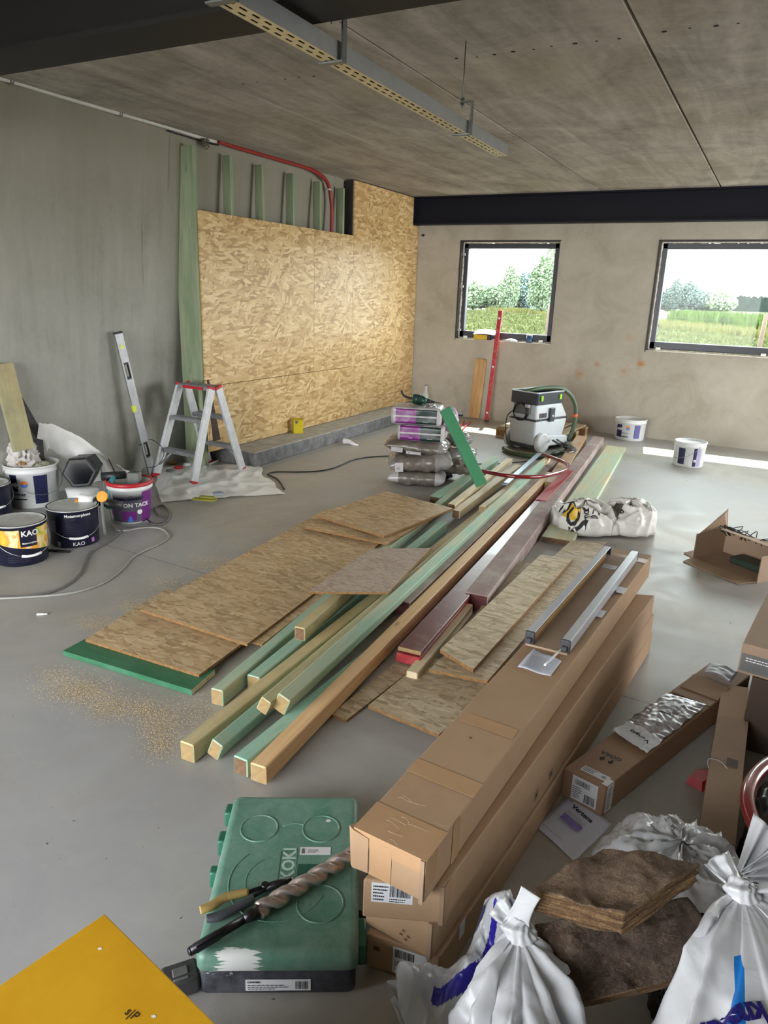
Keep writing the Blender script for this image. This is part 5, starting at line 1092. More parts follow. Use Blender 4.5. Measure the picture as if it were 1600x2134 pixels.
lines(pp, fr, W_*.1, H_*.1, W_*.8, H_*.13, 1, .0006, M_grey_p); m_ = M(); fr.rect(m_, W_*.08, H_*.82, W_*.15, H_*.93, .0006); m_.build('printed_symbol', M_grey_p, pp)
# red packaging
m_ = M(); q = [G(1428, 1634), G(1462, 1652), G(1482, 1640), G(1478, 1616), G(1445, 1618)]
m_.hexa([p+Vector((0, 0, .002)) for p in q], [p+(q[0].lerp(q[3], .5)-p)*.25+Vector((0, 0, .03)) for p in q]); tag(m_.build('red_packet', M_redp), 'small red packet on the floor left of the narrow carton', 'packet')
# right hand cartons and dark things
def rcarton(c_, sx, sy, z0, z1, rz, mat, label, lb=True):
    ro = thing('carton', label, 'carton', Vector((c_[0], c_[1], z0)), rz); R = Matrix.Rotation(rz, 3, 'Z'); m_ = M(); m_.box(Vector((c_[0], c_[1], (z0+z1)/2)), (sx, sy, z1-z0), R, 0, .004, 2); m_.build('carton_body', mat, ro)
    if lb:
        o_ = Vector((c_[0], c_[1], z0))+R @ Vector((-sx/2, -sy/2, 0)); f_ = Frame(o_, R @ Vector((1, 0, 0)), (0, 0, 1)); decal(ro, f_, .005, .01, sx-.01, (z1-z0)*.68, M_gy, 'label', .0012); lines(ro, f_, .02, .05, .16, .07, 2, .002, M_lab); barcode(ro, f_, .12, .015, .2, .045, 18, .002, 3)
    return ro
pR = G(1556, 1352, .42)
rcarton((pR.x+.28, pR.y+.32), .52, .62, .302, .42, -.12, M_cardd, 'brown carton with a printed grey label strip, on the dark carton at the right edge')
rcarton((pR.x+.30, pR.y+.30), .50, .56, .0, .30, -.05, plain('dark_brown_carton', (74, 58, 48), .8, 0, .1, 5), 'dark brown carton at the right frame edge under the labelled carton', False)
# open carton on floor mid right
q0_, q1_, q2_ = G(1448, 1182), G(1540, 1222), G(1640, 1200)
c_ = G(1530, 1190)+Vector((.02, .10, 0)); ro = thing('open_carton', 'open brown carton lying on the floor at the right, flaps spread', 'carton', c_, 0)
R = Matrix.Rotation(-.58, 3, 'Z'); sx, sy, sz, t_ = .46, .30, .17, .005
def pt(x, y, z): return c_+R @ Vector((x, y, z))
m_ = M()
m_.box(pt(0, sy/2, sz/2), (sx, t_, sz), R); m_.box(pt(-sx/2, 0, sz/2), (t_, sy, sz), R); m_.box(pt(sx/2, 0, sz/2), (t_, sy, sz), R); m_.box(pt(0, 0, .004), (sx, sy, t_), R); m_.build('carton_body', M_cardd, ro)
m_ = M(); m_.prism([pt(-sx/2, -sy/2, .006), pt(sx/2, -sy/2, .006), pt(sx/2-.03, -sy/2-.13, .002), pt(-sx/2+.02, -sy/2-.12, .002)], (0, 0, .004)); m_.build('flap', M_cardd, ro)
m_ = M(); m_.prism([pt(-sx/2, sy/2-.01, sz), pt(sx/2, sy/2-.01, sz), pt(sx/2-.04, -.03, sz+.03), pt(-sx/2+.10, -.06, sz+.05)], (0, 0, .004)); m_.build('flap', M_cardd, ro)
m_ = M(); m_.prism([pt(-sx/2, -sy/2, sz-.01), pt(-sx/2, sy/2, sz), pt(-sx/2+.02, sy/2-.06, sz+.15), pt(-sx/2+.08, -.02, sz+.14)], (.004, .002, 0)); m_.build('flap', M_cardd, ro)
m_ = M(); m_.prism([pt(-sx/2-.0, -sy/2, .0), pt(-sx/2-.0, sy/2, .0), pt(-sx/2-.10, sy/2-.03, .003), pt(-sx/2-.09, -sy/2+.02, .003)], (0, 0, .004)); m_.build('flap', M_cardd, ro)
m_ = M(); m_.box(pt(.05, .05, .03), (.24, .12, .04), R, 0, .006); tag(m_.build('green_pack', plain('dark_green_pack', (50, 66, 58), .5)), 'dark greenish pack inside the open carton', 'pack')
m_ = M()
for i in range(16):
    a_ = pt(random.uniform(-.2, .12), random.uniform(.06, .14), sz-.02); m_.tube([a_, a_+Vector((random.uniform(-.06, .06), random.uniform(-.03, .03), random.uniform(.03, .07))), a_+Vector((random.uniform(-.12, .12), random.uniform(-.05, .05), random.uniform(.0, .04)))], .003, 5)
tag(m_.build('cable_bundle', M_blk), 'bunch of thin black cables sticking out behind the open carton', 'cables')
# ================================================================== FOREGROUND TOOLS
# green tool case
uC = Vector((.325, .189, 0)).normalized(); vC = Vector((-uC.y, uC.x, 0)); oC = Vector((-.945, .937, 0)); RC = Matrix((uC, vC, Vector((0, 0, 1)))).transposed(); wC, lC, hC = .380, .556, .128
def cp(x, y, z=0): return oC+RC @ Vector((x, y, z))
def cinv(px, py, z=hC): p = RC.transposed() @ (G(px, py, z)-oC); return p.x, p.y
ro = thing('tool_case', 'green and black power tool case with dusty scuffed lid in the foreground', 'tool case', oC+RC @ Vector((wC/2, lC/2, 0)))
a = N('scuffed_green_plastic'); f = a.noise(14, 7, .75, None, .5); g = a.noise(4, 5, .65)
c = a.mix(a.ramp(f, [(.30, G1(0.2)), (.66, G1(.8))]), a.ramp(g, [(.35, s2l((40, 104, 82))), (.65, s2l((54, 124, 100)))]), s2l((132, 160, 148)))
scr = a.noise(1, 5, .7, a.mp((20, 120, 40), (0, 0, .6)), 1.5); c = a.mix(a.ramp(scr, [(.66, G1(0)), (.72, G1(.5))]), c, s2l((150, 176, 164)))
X_ = a.sep(); ctr_ = a.math('ABSOLUTE', a.math('SUBTRACT', X_[0], .10)); inx = a.ramp(ctr_, [(.02, G1(1)), (.10, G1(.0))]); iny = a.ramp(a.math('ADD', X_[1], .1), [(.116, G1(1)), (.135, G1(0))])
sp = a.noise(1, 5, .7, a.mp((7, 130, 130)), .4); w_ = a.math('GREATER_THAN', a.math('MULTIPLY', a.math('MULTIPLY', inx, iny), sp), .34); c = a.mix(w_, c, s2l((220, 224, 222)))
a.base(c); a.set(.42); a.bump(f, .06, .002); M_case = a.m
a = N('dusty_black_plastic'); f = a.noise(16, 7, .75); c = a.ramp(f, [(.4, s2l((44, 46, 54))), (.75, s2l((96, 98, 106)))])
X_ = a.sep(); w_ = a.math('MULTIPLY', a.math('LESS_THAN', X_[0], .09), a.math('MULTIPLY', a.math('GREATER_THAN', X_[2], .060), a.math('GREATER_THAN', a.noise(1, 6, .75, a.mp((16, 50, 50))), .56))); c = a.mix(w_, c, s2l((210, 214, 214))); a.base(c); a.set(.5); M_caseb = a.m
def rbox(m_, x0, y0, x1, y1, z0, z1, r0, r1, br, n=6):
    """rounded-corner tray shape with soft upper edge br, corner radius r"""
    def rg(ins, z, r):
        pts = []
        for cx, cy, a0 in ((x1-ins-r, y1-ins-r, 0), (x0+ins+r, y1-ins-r, PI/2), (x0+ins+r, y0+ins+r, PI), (x1-ins-r, y0+ins+r, 1.5*PI)):
            for k in range(n+1): an = a0+PI/2*k/n; pts.append(m_.b.verts.new(cp(cx+math.cos(an)*r, cy+math.sin(an)*r, z)))
        return pts
    rs = [rg(.008, z0, r0), rg(0, z0+.008, r0), rg(0, z1-br, r0)]
    for k in range(1, 5): an = PI/2*k/4; rs.append(rg(br*(1-math.cos(an)), z1-br+br*math.sin(an), max(.004, r0-br*(1-math.cos(an))*.5)))
    m_.loft(rs, 0, True)
m_ = M(); rbox(m_, .006, .006, wC-.006, lC-.006, 0, .080, .02, 0, .004); m_.build('case_base', M_caseb, ro, at=oC, rot=RC)
m_ = M(); rbox(m_, 0, 0, wC, lC, .074, hC, .024, 0, .022); m_.build('case_lid', M_case, ro, at=oC, rot=RC)
for px, py, r in ((540, 1726, .052), (669, 1727, .052), (667, 1883, .058)):
    x, y = cinv(px, py); m_ = M(); pts = [cp(x+math.cos(t*PI/16)*r, y+math.sin(t*PI/16)*r*1.0, hC) for t in range(33)]; m_.tube(pts, .0028, 6, 0, 1)
    m_._face([m_.b.verts.new(cp(x+math.cos(t*PI/16)*r, y+math.sin(t*PI/16)*r, hC+.0008)) for t in range(32)]); m_.build('embossed_ring', M_case, ro, at=oC, rot=RC)
x, y = cinv(580, 1835); m_ = M(); pts = [cp(x+math.cos(t*PI/24)*.128, y+math.sin(t*PI/24)*.128, hC) for t in range(18, 46)]; m_.tube(pts, .002, 6, 0, 1); pts = [cp(x+math.cos(t*PI/24)*.085, y+math.sin(t*PI/24)*.085, hC) for t in range(12, 40)]; m_.tube(pts, .0015, 6, 0, 1)
x1_, y1_ = cinv(590, 1722); m_.tube([cp(x1_, y1_, hC), cp(x1_+.03, y1_+.012, hC), cp(x1_+.065, y1_+.004, hC)], .002, 6); m_.build('embossed_arc', M_case, ro, at=oC, rot=RC)
x, y = cinv(603, 1850); m_ = M(); m_.text('HiKOKI', .048, lambda p, q: cp(x+.006-q, y-.022+p, hC+.0012), 0, .0016); m_.build('lettering', plain('pale_mint_lettering', (176, 206, 192), .5), ro)
m_ = M(); fr = Frame(cp(x-.034, y-.05, hC), RC @ Vector((0, 1, 0)), RC @ Vector((-1, 0, 0))); 
pts = [cp(x+dx, y+dy, hC+.0006) for dx, dy in ((.010, -.05), (.010, .125), (-.034, .125), (-.034, -.05), (.010, -.05))]; m_.tube(pts, .0008, 5, 0, 1); m_.build('raised_border', M_case, ro, at=oC, rot=RC)
x, y = cinv(657, 1775); fr = Frame(cp(x, y, hC), RC @ Vector((1, 0, 0)), RC @ Vector((0, 1, 0))); o_ = decal(ro, fr, -.042, -.012, .042, .016, M_lab, 'sticker', .0012); barcode(ro, fr, -.038, -.008, -.026, .010, 5, .0018, 3); lines(ro, fr, -.02, -.006, .012, .008, 3, .0018)
x, y = cinv(655, 1812); fr = Frame(cp(x, y, hC), RC @ Vector((1, 0, 0)), RC @ Vector((0, 1, 0))); decal(ro, fr, -.045, -.02, .05, .018, plain('worn_label_green', (40, 86, 72), .4), 'worn_label', .001)
x, y = cinv(684, 1711); m_ = M(); m_._face([m_.b.verts.new(cp(x+math.cos(t*PI/8)*.007, y+math.sin(t*PI/8)*.006, hC+.0011)) for t in range(16)]); m_.build('paint_dot', M_wp, ro)
fr = Frame(cp(.0, .0055, 0), uC, (0, 0, 1)); o_ = decal(ro, fr, .115, .016, .268, .050, M_lab, 'sticker', .0012); barcode(ro, fr, .232, .021, .262, .045, 12, .002, 8); lines(ro, fr, .12, .019, .215, .036, 3, .002); words(ro, fr, .12, .040, .008, 'DH40MC', None, .002, .0002)
M_caseg = plain('green_latch', (44, 100, 80), .4, 0, .1, 14, 0, .5, 0, ((110, 140, 126), .3))
for y0, y1 in ((.385, .43), (.27, .30), (.50, .545)): m_ = M(); m_.box(cp(-.008, (y0+y1)/2, .078), (.026, y1-y0, .052), RC, 0, .006, 2); m_.build('hinge', M_caseg, ro, at=oC, rot=RC)
for y0, y1 in ((.045, .13), (.40, .44)): m_ = M(); m_.box(cp(wC+.008, (y0+y1)/2, .072), (.022, y1-y0, .06), RC, 0, .005, 2); m_.build('latch', M_caseg, ro, at=oC, rot=RC)
m_ = M(); m_.tube([cp(wC, .17, .07), cp(wC+.03, .18, .068), cp(wC+.032, .28, .066), cp(wC+.03, .37, .068), cp(wC, .385, .07)], .010, 8); m_.build('carry_handle', M_caseb, ro)
# drill bit
A_, B_ = G(396, 1983, hC+.02), G(738, 1778, hC+.026); d_ = (B_-A_).normalized(); L_ = (B_-A_).length
ro = thing('masonry_drill_bit', 'big rusty spiral masonry drill bit lying across the green tool case', 'drill bit', A_.lerp(B_, .5)-Vector((0, 0, .02)))
M_bit = plain('worn_steel', (204, 190, 184), .3, .75, .25, 26, .2, .5, 0, ((140, 106, 92), .5)); M_shk = plain('dark_oiled_steel', (62, 62, 66), .3, .8, .2, 22)
RB = d_.to_track_quat('Z', 'Y').to_matrix(); m_ = M(); n = 24; rings = []
t0, t1 = .36, .995
for i in range(150):
    t = t0+(t1-t0)*i/149; tw = t*L_*PI*2/.115; R_ = .0215 if i > 4 else .014+.0015*i
    rr = []
    for k in range(n):
        th = 2*PI*k/n; q = math.cos(th*2)*.5+.5; r = R_*(.46+.54*min(1, q*1.9)**1.6); an = th+tw; rr.append(m_.b.verts.new(A_+d_*(t*L_)+RB @ Vector((math.cos(an)*r, math.sin(an)*r, 0))))
    rings.append(rr)
m_.loft(rings, 0, True); m_.build('flute', M_bit, ro)
m_ = M(); m_.cyl(A_, A_+d_*L_*.30, .0105, None, 20); m_.cyl(A_+d_*L_*.29, A_+d_*L_*.365, .011, .019, 20); m_.cyl(A_-d_*.004, A_+d_*.002, .008, .0105, 20)
for an in (.4, 2.2, 4.0): m_.box(A_+d_*L_*.09+RB @ Vector((math.cos(an)*.0098, math.sin(an)*.0098, 0)), (.004, .004, L_*.13), RB @ Matrix.Rotation(an, 3, 'Z'), 0, .001)
m_.build('shank', M_shk, ro)
# pliers
z_ = hC+.012
ro = thing('pliers', 'long worn pliers with one tan and one grey grip under the drill bit', 'pliers', G(530, 1872, z_)-Vector((0, 0, .01)))
M_grip = plain('tan_worn_grip', (176, 152, 92), .6, 0, .15, 30, .3); M_grg = plain('grey_worn_grip', (74, 76, 82), .5, 0, .2, 30, .4)
def strap(pts, wd, th, nm, mat):
    p = [Vector(q) for q in pts]; m_ = M(); rs = []; R0 = None; n = len(p)
    sm = []
    for i in range(n-1):
        a_, b_, c_, e_ = p[max(i-1, 0)], p[i], p[i+1], p[min(i+2, n-1)]
        for k in range(6): t = k/6; sm.append(.5*((2*b_)+(c_-a_)*t+(2*a_-5*b_+4*c_-e_)*t*t+(3*b_-a_-3*c_+e_)*t**3))
    sm.append(p[-1])
    for i, q in enumerate(sm):
        t = (sm[min(i+1, len(sm)-1)]-sm[max(i-1, 0)]).normalized(); s_ = t.cross(Vector((0, 0, 1))).normalized(); k = .7+.3*math.sin(PI*min(1, (i+1)/len(sm)))
        rs.append([m_.b.verts.new(q+s_*math.cos(2*PI*j/10)*wd*k/2+Vector((0, 0, math.sin(2*PI*j/10)*th/2))) for j in range(10)])
    m_.loft(rs); m_.build(nm, mat, ro)
strap([G(417, 1897, z_+.010), G(440, 1888, z_+.010), G(470, 1870, z_+.008), G(518, 1858, z_+.006)], .026, .018, 'grip', M_grip)
strap([G(430, 1914, z_+.004), G(455, 1910, z_+.004), G(490, 1893, z_+.004), G(528, 1872, z_+.004)], .026, .018, 'grip', M_grg)
m_ = M(); m_.cyl(G(516, 1860, z_), G(556, 1845, z_), .0052, None, 10); m_.cyl(G(524, 1870, z_), G(560, 1849, z_), .0052, None, 10); m_.build('arm', M_shk, ro)
m_ = M(); a_, b_ = G(552, 1851, z_), G(606, 1832, z_); m_.cyl(a_, b_, .011, .008, 14); m_.cyl(a_+Vector((0, 0, .004)), a_+Vector((0, 0, .014)), .009, None, 14); m_.build('jaw', M_shk, ro)
# yellow case
zY = .42; A_ = G(218, 1903, zY); e1 = (G(0, 2052, zY)-A_); e2 = (G(460, 2134, zY)-A_); e1.normalize(); e2 = (e2-e1*e2.dot(e1)).normalized()
ro = thing('yellow_case', 'flat bright yellow case top cutting into the lower left corner of the picture', 'case', A_+e1*.3+e2*.25-Vector((0, 0, zY)))
a = N('yellow_lacquer'); f = a.noise(5, 5, .6); c = a.ramp(f, [(.35, s2l((206, 152, 22))), (.65, s2l((218, 166, 32)))]); c = a.mix(a.ramp(a.noise(40, 4, .7), [(.7, G1(0)), (.76, G1(.25))]), c, s2l((230, 214, 160))); a.base(c); a.set(.42); M_yl = a.m
m_ = M(); q = [A_, A_+e2*.62, A_+e2*.62+e1*.62, A_+e1*.62]; m_.hexa([p-Vector((0, 0, .03)) for p in q], q); bmesh.ops.bevel(m_.b, geom=list(m_.b.edges), offset=.003, segments=2, profile=.5, affect='EDGES'); m_.build('lid', M_yl, ro)
m_ = M(); ins = e1*.03+e2*.03; q2 = [A_+ins, A_+e2*.59+e1*.03, A_+e2*.59+e1*.59, A_+e1*.59+e2*.03]; m_.hexa([Vector((p.x, p.y, 0)) for p in q2], [Vector((p.x, p.y, zY-.03)) for p in q2]); m_.build('case_body', M_bp, ro)
t_o = G(258, 2112, zY); tx_ = (G(300, 2146, zY)-t_o).normalized(); ty_ = Vector((-tx_.y, tx_.x, 0)); m_ = M(); m_.text('s|P', .022, lambda p, q: t_o+tx_*p+ty_*q+Vector((0, 0, .0006)), 0, .0002); m_.build('lettering', plain('brown_black_print', (60, 44, 20), .6), ro)
for px, py in ((208, 1977), (320, 2118)): m_ = M(); q = G(px, py, zY+.0006); m_._face([m_.b.verts.new(q+Vector((math.cos(t*PI/6)*.004*(1+.4*math.sin(t*2.1)), math.sin(t*PI/6)*.003*(1+.3*math.cos(t*3)), 0))) for t in range(12)]); m_.build('paint_speck', M_wp, ro)
# black plastic piece beside the case
ro = thing('battery_pack', 'dark grey plastic battery half hidden between the yellow case and green tool case', 'battery', G(372, 2050))
q = G(376, 2042, .03)+Vector((0, 0, .0)); R = Matrix.Rotation(.9, 3, 'Z'); q.z = .03; m_ = M(); m_.box(q, (.085, .06, .05), R, 0, .008, 2); m_.build('housing', plain('dusty_dark_plastic', (66, 66, 68), .5, 0, .2, 20), ro); m_ = M(); m_.box(q+Vector((0, 0, .026)), (.035, .022, .006), R, 0, .002); m_.build('contact_plate', M_gy, ro); m_ = M(); m_.box(q+R @ Vector((-.0, -.02, .026)), (.035, .006, .006), R, 0, .002); m_.build('rail', M_gy, ro)

# ================================================================== BAGS AND INSULATION, LOWER RIGHT
def bagmat(name, base, prints=()):
    a = N(name); f = a.noise(5, 5, .6); c = a.ramp(f, [(.3, dk(s2l(base), .93)), (.7, dk(s2l(base), 1.05))]); a.base(c); a.set(.26); a.b.inputs['Subsurface Weight'].default_value = .0
    v1 = a.vor(1, a.mp((9, 9, 5), (0, 0, 0), a.mix(.10, a.co, a.n_col())), 'F1').outputs['Distance']; a.bump(a.math('ADD', a.math('MULTIPLY', v1, .6), a.math('MULTIPLY', a.noise(7, 3, .5, None, .8), .6)), .55, .02); return a.m
M_bag = bagmat('white_polythene', (196, 198, 202)); M_bagb = plain('violet_blue_print', (42, 34, 150), .28, 0, .08, 9, .2); M_bagc = plain('sky_blue_print', (26, 112, 190), .28, 0, .08, 9, .2); M_bagn = plain('navy_print', (30, 24, 96), .3, 0, .05)
def knot_bag(name, label, K, base, rx, ry, seed, prints, tails, npl=9, hz=None, grp=None, rot=0.0):
    """K: knot, base: centre of the foot on the floor"""
    ro = thing(name, label, 'bag', base, 0, grp); m_ = M(); nu, nv = 150, 46
    def fn(u, v):
        th = u*2*PI; ct, st_ = math.cos(th), math.sin(th); vv = v
        prof = (1-(1-vv)**1.5)**.72; zz = K.z*(1-vv**2.4) if vv < 1 else 0
        c_ = K.lerp(base, vv**.8); dx, dy = ct*rx*prof, st_*ry*prof; cr, sr = math.cos(rot), math.sin(rot)
        q = Vector((c_.x+dx*cr-dy*sr, c_.y+dx*sr+dy*cr, zz))
        pl = abs(math.sin(th*npl/2+2.2*noise.noise(Vector((ct*1.3+seed, st_*1.3, vv*1.6)))))
        amp = .20*(1-vv)**.7+.05; rad = Vector((dx, dy, 0)); q -= Vector((dx*cr-dy*sr, dx*sr+dy*cr, 0))*amp*(1-pl)*1.3
        q += Vector((0, 0, 1))*(.03*noise.noise(Vector((ct*2.5+seed, st_*2.5, vv*3+seed)))*math.sin(vv*PI))
        k = (1-abs(noise.noise(Vector((q.x*6+seed, q.y*6, q.z*4)))))**5*.7+(1-abs(noise.noise(Vector((q.x*13+seed, q.y*13, q.z*9)))))**5*.35; q += Vector((ct, st_, .6))*(.022*(k-.5))*min(1, vv*3)
        q.z = max(.004, q.z); return q
    def mi(u, v):
        for (u0, u1, v0, v1, i) in prints:
            if u0 <= (u % 1) <= u1 and v0 <= v <= v1+.08*math.sin(u*60): return i
        return 0
    m_.grid(nu, nv, fn, mi, True, True); m_.build('bag_body', [M_bag, M_bagb, M_bagc, M_bagn], ro)
    k = M(); Rk = Matrix.Rotation(.5, 3, 'Z') @ Matrix.Rotation(.5, 3, 'Y')
    def fk(u, v):
        th = u*2*PI; ph = v*PI; d_ = Vector((math.cos(th)*math.sin(ph), math.sin(th)*math.sin(ph), math.cos(ph))); tw = 1-.22*abs(math.sin(th*2+ph*2.4+seed))-.10*abs(math.sin(th*5-ph*3))
        return K+Vector((0, 0, .004))+Rk @ Vector((d_.x*.046*tw, d_.y*.034*tw, d_.z*.032*tw))
    k.grid(48, 24, fk, 0, True, True); k.build('knot', M_bag, ro)
    for (d, ln, wd, sd) in tails:
        d = Vector(d).normalized(); s_ = d.cross(Vector((.2, -.9, .5))).normalized(); k = M()
        def ft(u, v, d=d, s_=s_, ln=ln, wd=wd, sd=sd):
            w_ = wd*(.22+.78*v**.8); x = (u-.5)*w_; f_ = math.sin(u*PI*3+sd)*.010*(1-v*.4)+.008*noise.noise(Vector((u*5, v*5, sd)))
            return K+d*(ln*v*(1+.06*math.sin(u*9+sd)))+s_*x+d.cross(s_)*f_
        k.grid(30, 16, ft); o_ = k.build('tail', M_bag, ro); o_.modifiers.new('t', 'SOLIDIFY').thickness = .0008
    return ro, fn
kA = G(1082, 1946, .36)
bA, fA = knot_bag('plastic_sack', 'white plastic sack tied in a knot beside the end of the stacked cartons', kA, Vector((-.17, .93, 0)), .165, .20, 2.0,
    ((.86, .935, .42, .62, 1), (.60, .66, .55, .85, 1), (.965, .99, .30, .42, 1)), (((-.75, .45, .12), .075, .055, 3.0),), 11)
tp_ = [G(1046, 1922, .37), G(1100, 1938, .37), G(1126, 1872, .47), G(1086, 1846, .49)]
m_ = M(); m_.grid(14, 16, lambda u, v: (tp_[0].lerp(tp_[1], u)).lerp(tp_[3].lerp(tp_[2], u), v)+Vector((0, 0, .010*math.sin(u*PI*2+v)*(1-v)))+(tp_[1]-tp_[0])*.15*math.sin(v*PI)*(u-.5)*-1)
o_ = m_.build('tail', M_bag, bA); o_.modifiers.new('t', 'SOLIDIFY').thickness = .0015
kC = G(1546, 1862, .46)
bC, fC = knot_bag('plastic_sack', 'knotted white plastic sack with large dark blue lettering at the right frame edge', kC, Vector((.235, 1.02, 0)), .24, .30, 5.0,
    ((.68, .725, .14, .42, 2), (.80, .86, .80, .95, 3)), (((.9, .3, .15), .14, .07, 2.0), ((-.6, .75, .1), .09, .06, 4.0)), 9)
# lettering wrapped over the right sack
from mathutils.bvhtree import BVHTree
body = [o for o in COL.objects if o.parent == bC and o.name.startswith('bag_body')][0]
bv = BVHTree.FromPolygons([WORLD[body] @ v.co for v in body.data.vertices], [tuple(p.vertices) for p in body.data.polygons])
def drape(tree, p, up_=.6, e=.002):
    h_ = tree.ray_cast(Vector((p.x, p.y, up_)), Vector((0, 0, -1)))
    return (h_[0]+Vector((0, 0, e))) if h_[0] else Vector((p.x, p.y, .01))
def seen(tree, px, py):
    d_ = ray(px, py).normalized(); h_ = tree.ray_cast(EYE, d_); return h_[0] if h_[0] else G(px, py, .15)
p0_, p1_ = seen(bv, 1586, 2092), seen(bv, 1500, 2130); tx_ = (p1_-p0_); tx_.z = 0; tx_.normalize(); ty_ = Vector((-tx_.y, tx_.x, 0))
m_ = M(); m_.text('knauf', .050, lambda x, y: p0_+tx_*x+ty_*y, 0, .0022); bmesh.ops.subdivide_edges(m_.b, edges=list(m_.b.edges), cuts=2)
for v in m_.b.verts: v.co = drape(bv, v.co, .8, .0035)
m_.build('lettering', M_bagn, bC)
# open crumpled sack lying along the cartons
ro = thing('crumpled_sack', 'crumpled open white sack with a violet-blue stripe along the foot of the cartons', 'bag', G(900, 2110))
P = [G(822, 2032, .10), G(880, 2018, .12), G(930, 2030, .10), G(970, 1995, .14), G(1000, 1925, .20), G(1012, 1886, .24), G(1050, 1872, .24)]
Q = [G(825, 2085, .02), G(845, 2150, .03), G(900, 2190, .03), G(985, 2150, .05), G(1030, 2070, .10), G(1060, 2000, .16), G(1075, 1920, .22)]
def crv(Pn, u):
    x = u*(len(Pn)-1); i = min(int(x), len(Pn)-2); t = x-i; a_, b_, c_, e_ = Pn[max(i-1, 0)], Pn[i], Pn[i+1], Pn[min(i+2, len(Pn)-1)]
    return .5*((2*b_)+(c_-a_)*t+(2*a_-5*b_+4*c_-e_)*t*t+(3*b_-a_-3*c_+e_)*t**3)
def fn(u, v):
    p = crv(P, u).lerp(crv(Q, u), v); k = noise.ridged_multi_fractal(Vector((p.x*9, p.y*9, 3)), .8, 2.2, 4, 1.0, 2.0)
    return p+Vector((0, 0, .05*math.sin(v*PI)*(1+.5*math.sin(u*17))+.022*(k-1.0)+.01))
m_ = M(); m_.grid(110, 46, fn, lambda u, v: 1 if (.40 < v+.10*math.sin(u*9) < .62 and .28 < u < .82) else 0); o_ = m_.build('bag_body', [M_bag, M_bagb], ro); o_.modifiers.new('t', 'SOLIDIFY').thickness = .001
m_ = M()
def fn(u, v):
    p = crv([G(822, 2032, .10), G(812, 2060, .06), G(830, 2110, .03), G(850, 2160, .02)], u); return p+Vector((.05*v+.01*math.sin(u*20), .02*math.sin(u*9)*v, -.06*v*math.sin(u*PI)))
m_.grid(30, 10, fn); m_.build('rim_fold', M_bag, ro)
P2_ = [G(985, 2000, .10), G(990, 1940, .20), G(1010, 1885, .26), G(1045, 1868, .28), G(1080, 1880, .28)]
Q2_ = [G(1020, 2010, .05), G(1030, 1960, .12), G(1040, 1925, .17), G(1060, 1910, .2), G(1090, 1910, .24)]
def fn(u, v):
    p = crv(P2_, u).lerp(crv(Q2_, u), v); return p+Vector((0, 0, -.03*math.sin(v*PI)+.012*noise.noise(p*30)))
m_ = M(); m_.grid(50, 20, fn, lambda u, v: 1 if v < .12 and u < .5 else 0); o_ = m_.build('inner_fold', [plain('grey_film_inside', (150, 152, 160), .3, 0, .2, 8, .2), M_bagn], ro)
# sack behind the slabs with gathered neck
kD = G(1552, 1800, .40)
def dome(name, label, c_, rx, ry, hz, seed, mats, mi, fr=1.6, neck=None, part='bag_body'):
    ro = thing(name, label, 'bag', Vector((c_.x, c_.y, 0))); m_ = M()
    def fn(u, v):
        th = u*2*PI; ph = v*PI/2; ct, st_ = math.cos(th), math.sin(th); pp_ = Vector((ct*fr+seed, st_*fr, v*2.2)); k = .4+(1-abs(noise.noise(pp_*1.3)))**5*.9+(1-abs(noise.noise(pp_*3.1)))**5*.6
        r = (math.sin(ph)**.75)*(1+.10*(k-1)); q = Vector((c_.x+ct*rx*r, c_.y+st_*ry*r, hz*(math.cos(ph)**.7)*(1+.10*(k-1))))
        if neck is not None:
            w_ = max(0, 1-(Vector((q.x, q.y, 0))-Vector((neck.x, neck.y, 0))).length/.16); q = q.lerp(neck, w_*w_*.9)
        q.z = max(.003, q.z); return q
    m_.grid(90, 40, fn, mi, True, True); m_.build(part, mats, ro); return ro
bD = dome('plastic_sack', 'white plastic sack with sky-blue print behind the mineral wool slabs', Vector((.0, 1.72, 0)), .22, .22, .26, 9.0, [M_bag, M_bagc], lambda u, v: 1 if .05 < u < .13 and .35 < v < .6 else 0, 1.6, kD-Vector((0, 0, .04)))
for d, ln, wd, sd in (((.5, .55, .7), .12, .13, 1.0), ((.8, .1, .5), .09, .10, 4.0)):
    d = Vector(d).normalized(); s_ = d.cross(Vector((.2, -.9, .5))).normalized(); k = M()
    def ft(u, v, d=d, s_=s_, ln=ln, wd=wd, sd=sd): return kD-Vector((0, 0, .03))+d*(ln*v)+s_*((u-.5)*wd*(.2+.8*v))+d.cross(s_)*(math.sin(u*PI*7+sd)*.011)
    k.grid(30, 14, ft); o_ = k.build('tail', M_bag, bD); o_.modifiers.new('t', 'SOLIDIFY').thickness = .0008
dome('plastic_sack', 'white plastic sack with a sky-blue patch squeezed under the mineral wool slabs', Vector((.0, 1.03, 0)), .17, .17, .25, 12.0, [M_bag, M_bagc], lambda u, v: 1 if .78 < u < .88 and .35 < v < .6 else 0, 1.6)
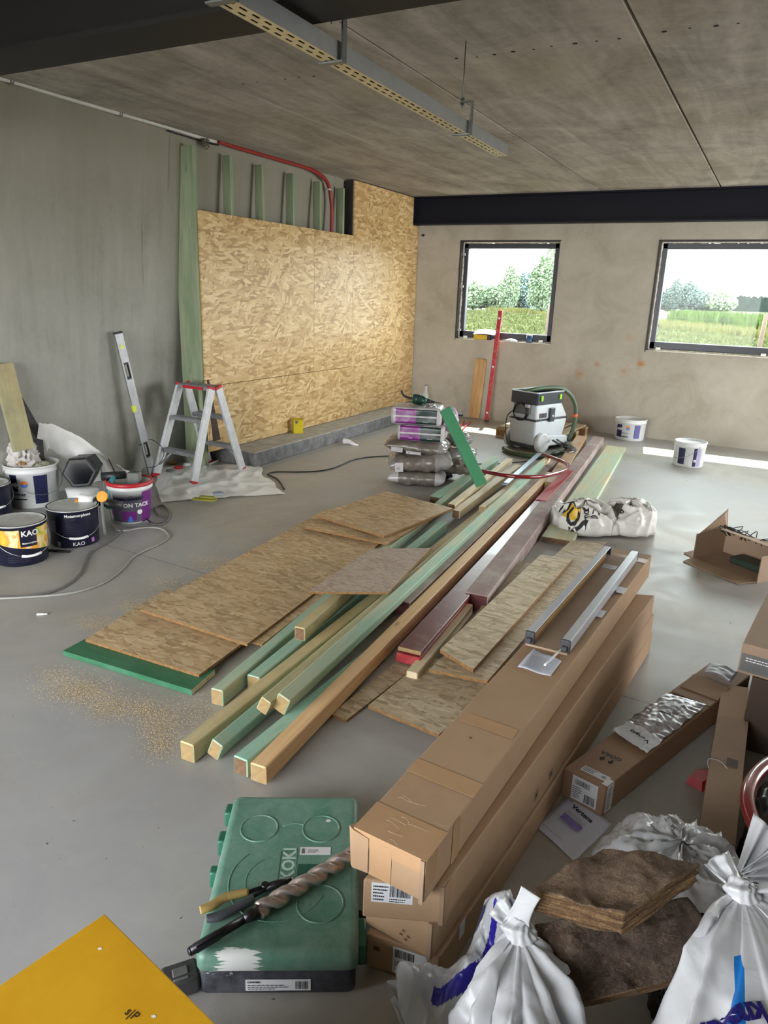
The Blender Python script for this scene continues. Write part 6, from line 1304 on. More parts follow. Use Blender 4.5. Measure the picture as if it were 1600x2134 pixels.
# black rubbish sack and dark hose at the right edge
M_bsk = plain('black_sack_film', (20, 20, 23), .25, 0, .15, 9, .4)
dome('rubbish_sack', 'black rubbish sack filling the dark corner at the right frame edge', Vector((.42, 2.05, 0)), .27, .42, .30, 4.0, [M_bsk], 0, 2.2)
dome('rubbish_sack', 'dark sack in the shade between the white sacks and the slabs', Vector((.16, 1.52, 0)), .18, .16, .24, 6.0, [M_bsk], 0, 2.2)
m_ = M(); hp = [(1640, 1570, .30), (1600, 1592, .32), (1570, 1622, .33), (1557, 1660, .34), (1566, 1705, .34), (1590, 1752, .34), (1630, 1800, .33)]
pts = [G(p[0], p[1], p[2]) for p in hp]; m_.tube(pts, .0185, 14, 0, 10); ro = thing('vacuum_hose', 'glossy dark red hose curving at the right frame edge', 'hose', pts[3]-Vector((0, 0, .02))); m_.build('hose', plain('dark_red_hose', (112, 26, 32), .2, 0, .1, 12, .1, .5, .3), ro)
# mineral wool slabs
def woolmat(name, top, side):
    a = N(name); f = a.noise(9, 8, .78, None, 1.2); g = a.noise(55, 6, .75, None, 2.5); big = a.noise(4, 5, .65, None, 1.0)
    mixf = a.math('ADD', a.math('MULTIPLY', f, .55), a.math('MULTIPLY', g, .45))
    c = a.ramp(mixf, [(.36, s2l(top[0])), (.50, s2l(top[1])), (.64, s2l(top[2]))]); c = a.mix(a.ramp(big, [(.40, G1(.6)), (.60, G1(0))]), c, s2l(top[3]))
    ly = a.noise(1, 5, .7, a.mp((5, 5, 110)), 1.0); sd = a.ramp(a.math('ADD', a.math('MULTIPLY', ly, .7), a.math('MULTIPLY', g, .3)), [(.38, s2l(side[0])), (.5, s2l(side[1])), (.62, s2l(side[2]))])
    nw = a.n('ShaderNodeVectorTransform'); nw.vector_type = 'NORMAL'; nw.convert_from = 'WORLD'; nw.convert_to = 'OBJECT'; ge = a.n('ShaderNodeNewGeometry'); a.l(ge.outputs['Normal'], nw.inputs[0])
    nz = a.math('ABSOLUTE', a.sep(nw.outputs[0])[2]); c = a.mix(a.ramp(nz, [(.45, G1(1)), (.7, G1(0))]), c, sd)
    a.base(c); a.set(.95, **{'Specular IOR Level': .1}); a.bump(a.math('ADD', f, g), .9, .012); return a.m
M_wooll = woolmat('dark_mineral_wool', ((70, 58, 50), (104, 88, 76), (150, 134, 118), (66, 58, 54)), ((92, 70, 54), (138, 110, 84), (176, 148, 114)))
M_woolu = woolmat('brown_mineral_wool', ((92, 76, 64), (140, 118, 98), (180, 156, 132), (112, 96, 84)), ((84, 62, 48), (136, 108, 80), (186, 154, 114)))
def slab(q, th, label, seed, rough=.012, M_wool=None):
    """q: 4 corners of the top face"""
    q = [Vector(p) for p in q]; nrm = (q[1]-q[0]).cross(q[3]-q[0]).normalized()
    if nrm.z < 0: nrm = -nrm
    ro = thing('wool_slab', label, 'insulation slab', sum(q, Vector())/4-nrm*th, 0, 'brown mineral wool slabs on the sacks'); m_ = M(); nu, nv, nt = 46, 46, 9
    def P_(u, v, w): 
        p = q[0].lerp(q[1], u).lerp(q[3].lerp(q[2], u), v)-nrm*th*w; c0 = sum(q, Vector())/4
        edge = max(abs(u-.5), abs(v-.5))*2; n1 = noise.fractal(p*16+Vector((seed, 0, 0)), .8, 2.2, 5); n2 = noise.noise(p*45+Vector((0, seed, 0)))
        lat = (p-c0)-nrm*(p-c0).dot(nrm); k = 1+.022*noise.noise(Vector((u*6, v*6, w*4+seed)))+(.022*math.sin(w*17+3*noise.noise(p*9)) if edge > .98 else 0)
        return c0+lat*k+nrm*((p-c0).dot(nrm)+rough*n1+rough*.45*n2+.02*noise.noise(Vector((u*2, v*2, seed))))
    V = {}
    def vt(i, j, k):
        if (i, j, k) not in V: V[i, j, k] = m_.b.verts.new(P_(i/nu, j/nv, k/nt))
        return V[i, j, k]
    for i in range(nu):
        for j in range(nv):
            for k in (0, nt): m_._face([vt(i, j, k), vt(i+1, j, k), vt(i+1, j+1, k), vt(i, j+1, k)], 0, True)
    for k in range(nt):
        for i in range(nu):
            for j in (0, nv): m_._face([vt(i, j, k), vt(i+1, j, k), vt(i+1, j, k+1), vt(i, j, k+1)], 0, True)
        for j in range(nv):
            for i in (0, nu): m_._face([vt(i, j, k), vt(i, j+1, k), vt(i, j+1, k+1), vt(i, j, k+1)], 0, True)
    vs_ = [v.co.copy() for v in m_.b.verts]; xq = (q[1]-q[0]).normalized(); Rq = Matrix((xq, nrm.cross(xq), nrm)).transposed(); m_.build('wool_mat', M_wool, ro, at=sum(q, Vector())/4, rot=Rq)
    fz = M(); rr = random.Random(int(seed*10))
    for i in range(1500):
        p = rr.choice(vs_); d = ((p-sum(q, Vector())/4).normalized()*.4+nrm*.5+Vector([rr.uniform(-1, 1) for _ in range(3)])).normalized(); s_ = d.orthogonal().normalized(); L = rr.uniform(.004, .014); b_ = d+Vector([rr.uniform(-1, 1) for _ in range(3)])*.7
        p1_ = p+d*L*.5; p2_ = p1_+b_.normalized()*L*.6; w_ = .00022
        v_ = [fz.b.verts.new(x) for x in (p-s_*w_, p+s_*w_, p1_+s_*w_, p1_-s_*w_, p2_)]; fz._face(v_[:4]); fz._face([v_[3], v_[2], v_[4]])
    o_ = fz.build('loose_fibres', plain('wool_fibre', (118, 98, 78), .8), ro); o_['kind'] = 'stuff'
    return ro
slab([G(1116, 1926, .36), G(1432, 1868, .42), G(1530, 2008, .34), G(1188, 2094, .30)], .075, 'lower dark brown mineral wool slab resting on the white sacks', 3.1, .010, M_wooll)
slab([G(1116, 1846, .47), G(1258, 1762, .48), G(1458, 1796, .48), G(1302, 1900, .47)], .060, 'upper brown mineral wool slab lying on top of the other one', 7.7, .007, M_woolu)

# ================================================================== MIDDLE: BAG STACK, VACUUM
def pillow(name, label, c_, sx, sy, sz, rz, mats, mi=0, seed=1.0, tilt=(0, 0), grp=None, part='bag_body', wr=.012, pw=5):
    ro = thing(name, label, 'bag', Vector((c_[0], c_[1], c_[2]-sz/2)), 0, grp); R = Matrix.Rotation(rz, 3, 'Z') @ Matrix.Rotation(tilt[0], 3, 'X') @ Matrix.Rotation(tilt[1], 3, 'Y'); m_ = M(); cc = Vector(c_)
    for s_ in (1, -1):
        def fn(u, v, s_=s_):
            x, y = u*2-1, v*2-1; h_ = (1-abs(x)**pw)**.5*(1-abs(y)**pw)**.5 if abs(x) < 1 and abs(y) < 1 else 0
            q = Vector((x*sx/2, y*sy/2, s_*h_*sz/2)); k = noise.noise(Vector((x*2.2+seed, y*2.2, s_+seed))); k2 = noise.ridged_multi_fractal(Vector((x*3+seed, y*3, s_)), .8, 2.2, 3, 1.0, 2.0)-1
            q.z += (k*wr+k2*wr*.6)*min(1, h_*2); q.x += .012*noise.noise(Vector((y*4, seed, 1))); q.y += .010*noise.noise(Vector((x*4, seed, 5)))
            return cc+R @ q
        m_.grid(36, 28, fn, mi if not callable(mi) else (lambda u, v, s_=s_: mi(u, v, s_)))
    bmesh.ops.remove_doubles(m_.b, verts=m_.b.verts, dist=.0006); m_.build(part, mats, ro, at=cc, rot=R); return ro, R, cc
M_bg1 = plain('grey_printed_sack', (104, 96, 88), .35, 0, .15, 9, .2, .5, .1, ((168, 164, 158), .4)); M_bg2 = plain('silver_grey_film', (132, 129, 127), .22, 0, .2, 12, .3, .5, .3)
M_prp = plain('purple_sack_print', (136, 28, 132), .35, 0, .08, 6); M_dgr = plain('dark_green_sack_print', (24, 52, 46), .35, 0, .08, 6); M_slv = plain('light_grey_sack', (176, 172, 174), .3, 0, .14, 10, .2, .5, .2)
S0 = G(868, 1018)+Vector((-.10, .20, 0)); az = .34; SG = 'bags stacked beside the timber pile'
def sp(dx, dy, z): return (S0.x+dx, S0.y+dy, z)
lab_t = ('lowest grey bag of the stack, flat on the floor', 'plump grey bag second from the floor in the stack', 'grey bag directly under the two purple and green ones')
b1, R1_, c1_ = pillow('mortar_bag', lab_t[0], sp(.01, .0, .06), .50, .36, .12, az, [M_bg1, M_slv], lambda u, v, s: 1 if u < .18 or u > .82 else 0, 1.0, (0, 0), SG)
b2, R2_, c2_ = pillow('mortar_bag', lab_t[1], sp(.02, .02, .205), .56, .40, .17, az+.12, [M_bg1, M_bg2], lambda u, v, s: 1 if u > .72 or (u < .1) else 0, 4.0, (.06, -.06), SG, 'bag_body', .02, 3)
b3, R3_, c3_ = pillow('mortar_bag', lab_t[2], sp(.0, .0, .345), .54, .38, .12, az-.05, [M_bg1, M_bg2], lambda u, v, s: 1 if u > .85 else 0, 7.0, (.04, .05), SG, 'bag_body', .014, 3)
def fl(R, c_, sy): return Frame(c_+R @ Vector((0, -sy/2, 0)), R @ Vector((1, 0, 0)), R @ Vector((0, 0, 1)))
a = N('printed_adhesive_bag'); X_ = a.sep(); fr_m = a.math('LESS_THAN', X_[1], -.125); az_ = a.math('ABSOLUTE', X_[2]); band = a.math('MULTIPLY', a.math('GREATER_THAN', az_, .007), a.math('LESS_THAN', az_, .062)); lim = a.math('LESS_THAN', a.math('ABSOLUTE', X_[0]), .175)
pr = a.mix(a.math('GREATER_THAN', X_[0], .0), s2l((112, 24, 112)), s2l((20, 44, 40))); pm = a.math('MULTIPLY', a.math('MULTIPLY', fr_m, band), lim); g_ = a.noise(9, 5, .6); a.base(a.mix(pm, a.ramp(g_, [(.3, s2l((150, 146, 148))), (.7, s2l((196, 192, 194)))]), pr)); a.set(.34); a.bump(a.noise(18, 4, .6), .25, .01); M_adh = a.m
def boxbag(label, c_, sx, sy, sz, rz, seed):
    ro = thing('adhesive_bag', label, 'bag', Vector((c_[0], c_[1], c_[2]-sz/2)), 0, SG); R = Matrix.Rotation(rz, 3, 'Z'); cc = Vector(c_); m_ = M(); m_.box(cc, (sx, sy, sz), R, 0, .022, 3); bmesh.ops.subdivide_edges(m_.b, edges=[e for e in m_.b.edges if e.calc_length() > .08], cuts=7, use_grid_fill=True)
    for v in m_.b.verts:
        q = R.transposed() @ (v.co-cc); k = noise.noise(q*9+Vector((seed, 0, 0)))*.008+noise.noise(q*26+Vector((seed, 0, 0)))*.003; v.co += R @ Vector((0, -k if q.y < 0 else k, k*.8))
    for f_ in m_.b.faces: f_.smooth = True
    m_.build('bag_body', M_adh, ro, at=cc, rot=R); f_ = Frame(cc+R @ Vector((0, -sy/2-.012, 0)), R @ Vector((1, 0, 0)), (0, 0, 1))
    lines(ro, f_, .06, -.045, .13, -.030, 1, .001, M_slv); lines(ro, f_, -.10, -.045, -.05, -.030, 1, .001, M_slv); return ro
boxbag('purple and dark green bag, second from the top of the stack', sp(.05, -.02, .470), .40, .30, .135, az-.06, 2.0)
boxbag('purple and dark green bag at the top of the stack', sp(-.0, -.03, .612), .43, .30, .145, az, 6.0)
o_ = crumple(Vector(sp(.03, -.0, .675)), .17, .03, 3.0, 26, .5, 3).build('plastic_wrapper', M_bg2); tag(o_, 'crumpled clear wrapper on the top bag under the green tool', 'wrapper')
f_ = Frame(c3_+R3_ @ Vector((-.1, -.192, -.03)), R3_ @ Vector((1, 0, 0)), R3_ @ Vector((0, .0, 1))); decal(b3, f_, -.1, -.01, .0, .03, M_slv, 'label', .01); decal(b3, f_, .03, -.015, .16, .01, M_slv, 'label', .012); words(b3, f_, .05, -.012, .02, 'PI', None, .014)
f_ = Frame(c2_+R2_ @ Vector((-.2, -.192, -.0)), R2_ @ Vector((1, 0, 0)), R2_ @ Vector((0, .2, 1))); decal(b2, f_, -.02, -.05, .05, .03, M_slv, 'label', .012); words(b2, f_, -.01, -.03, .03, '10', None, .014)
# green router/drill on the stack
q = Vector(sp(.02, -.02, .735)); ro = thing('green_drill', 'green and black corded drill lying on the top bag of the stack', 'drill', q-Vector((0, 0, .04))); M_tg = plain('dark_green_tool_plastic', (20, 70, 58), .4, 0, .12, 20)
dd = Vector((.92, .38, -.12)).normalized(); m_ = M(); m_.cyl(q-dd*.07, q-dd*.0, .042, .040, 18); m_.cyl(q-dd*.075, q-dd*.07, .036, .042, 18); m_.cyl(q-dd*.0, q+dd*.05, .038, .026, 18); m_.build('motor_housing', M_tg, ro)
m_ = M(); 
for i in range(4): m_.cyl(q-dd*(.055-.016*i), q-dd*(.049-.016*i), .0435, None, 18)
m_.build('vent_ring', M_blk, ro)
m_ = M(); m_.cyl(q+dd*.05, q+dd*.085, .020, .018, 14); m_.cyl(q+dd*.085, q+dd*.12, .012, .008, 12); m_.cyl(q+dd*.12, q+dd*.18, .004, .003, 8); m_.build('chuck', M_blk, ro)
m_ = M(); m_.tube([q-dd*.07, q-dd*.10+Vector((0, 0, .0)), q-dd*.15+Vector((0, 0, .01)), q-dd*.175+Vector((0, 0, .05))], .009, 8); m_.build('cable_sleeve', M_blk, ro)
# side bags
S1 = G(948, 1008)+Vector((-.04, .16, 0))
pillow('mortar_bag', 'plump shiny grey bag standing to the right of the bag stack', (S1.x, S1.y, .17), .30, .24, .30, az, [M_bg1, M_bg2], lambda u, v, s: 1 if v > .5 else 0, 11.0, (1.25, 0), SG, 'bag_body', .016, 3)
pillow('mortar_bag', 'small dark bag with a printed label between the stack and the shiny bag', (S1.x-.16, S1.y-.05, .10), .24, .20, .17, az, [plain('dark_sack', (52, 50, 54), .4, 0, .2, 12), M_slv], lambda u, v, s: 1 if .3 < u < .7 and v < .3 else 0, 13.0, (.8, 0), SG, 'bag_body', .012, 3)
o_ = crumple(Vector((S1.x-.04, S1.y+.06, .36)), .15, .08, 8.0, 26, .5, 3).build('plastic_wrapper', M_bg2); tag(o_, 'crumpled silvery film above the shiny grey bag', 'wrapper')
q = Vector(sp(.26, .06, .58)); o_ = crumple(q, .09, .13, 5.0, 22, .5, 3).build('plastic_wrapper', plain('lilac_white_film', (196, 178, 196), .25, 0, .12, 9)); tag(o_, 'pale lilac film hanging over the right end of the top bags', 'wrapper')

# vacuum cleaner
PV = Vector((-2.11, 7.44, 0)); uV = Vector((.35, .937, 0)).normalized(); vV = Vector((-uV.y, uV.x, 0)); RV = Matrix((uV, vV, Vector((0, 0, 1)))).transposed()
def vp(x, y, z): return PV+RV @ Vector((x, y, z))
ro = thing('shop_vacuum', 'light grey workshop vacuum cleaner with a dark top and green hose', 'vacuum cleaner', vp(.3, .2, 0)); M_vg = plain('light_grey_vacuum', (192, 198, 202), .42, 0, .04, 6); M_vd = plain('charcoal_vacuum_top', (56, 60, 68), .4, 0, .08, 10); M_vh = plain('olive_green_hose', (66, 86, 62), .45, 0, .1, 20); M_lime = plain('lime_latch', (150, 210, 50), .4)
LV, WV = .58, .37
m_ = M(); m_.hexa([vp(.02, .02, .07), vp(LV-.05, .02, .07), vp(LV-.05, WV-.02, .07), vp(.02, WV-.02, .07)], [vp(0, 0, .345), vp(LV, 0, .345), vp(LV, WV, .345), vp(0, WV, .345)]); bmesh.ops.bevel(m_.b, geom=list(m_.b.edges), offset=.03, segments=4, profile=.5, affect='EDGES')
for f_ in m_.b.faces: f_.smooth = True
m_.build('dust_container', M_vg, ro)
m_ = M(); m_.box(vp(LV/2, WV/2, .345), (LV-.006, WV-.006, .014), RV, 0, .004); m_.build('seal_band', M_vd, ro)
m_ = M(); m_.hexa([vp(0, 0, .352), vp(LV, 0, .352), vp(LV, WV, .352), vp(0, WV, .352)], [vp(.01, .01, .52), vp(LV-.12, .01, .52), vp(LV-.12, WV-.01, .52), vp(.01, WV-.01, .52)]); bmesh.ops.bevel(m_.b, geom=list(m_.b.edges), offset=.028, segments=4, profile=.5, affect='EDGES')
for f_ in m_.b.faces: f_.smooth = True
m_.build('motor_head', M_vg, ro)
m_ = M()
for (cx, cy, sx, sy) in ((.24, .015, .46, .02), (.24, WV-.015, .46, .02), (.015, WV/2, .02, WV-.03), (.46, WV/2, .02, WV-.03)): m_.box(vp(cx, cy, .575), (sx, sy, .125), RV, 0, .006)
m_.box(vp(.24, WV/2, .53), (.46, WV-.02, .03), RV, 0, .005); m_.build('top_tray', M_vd, ro)
m_ = M()
for (cx, cy, sx, sy) in ((.24, .012, .47, .018), (.24, WV-.012, .47, .018), (.008, WV/2, .018, WV-.02)): m_.box(vp(cx, cy, .642), (sx, sy, .012), RV, 0, .003)
m_.build('tray_rim', M_vg, ro)
for x_ in (.07, .40): m_ = M(); m_.box(vp(x_, -.004, .585), (.035, .014, .055), RV, 0, .004); m_.build('lime_catch', M_lime, ro)
m_ = M(); m_.box(vp(.26, -.012, .40), (.085, .024, .15), RV, 0, .006); m_.build('side_latch', M_vd, ro); m_ = M(); m_.cyl(vp(.26, -.03, .39), vp(.26, -.02, .39), .012, None, 12); m_.build('latch_pin', M_vg, ro)
m_ = M()
for i in range(6): m_.box(vp(.06+i*.022, -.002, .40), (.010, .01, .05), RV, 0, .002)
m_.build('vent', M_gy, ro)
m_ = M(); m_.cyl(vp(.11, -.045, .105), vp(.11, .0, .105), .105, None, 36); m_.lathe(vp(.11, -.045, .105), [(.105, 0), (.1, .006), (.088, .007), (.082, .0), (.001, .006)], 36, 0, (-(RV @ Vector((0, 1, 0)))).to_track_quat('Z', 'Y').to_matrix(), (False, False)); m_.build('rear_wheel', plain('pale_grey_wheel', (208, 211, 212), .5), ro)
m_ = M(); m_.cyl(vp(.11, WV, .105), vp(.11, WV+.045, .105), .105, None, 36); m_.build('rear_wheel', plain('pale_grey_wheel', (0, 0, 0)), ro)
for y_ in (.05, WV-.05): m_ = M(); m_.cyl(vp(LV-.05, y_-.015, .04), vp(LV-.05, y_+.015, .04), .038, None, 20); m_.build('front_wheel', M_vd, ro)
m_ = M(); m_.hexa([vp(.16, -.035, .055), vp(LV+.01, -.03, .055), vp(LV+.01, .03, .055), vp(.16, .03, .055)], [vp(.20, -.035, .19), vp(LV-.02, -.03, .15), vp(LV-.02, .03, .15), vp(.2, .03, .19)]); bmesh.ops.bevel(m_.b, geom=list(m_.b.edges), offset=.02, segments=3, profile=.5, affect='EDGES'); m_.build('side_fairing', M_vg, ro)
m_ = M(); m_.box(vp(LV/2, WV/2, .055), (LV-.04, WV-.04, .04), RV, 0, .01); m_.build('chassis', M_vd, ro)
m_ = M(); m_.box(vp(-.012, WV/2, .46), (.03, .22, .11), RV, 0, .012, 2); m_.build('cable_holder', M_gy, ro)
m_ = M()
for k in range(3): m_.tube([vp(-.035-.008*k, WV/2+math.cos(t*PI/8)*(.10-.008*k), .43+math.sin(t*PI/8)*.09) for t in range(17)], .006, 6, 0, 2)
m_.tube([vp(-.04, WV/2+.1, .43), vp(-.05, WV-.02, .36), vp(-.045, WV-.01, .2), vp(-.03, WV-.04, .05)], .005, 6); m_.build('power_cord', M_blk, ro)
m_ = M(); m_.box(vp(-.035, .10, .50), (.04, .05, .035), RV, 0, .006); m_.build('plug', M_slv, ro)
hpt = [vp(.02, .20, .64), vp(.12, .14, .665), vp(.30, .10, .675), vp(.48, .05, .66), vp(.60, .0, .58), vp(.66, -.03, .47), vp(.67, -.04, .36), vp(.66, -.03, .2), vp(.62, -.0, .05)]
m_ = M(); m_.tube(hpt, .024, 14, 0, 8); m_.build('hose', M_vh, ro)
m_ = M(); m_.cyl(vp(.665, -.037, .38), vp(.67, -.04, .345), .027, .026, 14); m_.build('hose_ring', plain('orange_ring', (220, 96, 50), .4), ro)
m_ = M(); m_.tube([G(1050, 934, .03), G(1058, 940, .03), G(1075, 945, .03), G(1102, 950, .03), G(1135, 950, .03), G(1165, 942, .03), G(1185, 928, .03)], .026, 12, 0, 8); o_ = m_.build('green_hose', M_vh); tag(o_, 'dark green hose lying on the floor around the vacuum cleaner wheels', 'hose')
# red hose
rh = [(966, 878, .02), (956, 893, .02), (944, 910, .06), (939, 930, .12), (950, 952, .16), (975, 972, .17), (1020, 985, .19), (1075, 993, .20), (1125, 993, .19), (1165, 985, .17), (1184, 975, .16), (1178, 965, .15), (1160, 957, .15), (1135, 948, .14), (1120, 944, .08)]
m_ = M(); m_.tube([G(*p) for p in rh], .017, 12, 0, 8); tag(m_.build('red_hose', plain('dark_red_hose', (0, 0, 0))), 'dark red hose looping over the far ends of the timbers', 'hose')
m_ = M(); m_.tube([G(980, 880, .012), G(968, 890, .012), G(960, 905, .012), G(962, 925, .012)], .010, 8); tag(m_.build('pink_hose', plain('pink_red_hose', (200, 60, 72), .3)), 'thin pinkish red hose end on the floor behind the leaning green board', 'hose')
# nozzle and handheld pieces on the timbers
q = G(1172, 925, .13); ro = thing('caulking_gun', 'metal and black caulking gun lying on the far beams by the vacuum', 'caulking gun', q-Vector((0, 0, .02)))
m_ = M(); m_.cyl(G(1181, 924, .14), G(1196, 938, .13), .026, None, 16); m_.build('barrel', M_gy, ro); m_ = M(); m_.cyl(G(1152, 918, .13), G(1180, 934, .13), .012, None, 10); m_.cyl(G(1160, 916, .14), G(1182, 930, .14), .009, None, 10); m_.build('handle', M_blk, ro); m_ = M(); m_.tube([G(1165, 938, .12), G(1180, 942, .12), G(1195, 941, .12), G(1186, 932, .14), G(1170, 930, .13)], .006, 6); m_.build('frame_rod', M_zinc, ro)
# pallet
nl, nr, fr_ = G(1034, 887, .135), G(1180, 906, .135), G(1233, 877, .135); xP = (nr-nl).normalized(); yP = Vector((-xP.y, xP.x, 0)); RP = Matrix((xP, yP, Vector((0, 0, 1)))).transposed(); Lp = (nr-nl).length; Wp = min(1.0, (8.95-max(nl.y, nr.y))/max(.3, yP.y)); 
ro = thing('pallet', 'old wooden pallet on the floor behind the vacuum cleaner', 'pallet', (nl+nr)/2-Vector((0, 0, .135))); M_plt = wood('old_pallet_wood', (132, 104, 74), (176, 150, 112), (150, 146, 138), .3, .8)
n = max(3, int(Lp/.16))
for i in range(n): m_ = M(); m_.box(nl+RP @ Vector((Lp*(i+.5)/n, Wp/2, -.011)), (.115, Wp, .022), RP, 0, .002); m_.build('deck_board', M_plt, ro, at=nl, rot=RP @ Matrix.Rotation(PI/2, 3, 'Z'))
for y_ in (.05, Wp/2, Wp-.05):
    m_ = M(); m_.box(nl+RP @ Vector((Lp/2, y_, -.033)), (Lp, .1, .022), RP, 0, .002); m_.build('stringer_board', M_plt, ro, at=nl, rot=RP); m_ = M(); m_.box(nl+RP @ Vector((Lp/2, y_, -.125)), (Lp, .1, .020), RP, 0, .002); m_.build('base_board', M_plt, ro, at=nl, rot=RP)
    for x_ in (.07, Lp/2, Lp-.07): m_ = M(); m_.box(nl+RP @ Vector((x_, y_, -.080)), (.14, .1, .072), RP, 0, .003); m_.build('block', M_osbe, ro, at=nl, rot=RP)
m_ = M(); m_.box((WY(1088, 840, 8.55)+WY(1160, 840, 8.55))/2*Vector((1, 1, 0)).to_3d() if False else Vector(((WY(1088, 815, 8.5).x+WY(1160, 815, 8.5).x)/2, 8.5, .135+(WY(1120, 813, 8.5).z-.135)/2)), (WY(1160, 815, 8.5).x-WY(1088, 815, 8.5).x, .02, WY(1120, 813, 8.5).z-.135), -.02, 0, .003); tag(m_.build('red_board', plain('dark_red_panel', (122, 34, 36), .5, 0, .2, 12)), 'dark red board edge standing on the pallet behind the vacuum cleaner', 'board')

# ================================================================== ALONG THE FAR WALL
plank_between(G(987, 872)+Vector((0, .0, .01)), WY(1002, 748, YB-.03), Vector((1, 0, 0)), .155, .02, wood('orange_osb_plank', (152, 108, 60), (196, 152, 98), (214, 178, 130), .35, .65), 'leaning_plank', 'narrow tan plank leaning on the far wall under the left window', 'plank')
A_ = G(1013, 879)+Vector((0, 0, .005)); B_ = WY(1043, 647, YB-.03); ro = thing('red_level', 'tall red spirit level leaning on the far wall below the left window', 'spirit level', A_); x_ = (B_-A_).normalized(); y_ = (Vector((1, 0, 0))-x_*x_.x).normalized(); z_ = x_.cross(y_); R = Matrix((x_, y_, z_)).transposed(); L = (B_-A_).length
m_ = M(); m_.box((A_+B_)/2, (L, .055, .025), R, 0, .003); m_.build('bar', plain('scuffed_red_paint', (170, 30, 44), .4, 0, .1, 12, 0, .5, 0, ((210, 150, 146), .5)), ro)
for t in (.08, .5, .93): m_ = M(); m_.cyl(A_+x_*L*t-z_*.014*(1 if z_.y > 0 else -1), A_+x_*L*t+z_*.001, .014, None, 14); m_.build('vial', M_wp, ro)
m_ = M(); m_.box(A_+x_*.008, (.018, .06, .03), R, 0, .003); m_.build('end_cap', M_blk, ro)
def farbucket(label, loc, rt_, rb, h, dec, hand, lid):
    return rnd_bucket(label, loc, rt_, rb, h, dec, lid, 'white filler buckets near the far wall', hand)
def wf1(va):
    def w_(ro, c):
        arcs(ro, c, .172, .182, .25, [('label_block', M_navy, va-.95, va-.52, .16, .76), ('label_block', plain('violet_navy_print', (84, 82, 140), .5), va+.30, va+.72, .14, .78), ('stripe', M_navyd, va-.55, va-.05, .18, .22)]); txt(ro, c, .172, .182, .25, .5, va-.9, 'mik', .05, M_wp, .001); txt(ro, c, .172, .182, .25, .33, va-.5, 'Primer', .03, M_navy)
        k = M(); q = lambda x, y: Vector(c)+Vector((math.cos(va-.12+x/.17)*.1805, math.sin(va-.12+x/.17)*.1805, .155+y)); cc_ = [k.b.verts.new(q(math.cos(t*PI/10)*.024, math.sin(t*PI/10)*.024)) for t in range(20)]; k._face(cc_[:11], 0); k._face(cc_[10:]+[cc_[0]], 1); k.build('emblem', [M_or, M_blu], ro)
    return w_
l1 = [(.186, .235), (.190, .24), (.190, .252), (.176, .252), (.172, .244), (.001, .244)]
PB = G(1310, 919)+Vector((-.03, .15, 0)); farbucket('white bucket with navy labels standing against the far wall', PB, .182, .172, .25, wf1(view_ang(PB)), None, l1)
PB2 = G(1431, 974)+Vector((-.01, .13, 0)); vb = view_ang(PB2)
def wf2(ro, c): arcs(ro, c, .146, .152, .25, [('label_block', M_navy, vb-.72, vb-.25, .12, .78), ('label_block', M_navy, vb+.30, vb+.52, .06, .80), ('label_block', plain('grey_violet_print', (150, 140, 172), .5), vb+.52, vb+.85, .06, .80)]); txt(ro, c, .146, .152, .25, .25, vb+.34, 'o', .05, M_wp, .002)
farbucket('white bucket with wire handle standing alone on the open floor by the sun patch', PB2, .152, .146, .25, wf2, (vb-.9, .14, False), [(.156, .235), (.160, .24), (.160, .252), (.148, .252), (.143, .236), (.001, .236)])
cg = N('clear_glass'); cg.base((.9, .95, .96, 1)); cg.set(.04); cg.b.inputs['Transmission Weight'].default_value = .0; tr = cg.n('ShaderNodeBsdfTransparent'); tr.inputs[0].default_value = (.93, .95, .96, 1); mx = cg.n('ShaderNodeMixShader'); mx.inputs[0].default_value = .75; cg.l(cg.b.outputs[0], mx.inputs[1]); cg.l(tr.outputs[0], mx.inputs[2]); cg.l(mx.outputs[0], cg.out.inputs[0]); M_clr = cg.m
def bottle(label, base, r, h, mat, capm, neck=.35, lab_=None, R=None, grp='clear bottles near the far wall'):
    ro = thing('bottle', label, 'bottle', base, 0, grp); m_ = M(); R = R or Matrix.Identity(3)
    m_.lathe(base, [(r*.9, 0), (r, h*.03), (r, h*.38), (r*.95, h*.45), (r*.42, h*.72), (r*.34, h*.95), (r*.36, h*.97)], 20, 0, R); m_.build('glass', mat, ro)
    k = M(); k.cyl(base+R @ Vector((0, 0, h*.965)), base+R @ Vector((0, 0, h)), r*.42, None, 14); k.build('cap', capm, ro)
    if lab_: k = M(); k.lathe(base, [(r+.0012, h*.1), (r+.0012, h*.34)], 20, 0, R, (False, False)); k.build('label', lab_, ro)
bottle('clear glass bottle standing by the far wall between the two buckets', G(1368, 912)+Vector((0, .04, 0)), .042, .31, M_clr, M_slv, .35, M_lab)
bottle('clear plastic bottle lying on its side at the foot of the far wall', G(1396, 914)+Vector((0, .03, .035)), .034, .30, M_clr, M_slv, .35, None, Vector((1, -.12, 0)).to_track_quat('Z', 'Y').to_matrix())
bottle('small bottle with dark label standing left of the leaning plank', G(957, 869)+Vector((0, .04, 0)), .03, .10, M_clr, M_wp, .35, M_navyd)
qb = WY(921, 832, 9.05); qb.z = .14; qb.x = min(qb.x, -4.15); bottle('clear bottle with violet cap standing on the end of the ledge by the far wall', qb, .045, .27, M_clr, plain('violet_cap', (110, 100, 180), .4))
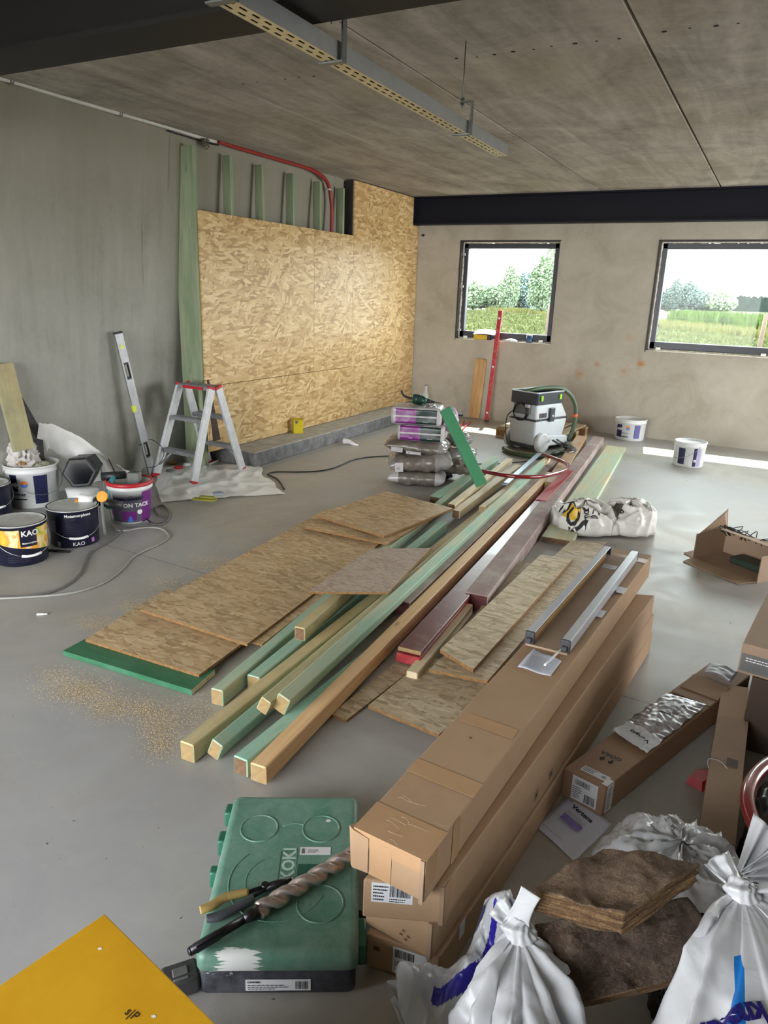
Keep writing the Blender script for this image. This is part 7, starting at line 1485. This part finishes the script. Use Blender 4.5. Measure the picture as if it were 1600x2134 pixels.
# things on the sill of the left window
zs = W1[2]+.008
q = WY(1004, 708, YB+.04); q.z = zs; ro = thing('yellow_toolbox', 'small yellow box on the sill of the left window', 'box', q); m_ = M(); m_.box(q+Vector((0, 0, .032)), (.21, .08, .062), .03, 0, .004); m_.build('carton', plain('yellow_sill_box', (214, 176, 30), .5), ro); m_ = M(); m_.box(q+Vector((.1, -.0, .032)), (.035, .082, .064), .03, 0, .004); lab(m_.build('end_panel', M_bp, ro), 'black end')  # box body in one even yellow
q = WY(1012, 700, YB+.03); q.z = zs+.066; m_ = M(); m_.grid(10, 6, lambda u, v: q+Vector(((u-.5)*.30, (v-.5)*.16-.01, .012*math.sin(u*PI)+.05*v))); o_ = m_.build('paper_sheet', M_lab); o_.modifiers.new('t', 'SOLIDIFY').thickness = .004; tag(o_, 'white papers lying on the yellow box on the window sill', 'paper')
q = WY(1066, 712, YB+.035); q.z = zs+.012; o_ = crumple(q, .10, .028, 3.0, 22, .5, 3).build('white_rag', M_lab); tag(o_, 'crumpled white cloth on the sill of the left window', 'rag')
q = WY(1102, 716, YB+.035); q.z = zs; ro = thing('blue_cup', 'small blue cup at the right end of the left window sill', 'cup', q); m_ = M(); m_.lathe(q, [(.036, 0), (.04, .01), (.04, .085)], 20); m_.build('cup_body', plain('slate_blue', (58, 86, 124), .4), ro); m_ = M(); m_.lathe(q, [(.041, .085), (.041, .097), (.001, .097)], 20); m_.build('lid', plain('pale_blue_lid', (0, 0, 0)), ro)

# torn printed sack
ro = thing('torn_sack', 'torn white printed sack crumpled on the floor at the near end of the mint plank', 'sack', G(1250, 1115)); M_sk = plain('white_woven_sack', (214, 212, 206), .35, 0, .06, 10, .2); M_sky = plain('sack_yellow_print', (216, 178, 60), .4)
zc = .02
def lobe(c_, rx, ry, hz, seed, a0, a1, mi):
    m_ = M()
    def fn(u, v):
        th = a0+(a1-a0)*u; ph = v*PI/2; pp_ = Vector((math.cos(th)*1.5+seed, math.sin(th)*1.5, v*2.2)); k = (1-abs(noise.noise(pp_*1.1)))**3*1.1-.75+.15*(1-abs(noise.noise(pp_*2.6)))**4
        r = math.sin(ph)**.7*(1+.12*k); q = Vector((c_.x+math.cos(th)*rx*r, c_.y+math.sin(th)*ry*r, zc+hz*math.cos(ph)**.6*(1+.25*k))); q.z = max(zc*.3, q.z); return q
    m_.grid(90, 40, fn, mi, True, False); o_ = m_.build('sack_fold', [M_sk, M_sky], ro); o_.modifiers.new('t', 'SOLIDIFY').thickness = .001; return o_
cL, cR_ = G(1205, 1120)+Vector((-.02, .20, 0)), G(1298, 1118)+Vector((0, .16, 0))
o1 = lobe(cL, .24, .22, .19, 2.0, -PI*1.1, PI*.75, lambda u, v: 1 if .23 < u < .33 and .25 < v < .75 else 0)
o2 = lobe(cR_, .20, .20, .20, 6.0, -PI*.6, PI*1.2, lambda u, v: 0)
o3 = lobe((cL+cR_)/2+Vector((.02, -.06, 0)), .12, .12, .10, 9.0, -PI, PI, lambda u, v: 0)
def tree_of(os_):
    vs_, ps_ = [], []
    for o in os_:
        n0 = len(vs_); vs_ += [WORLD[o] @ v.co for v in o.data.vertices]; ps_ += [tuple(i+n0 for i in p.vertices) for p in o.data.polygons]
    return BVHTree.FromPolygons(vs_, ps_)
tv = tree_of([o1, o2, o3])
def cast(px, py, e=.004):
    d_ = ray(px, py).normalized(); h_ = tv.ray_cast(EYE, d_); return (h_[0]-d_*e) if h_[0] else None
def sacktext(body_, px, py, ang, size, bold):
    """letters wrapped on the sack: baseline starts at the point seen at px,py"""
    h0 = cast(px, py); 
    if h0 is None: return
    ca, sa = math.cos(ang), math.sin(ang); m_ = M(); hor = Vector((rt.x, rt.y, 0)).normalized(); fwd_ = Vector((fw.x, fw.y, 0)).normalized()
    m_.text(body_, size, lambda x, y: Vector((x, y, 0)), 0, bold); bmesh.ops.subdivide_edges(m_.b, edges=list(m_.b.edges), cuts=2)
    for v in m_.b.verts:
        x, y = v.co.x, v.co.y; p = h0+hor*(x*ca-y*sa)+fwd_*((x*sa+y*ca)*.8); h_ = tv.ray_cast(Vector((p.x, p.y, 1.0)), Vector((0, 0, -1))); v.co = (h_[0]+Vector((0, -.002, .005))) if h_[0] else Vector((p.x, p.y, .03))
    m_.build('lettering', M_ink, ro)
sacktext('JOSA', 1214, 1100, 1.75, .13, .003); sacktext('070', 1242, 1092, 1.0, .075, .001); sacktext('nd', 1228, 1078, 1.5, .07, .001); sacktext('-01', 1264, 1082, 1.3, .075, .001); sacktext('%', 1288, 1080, .6, .09, .001)
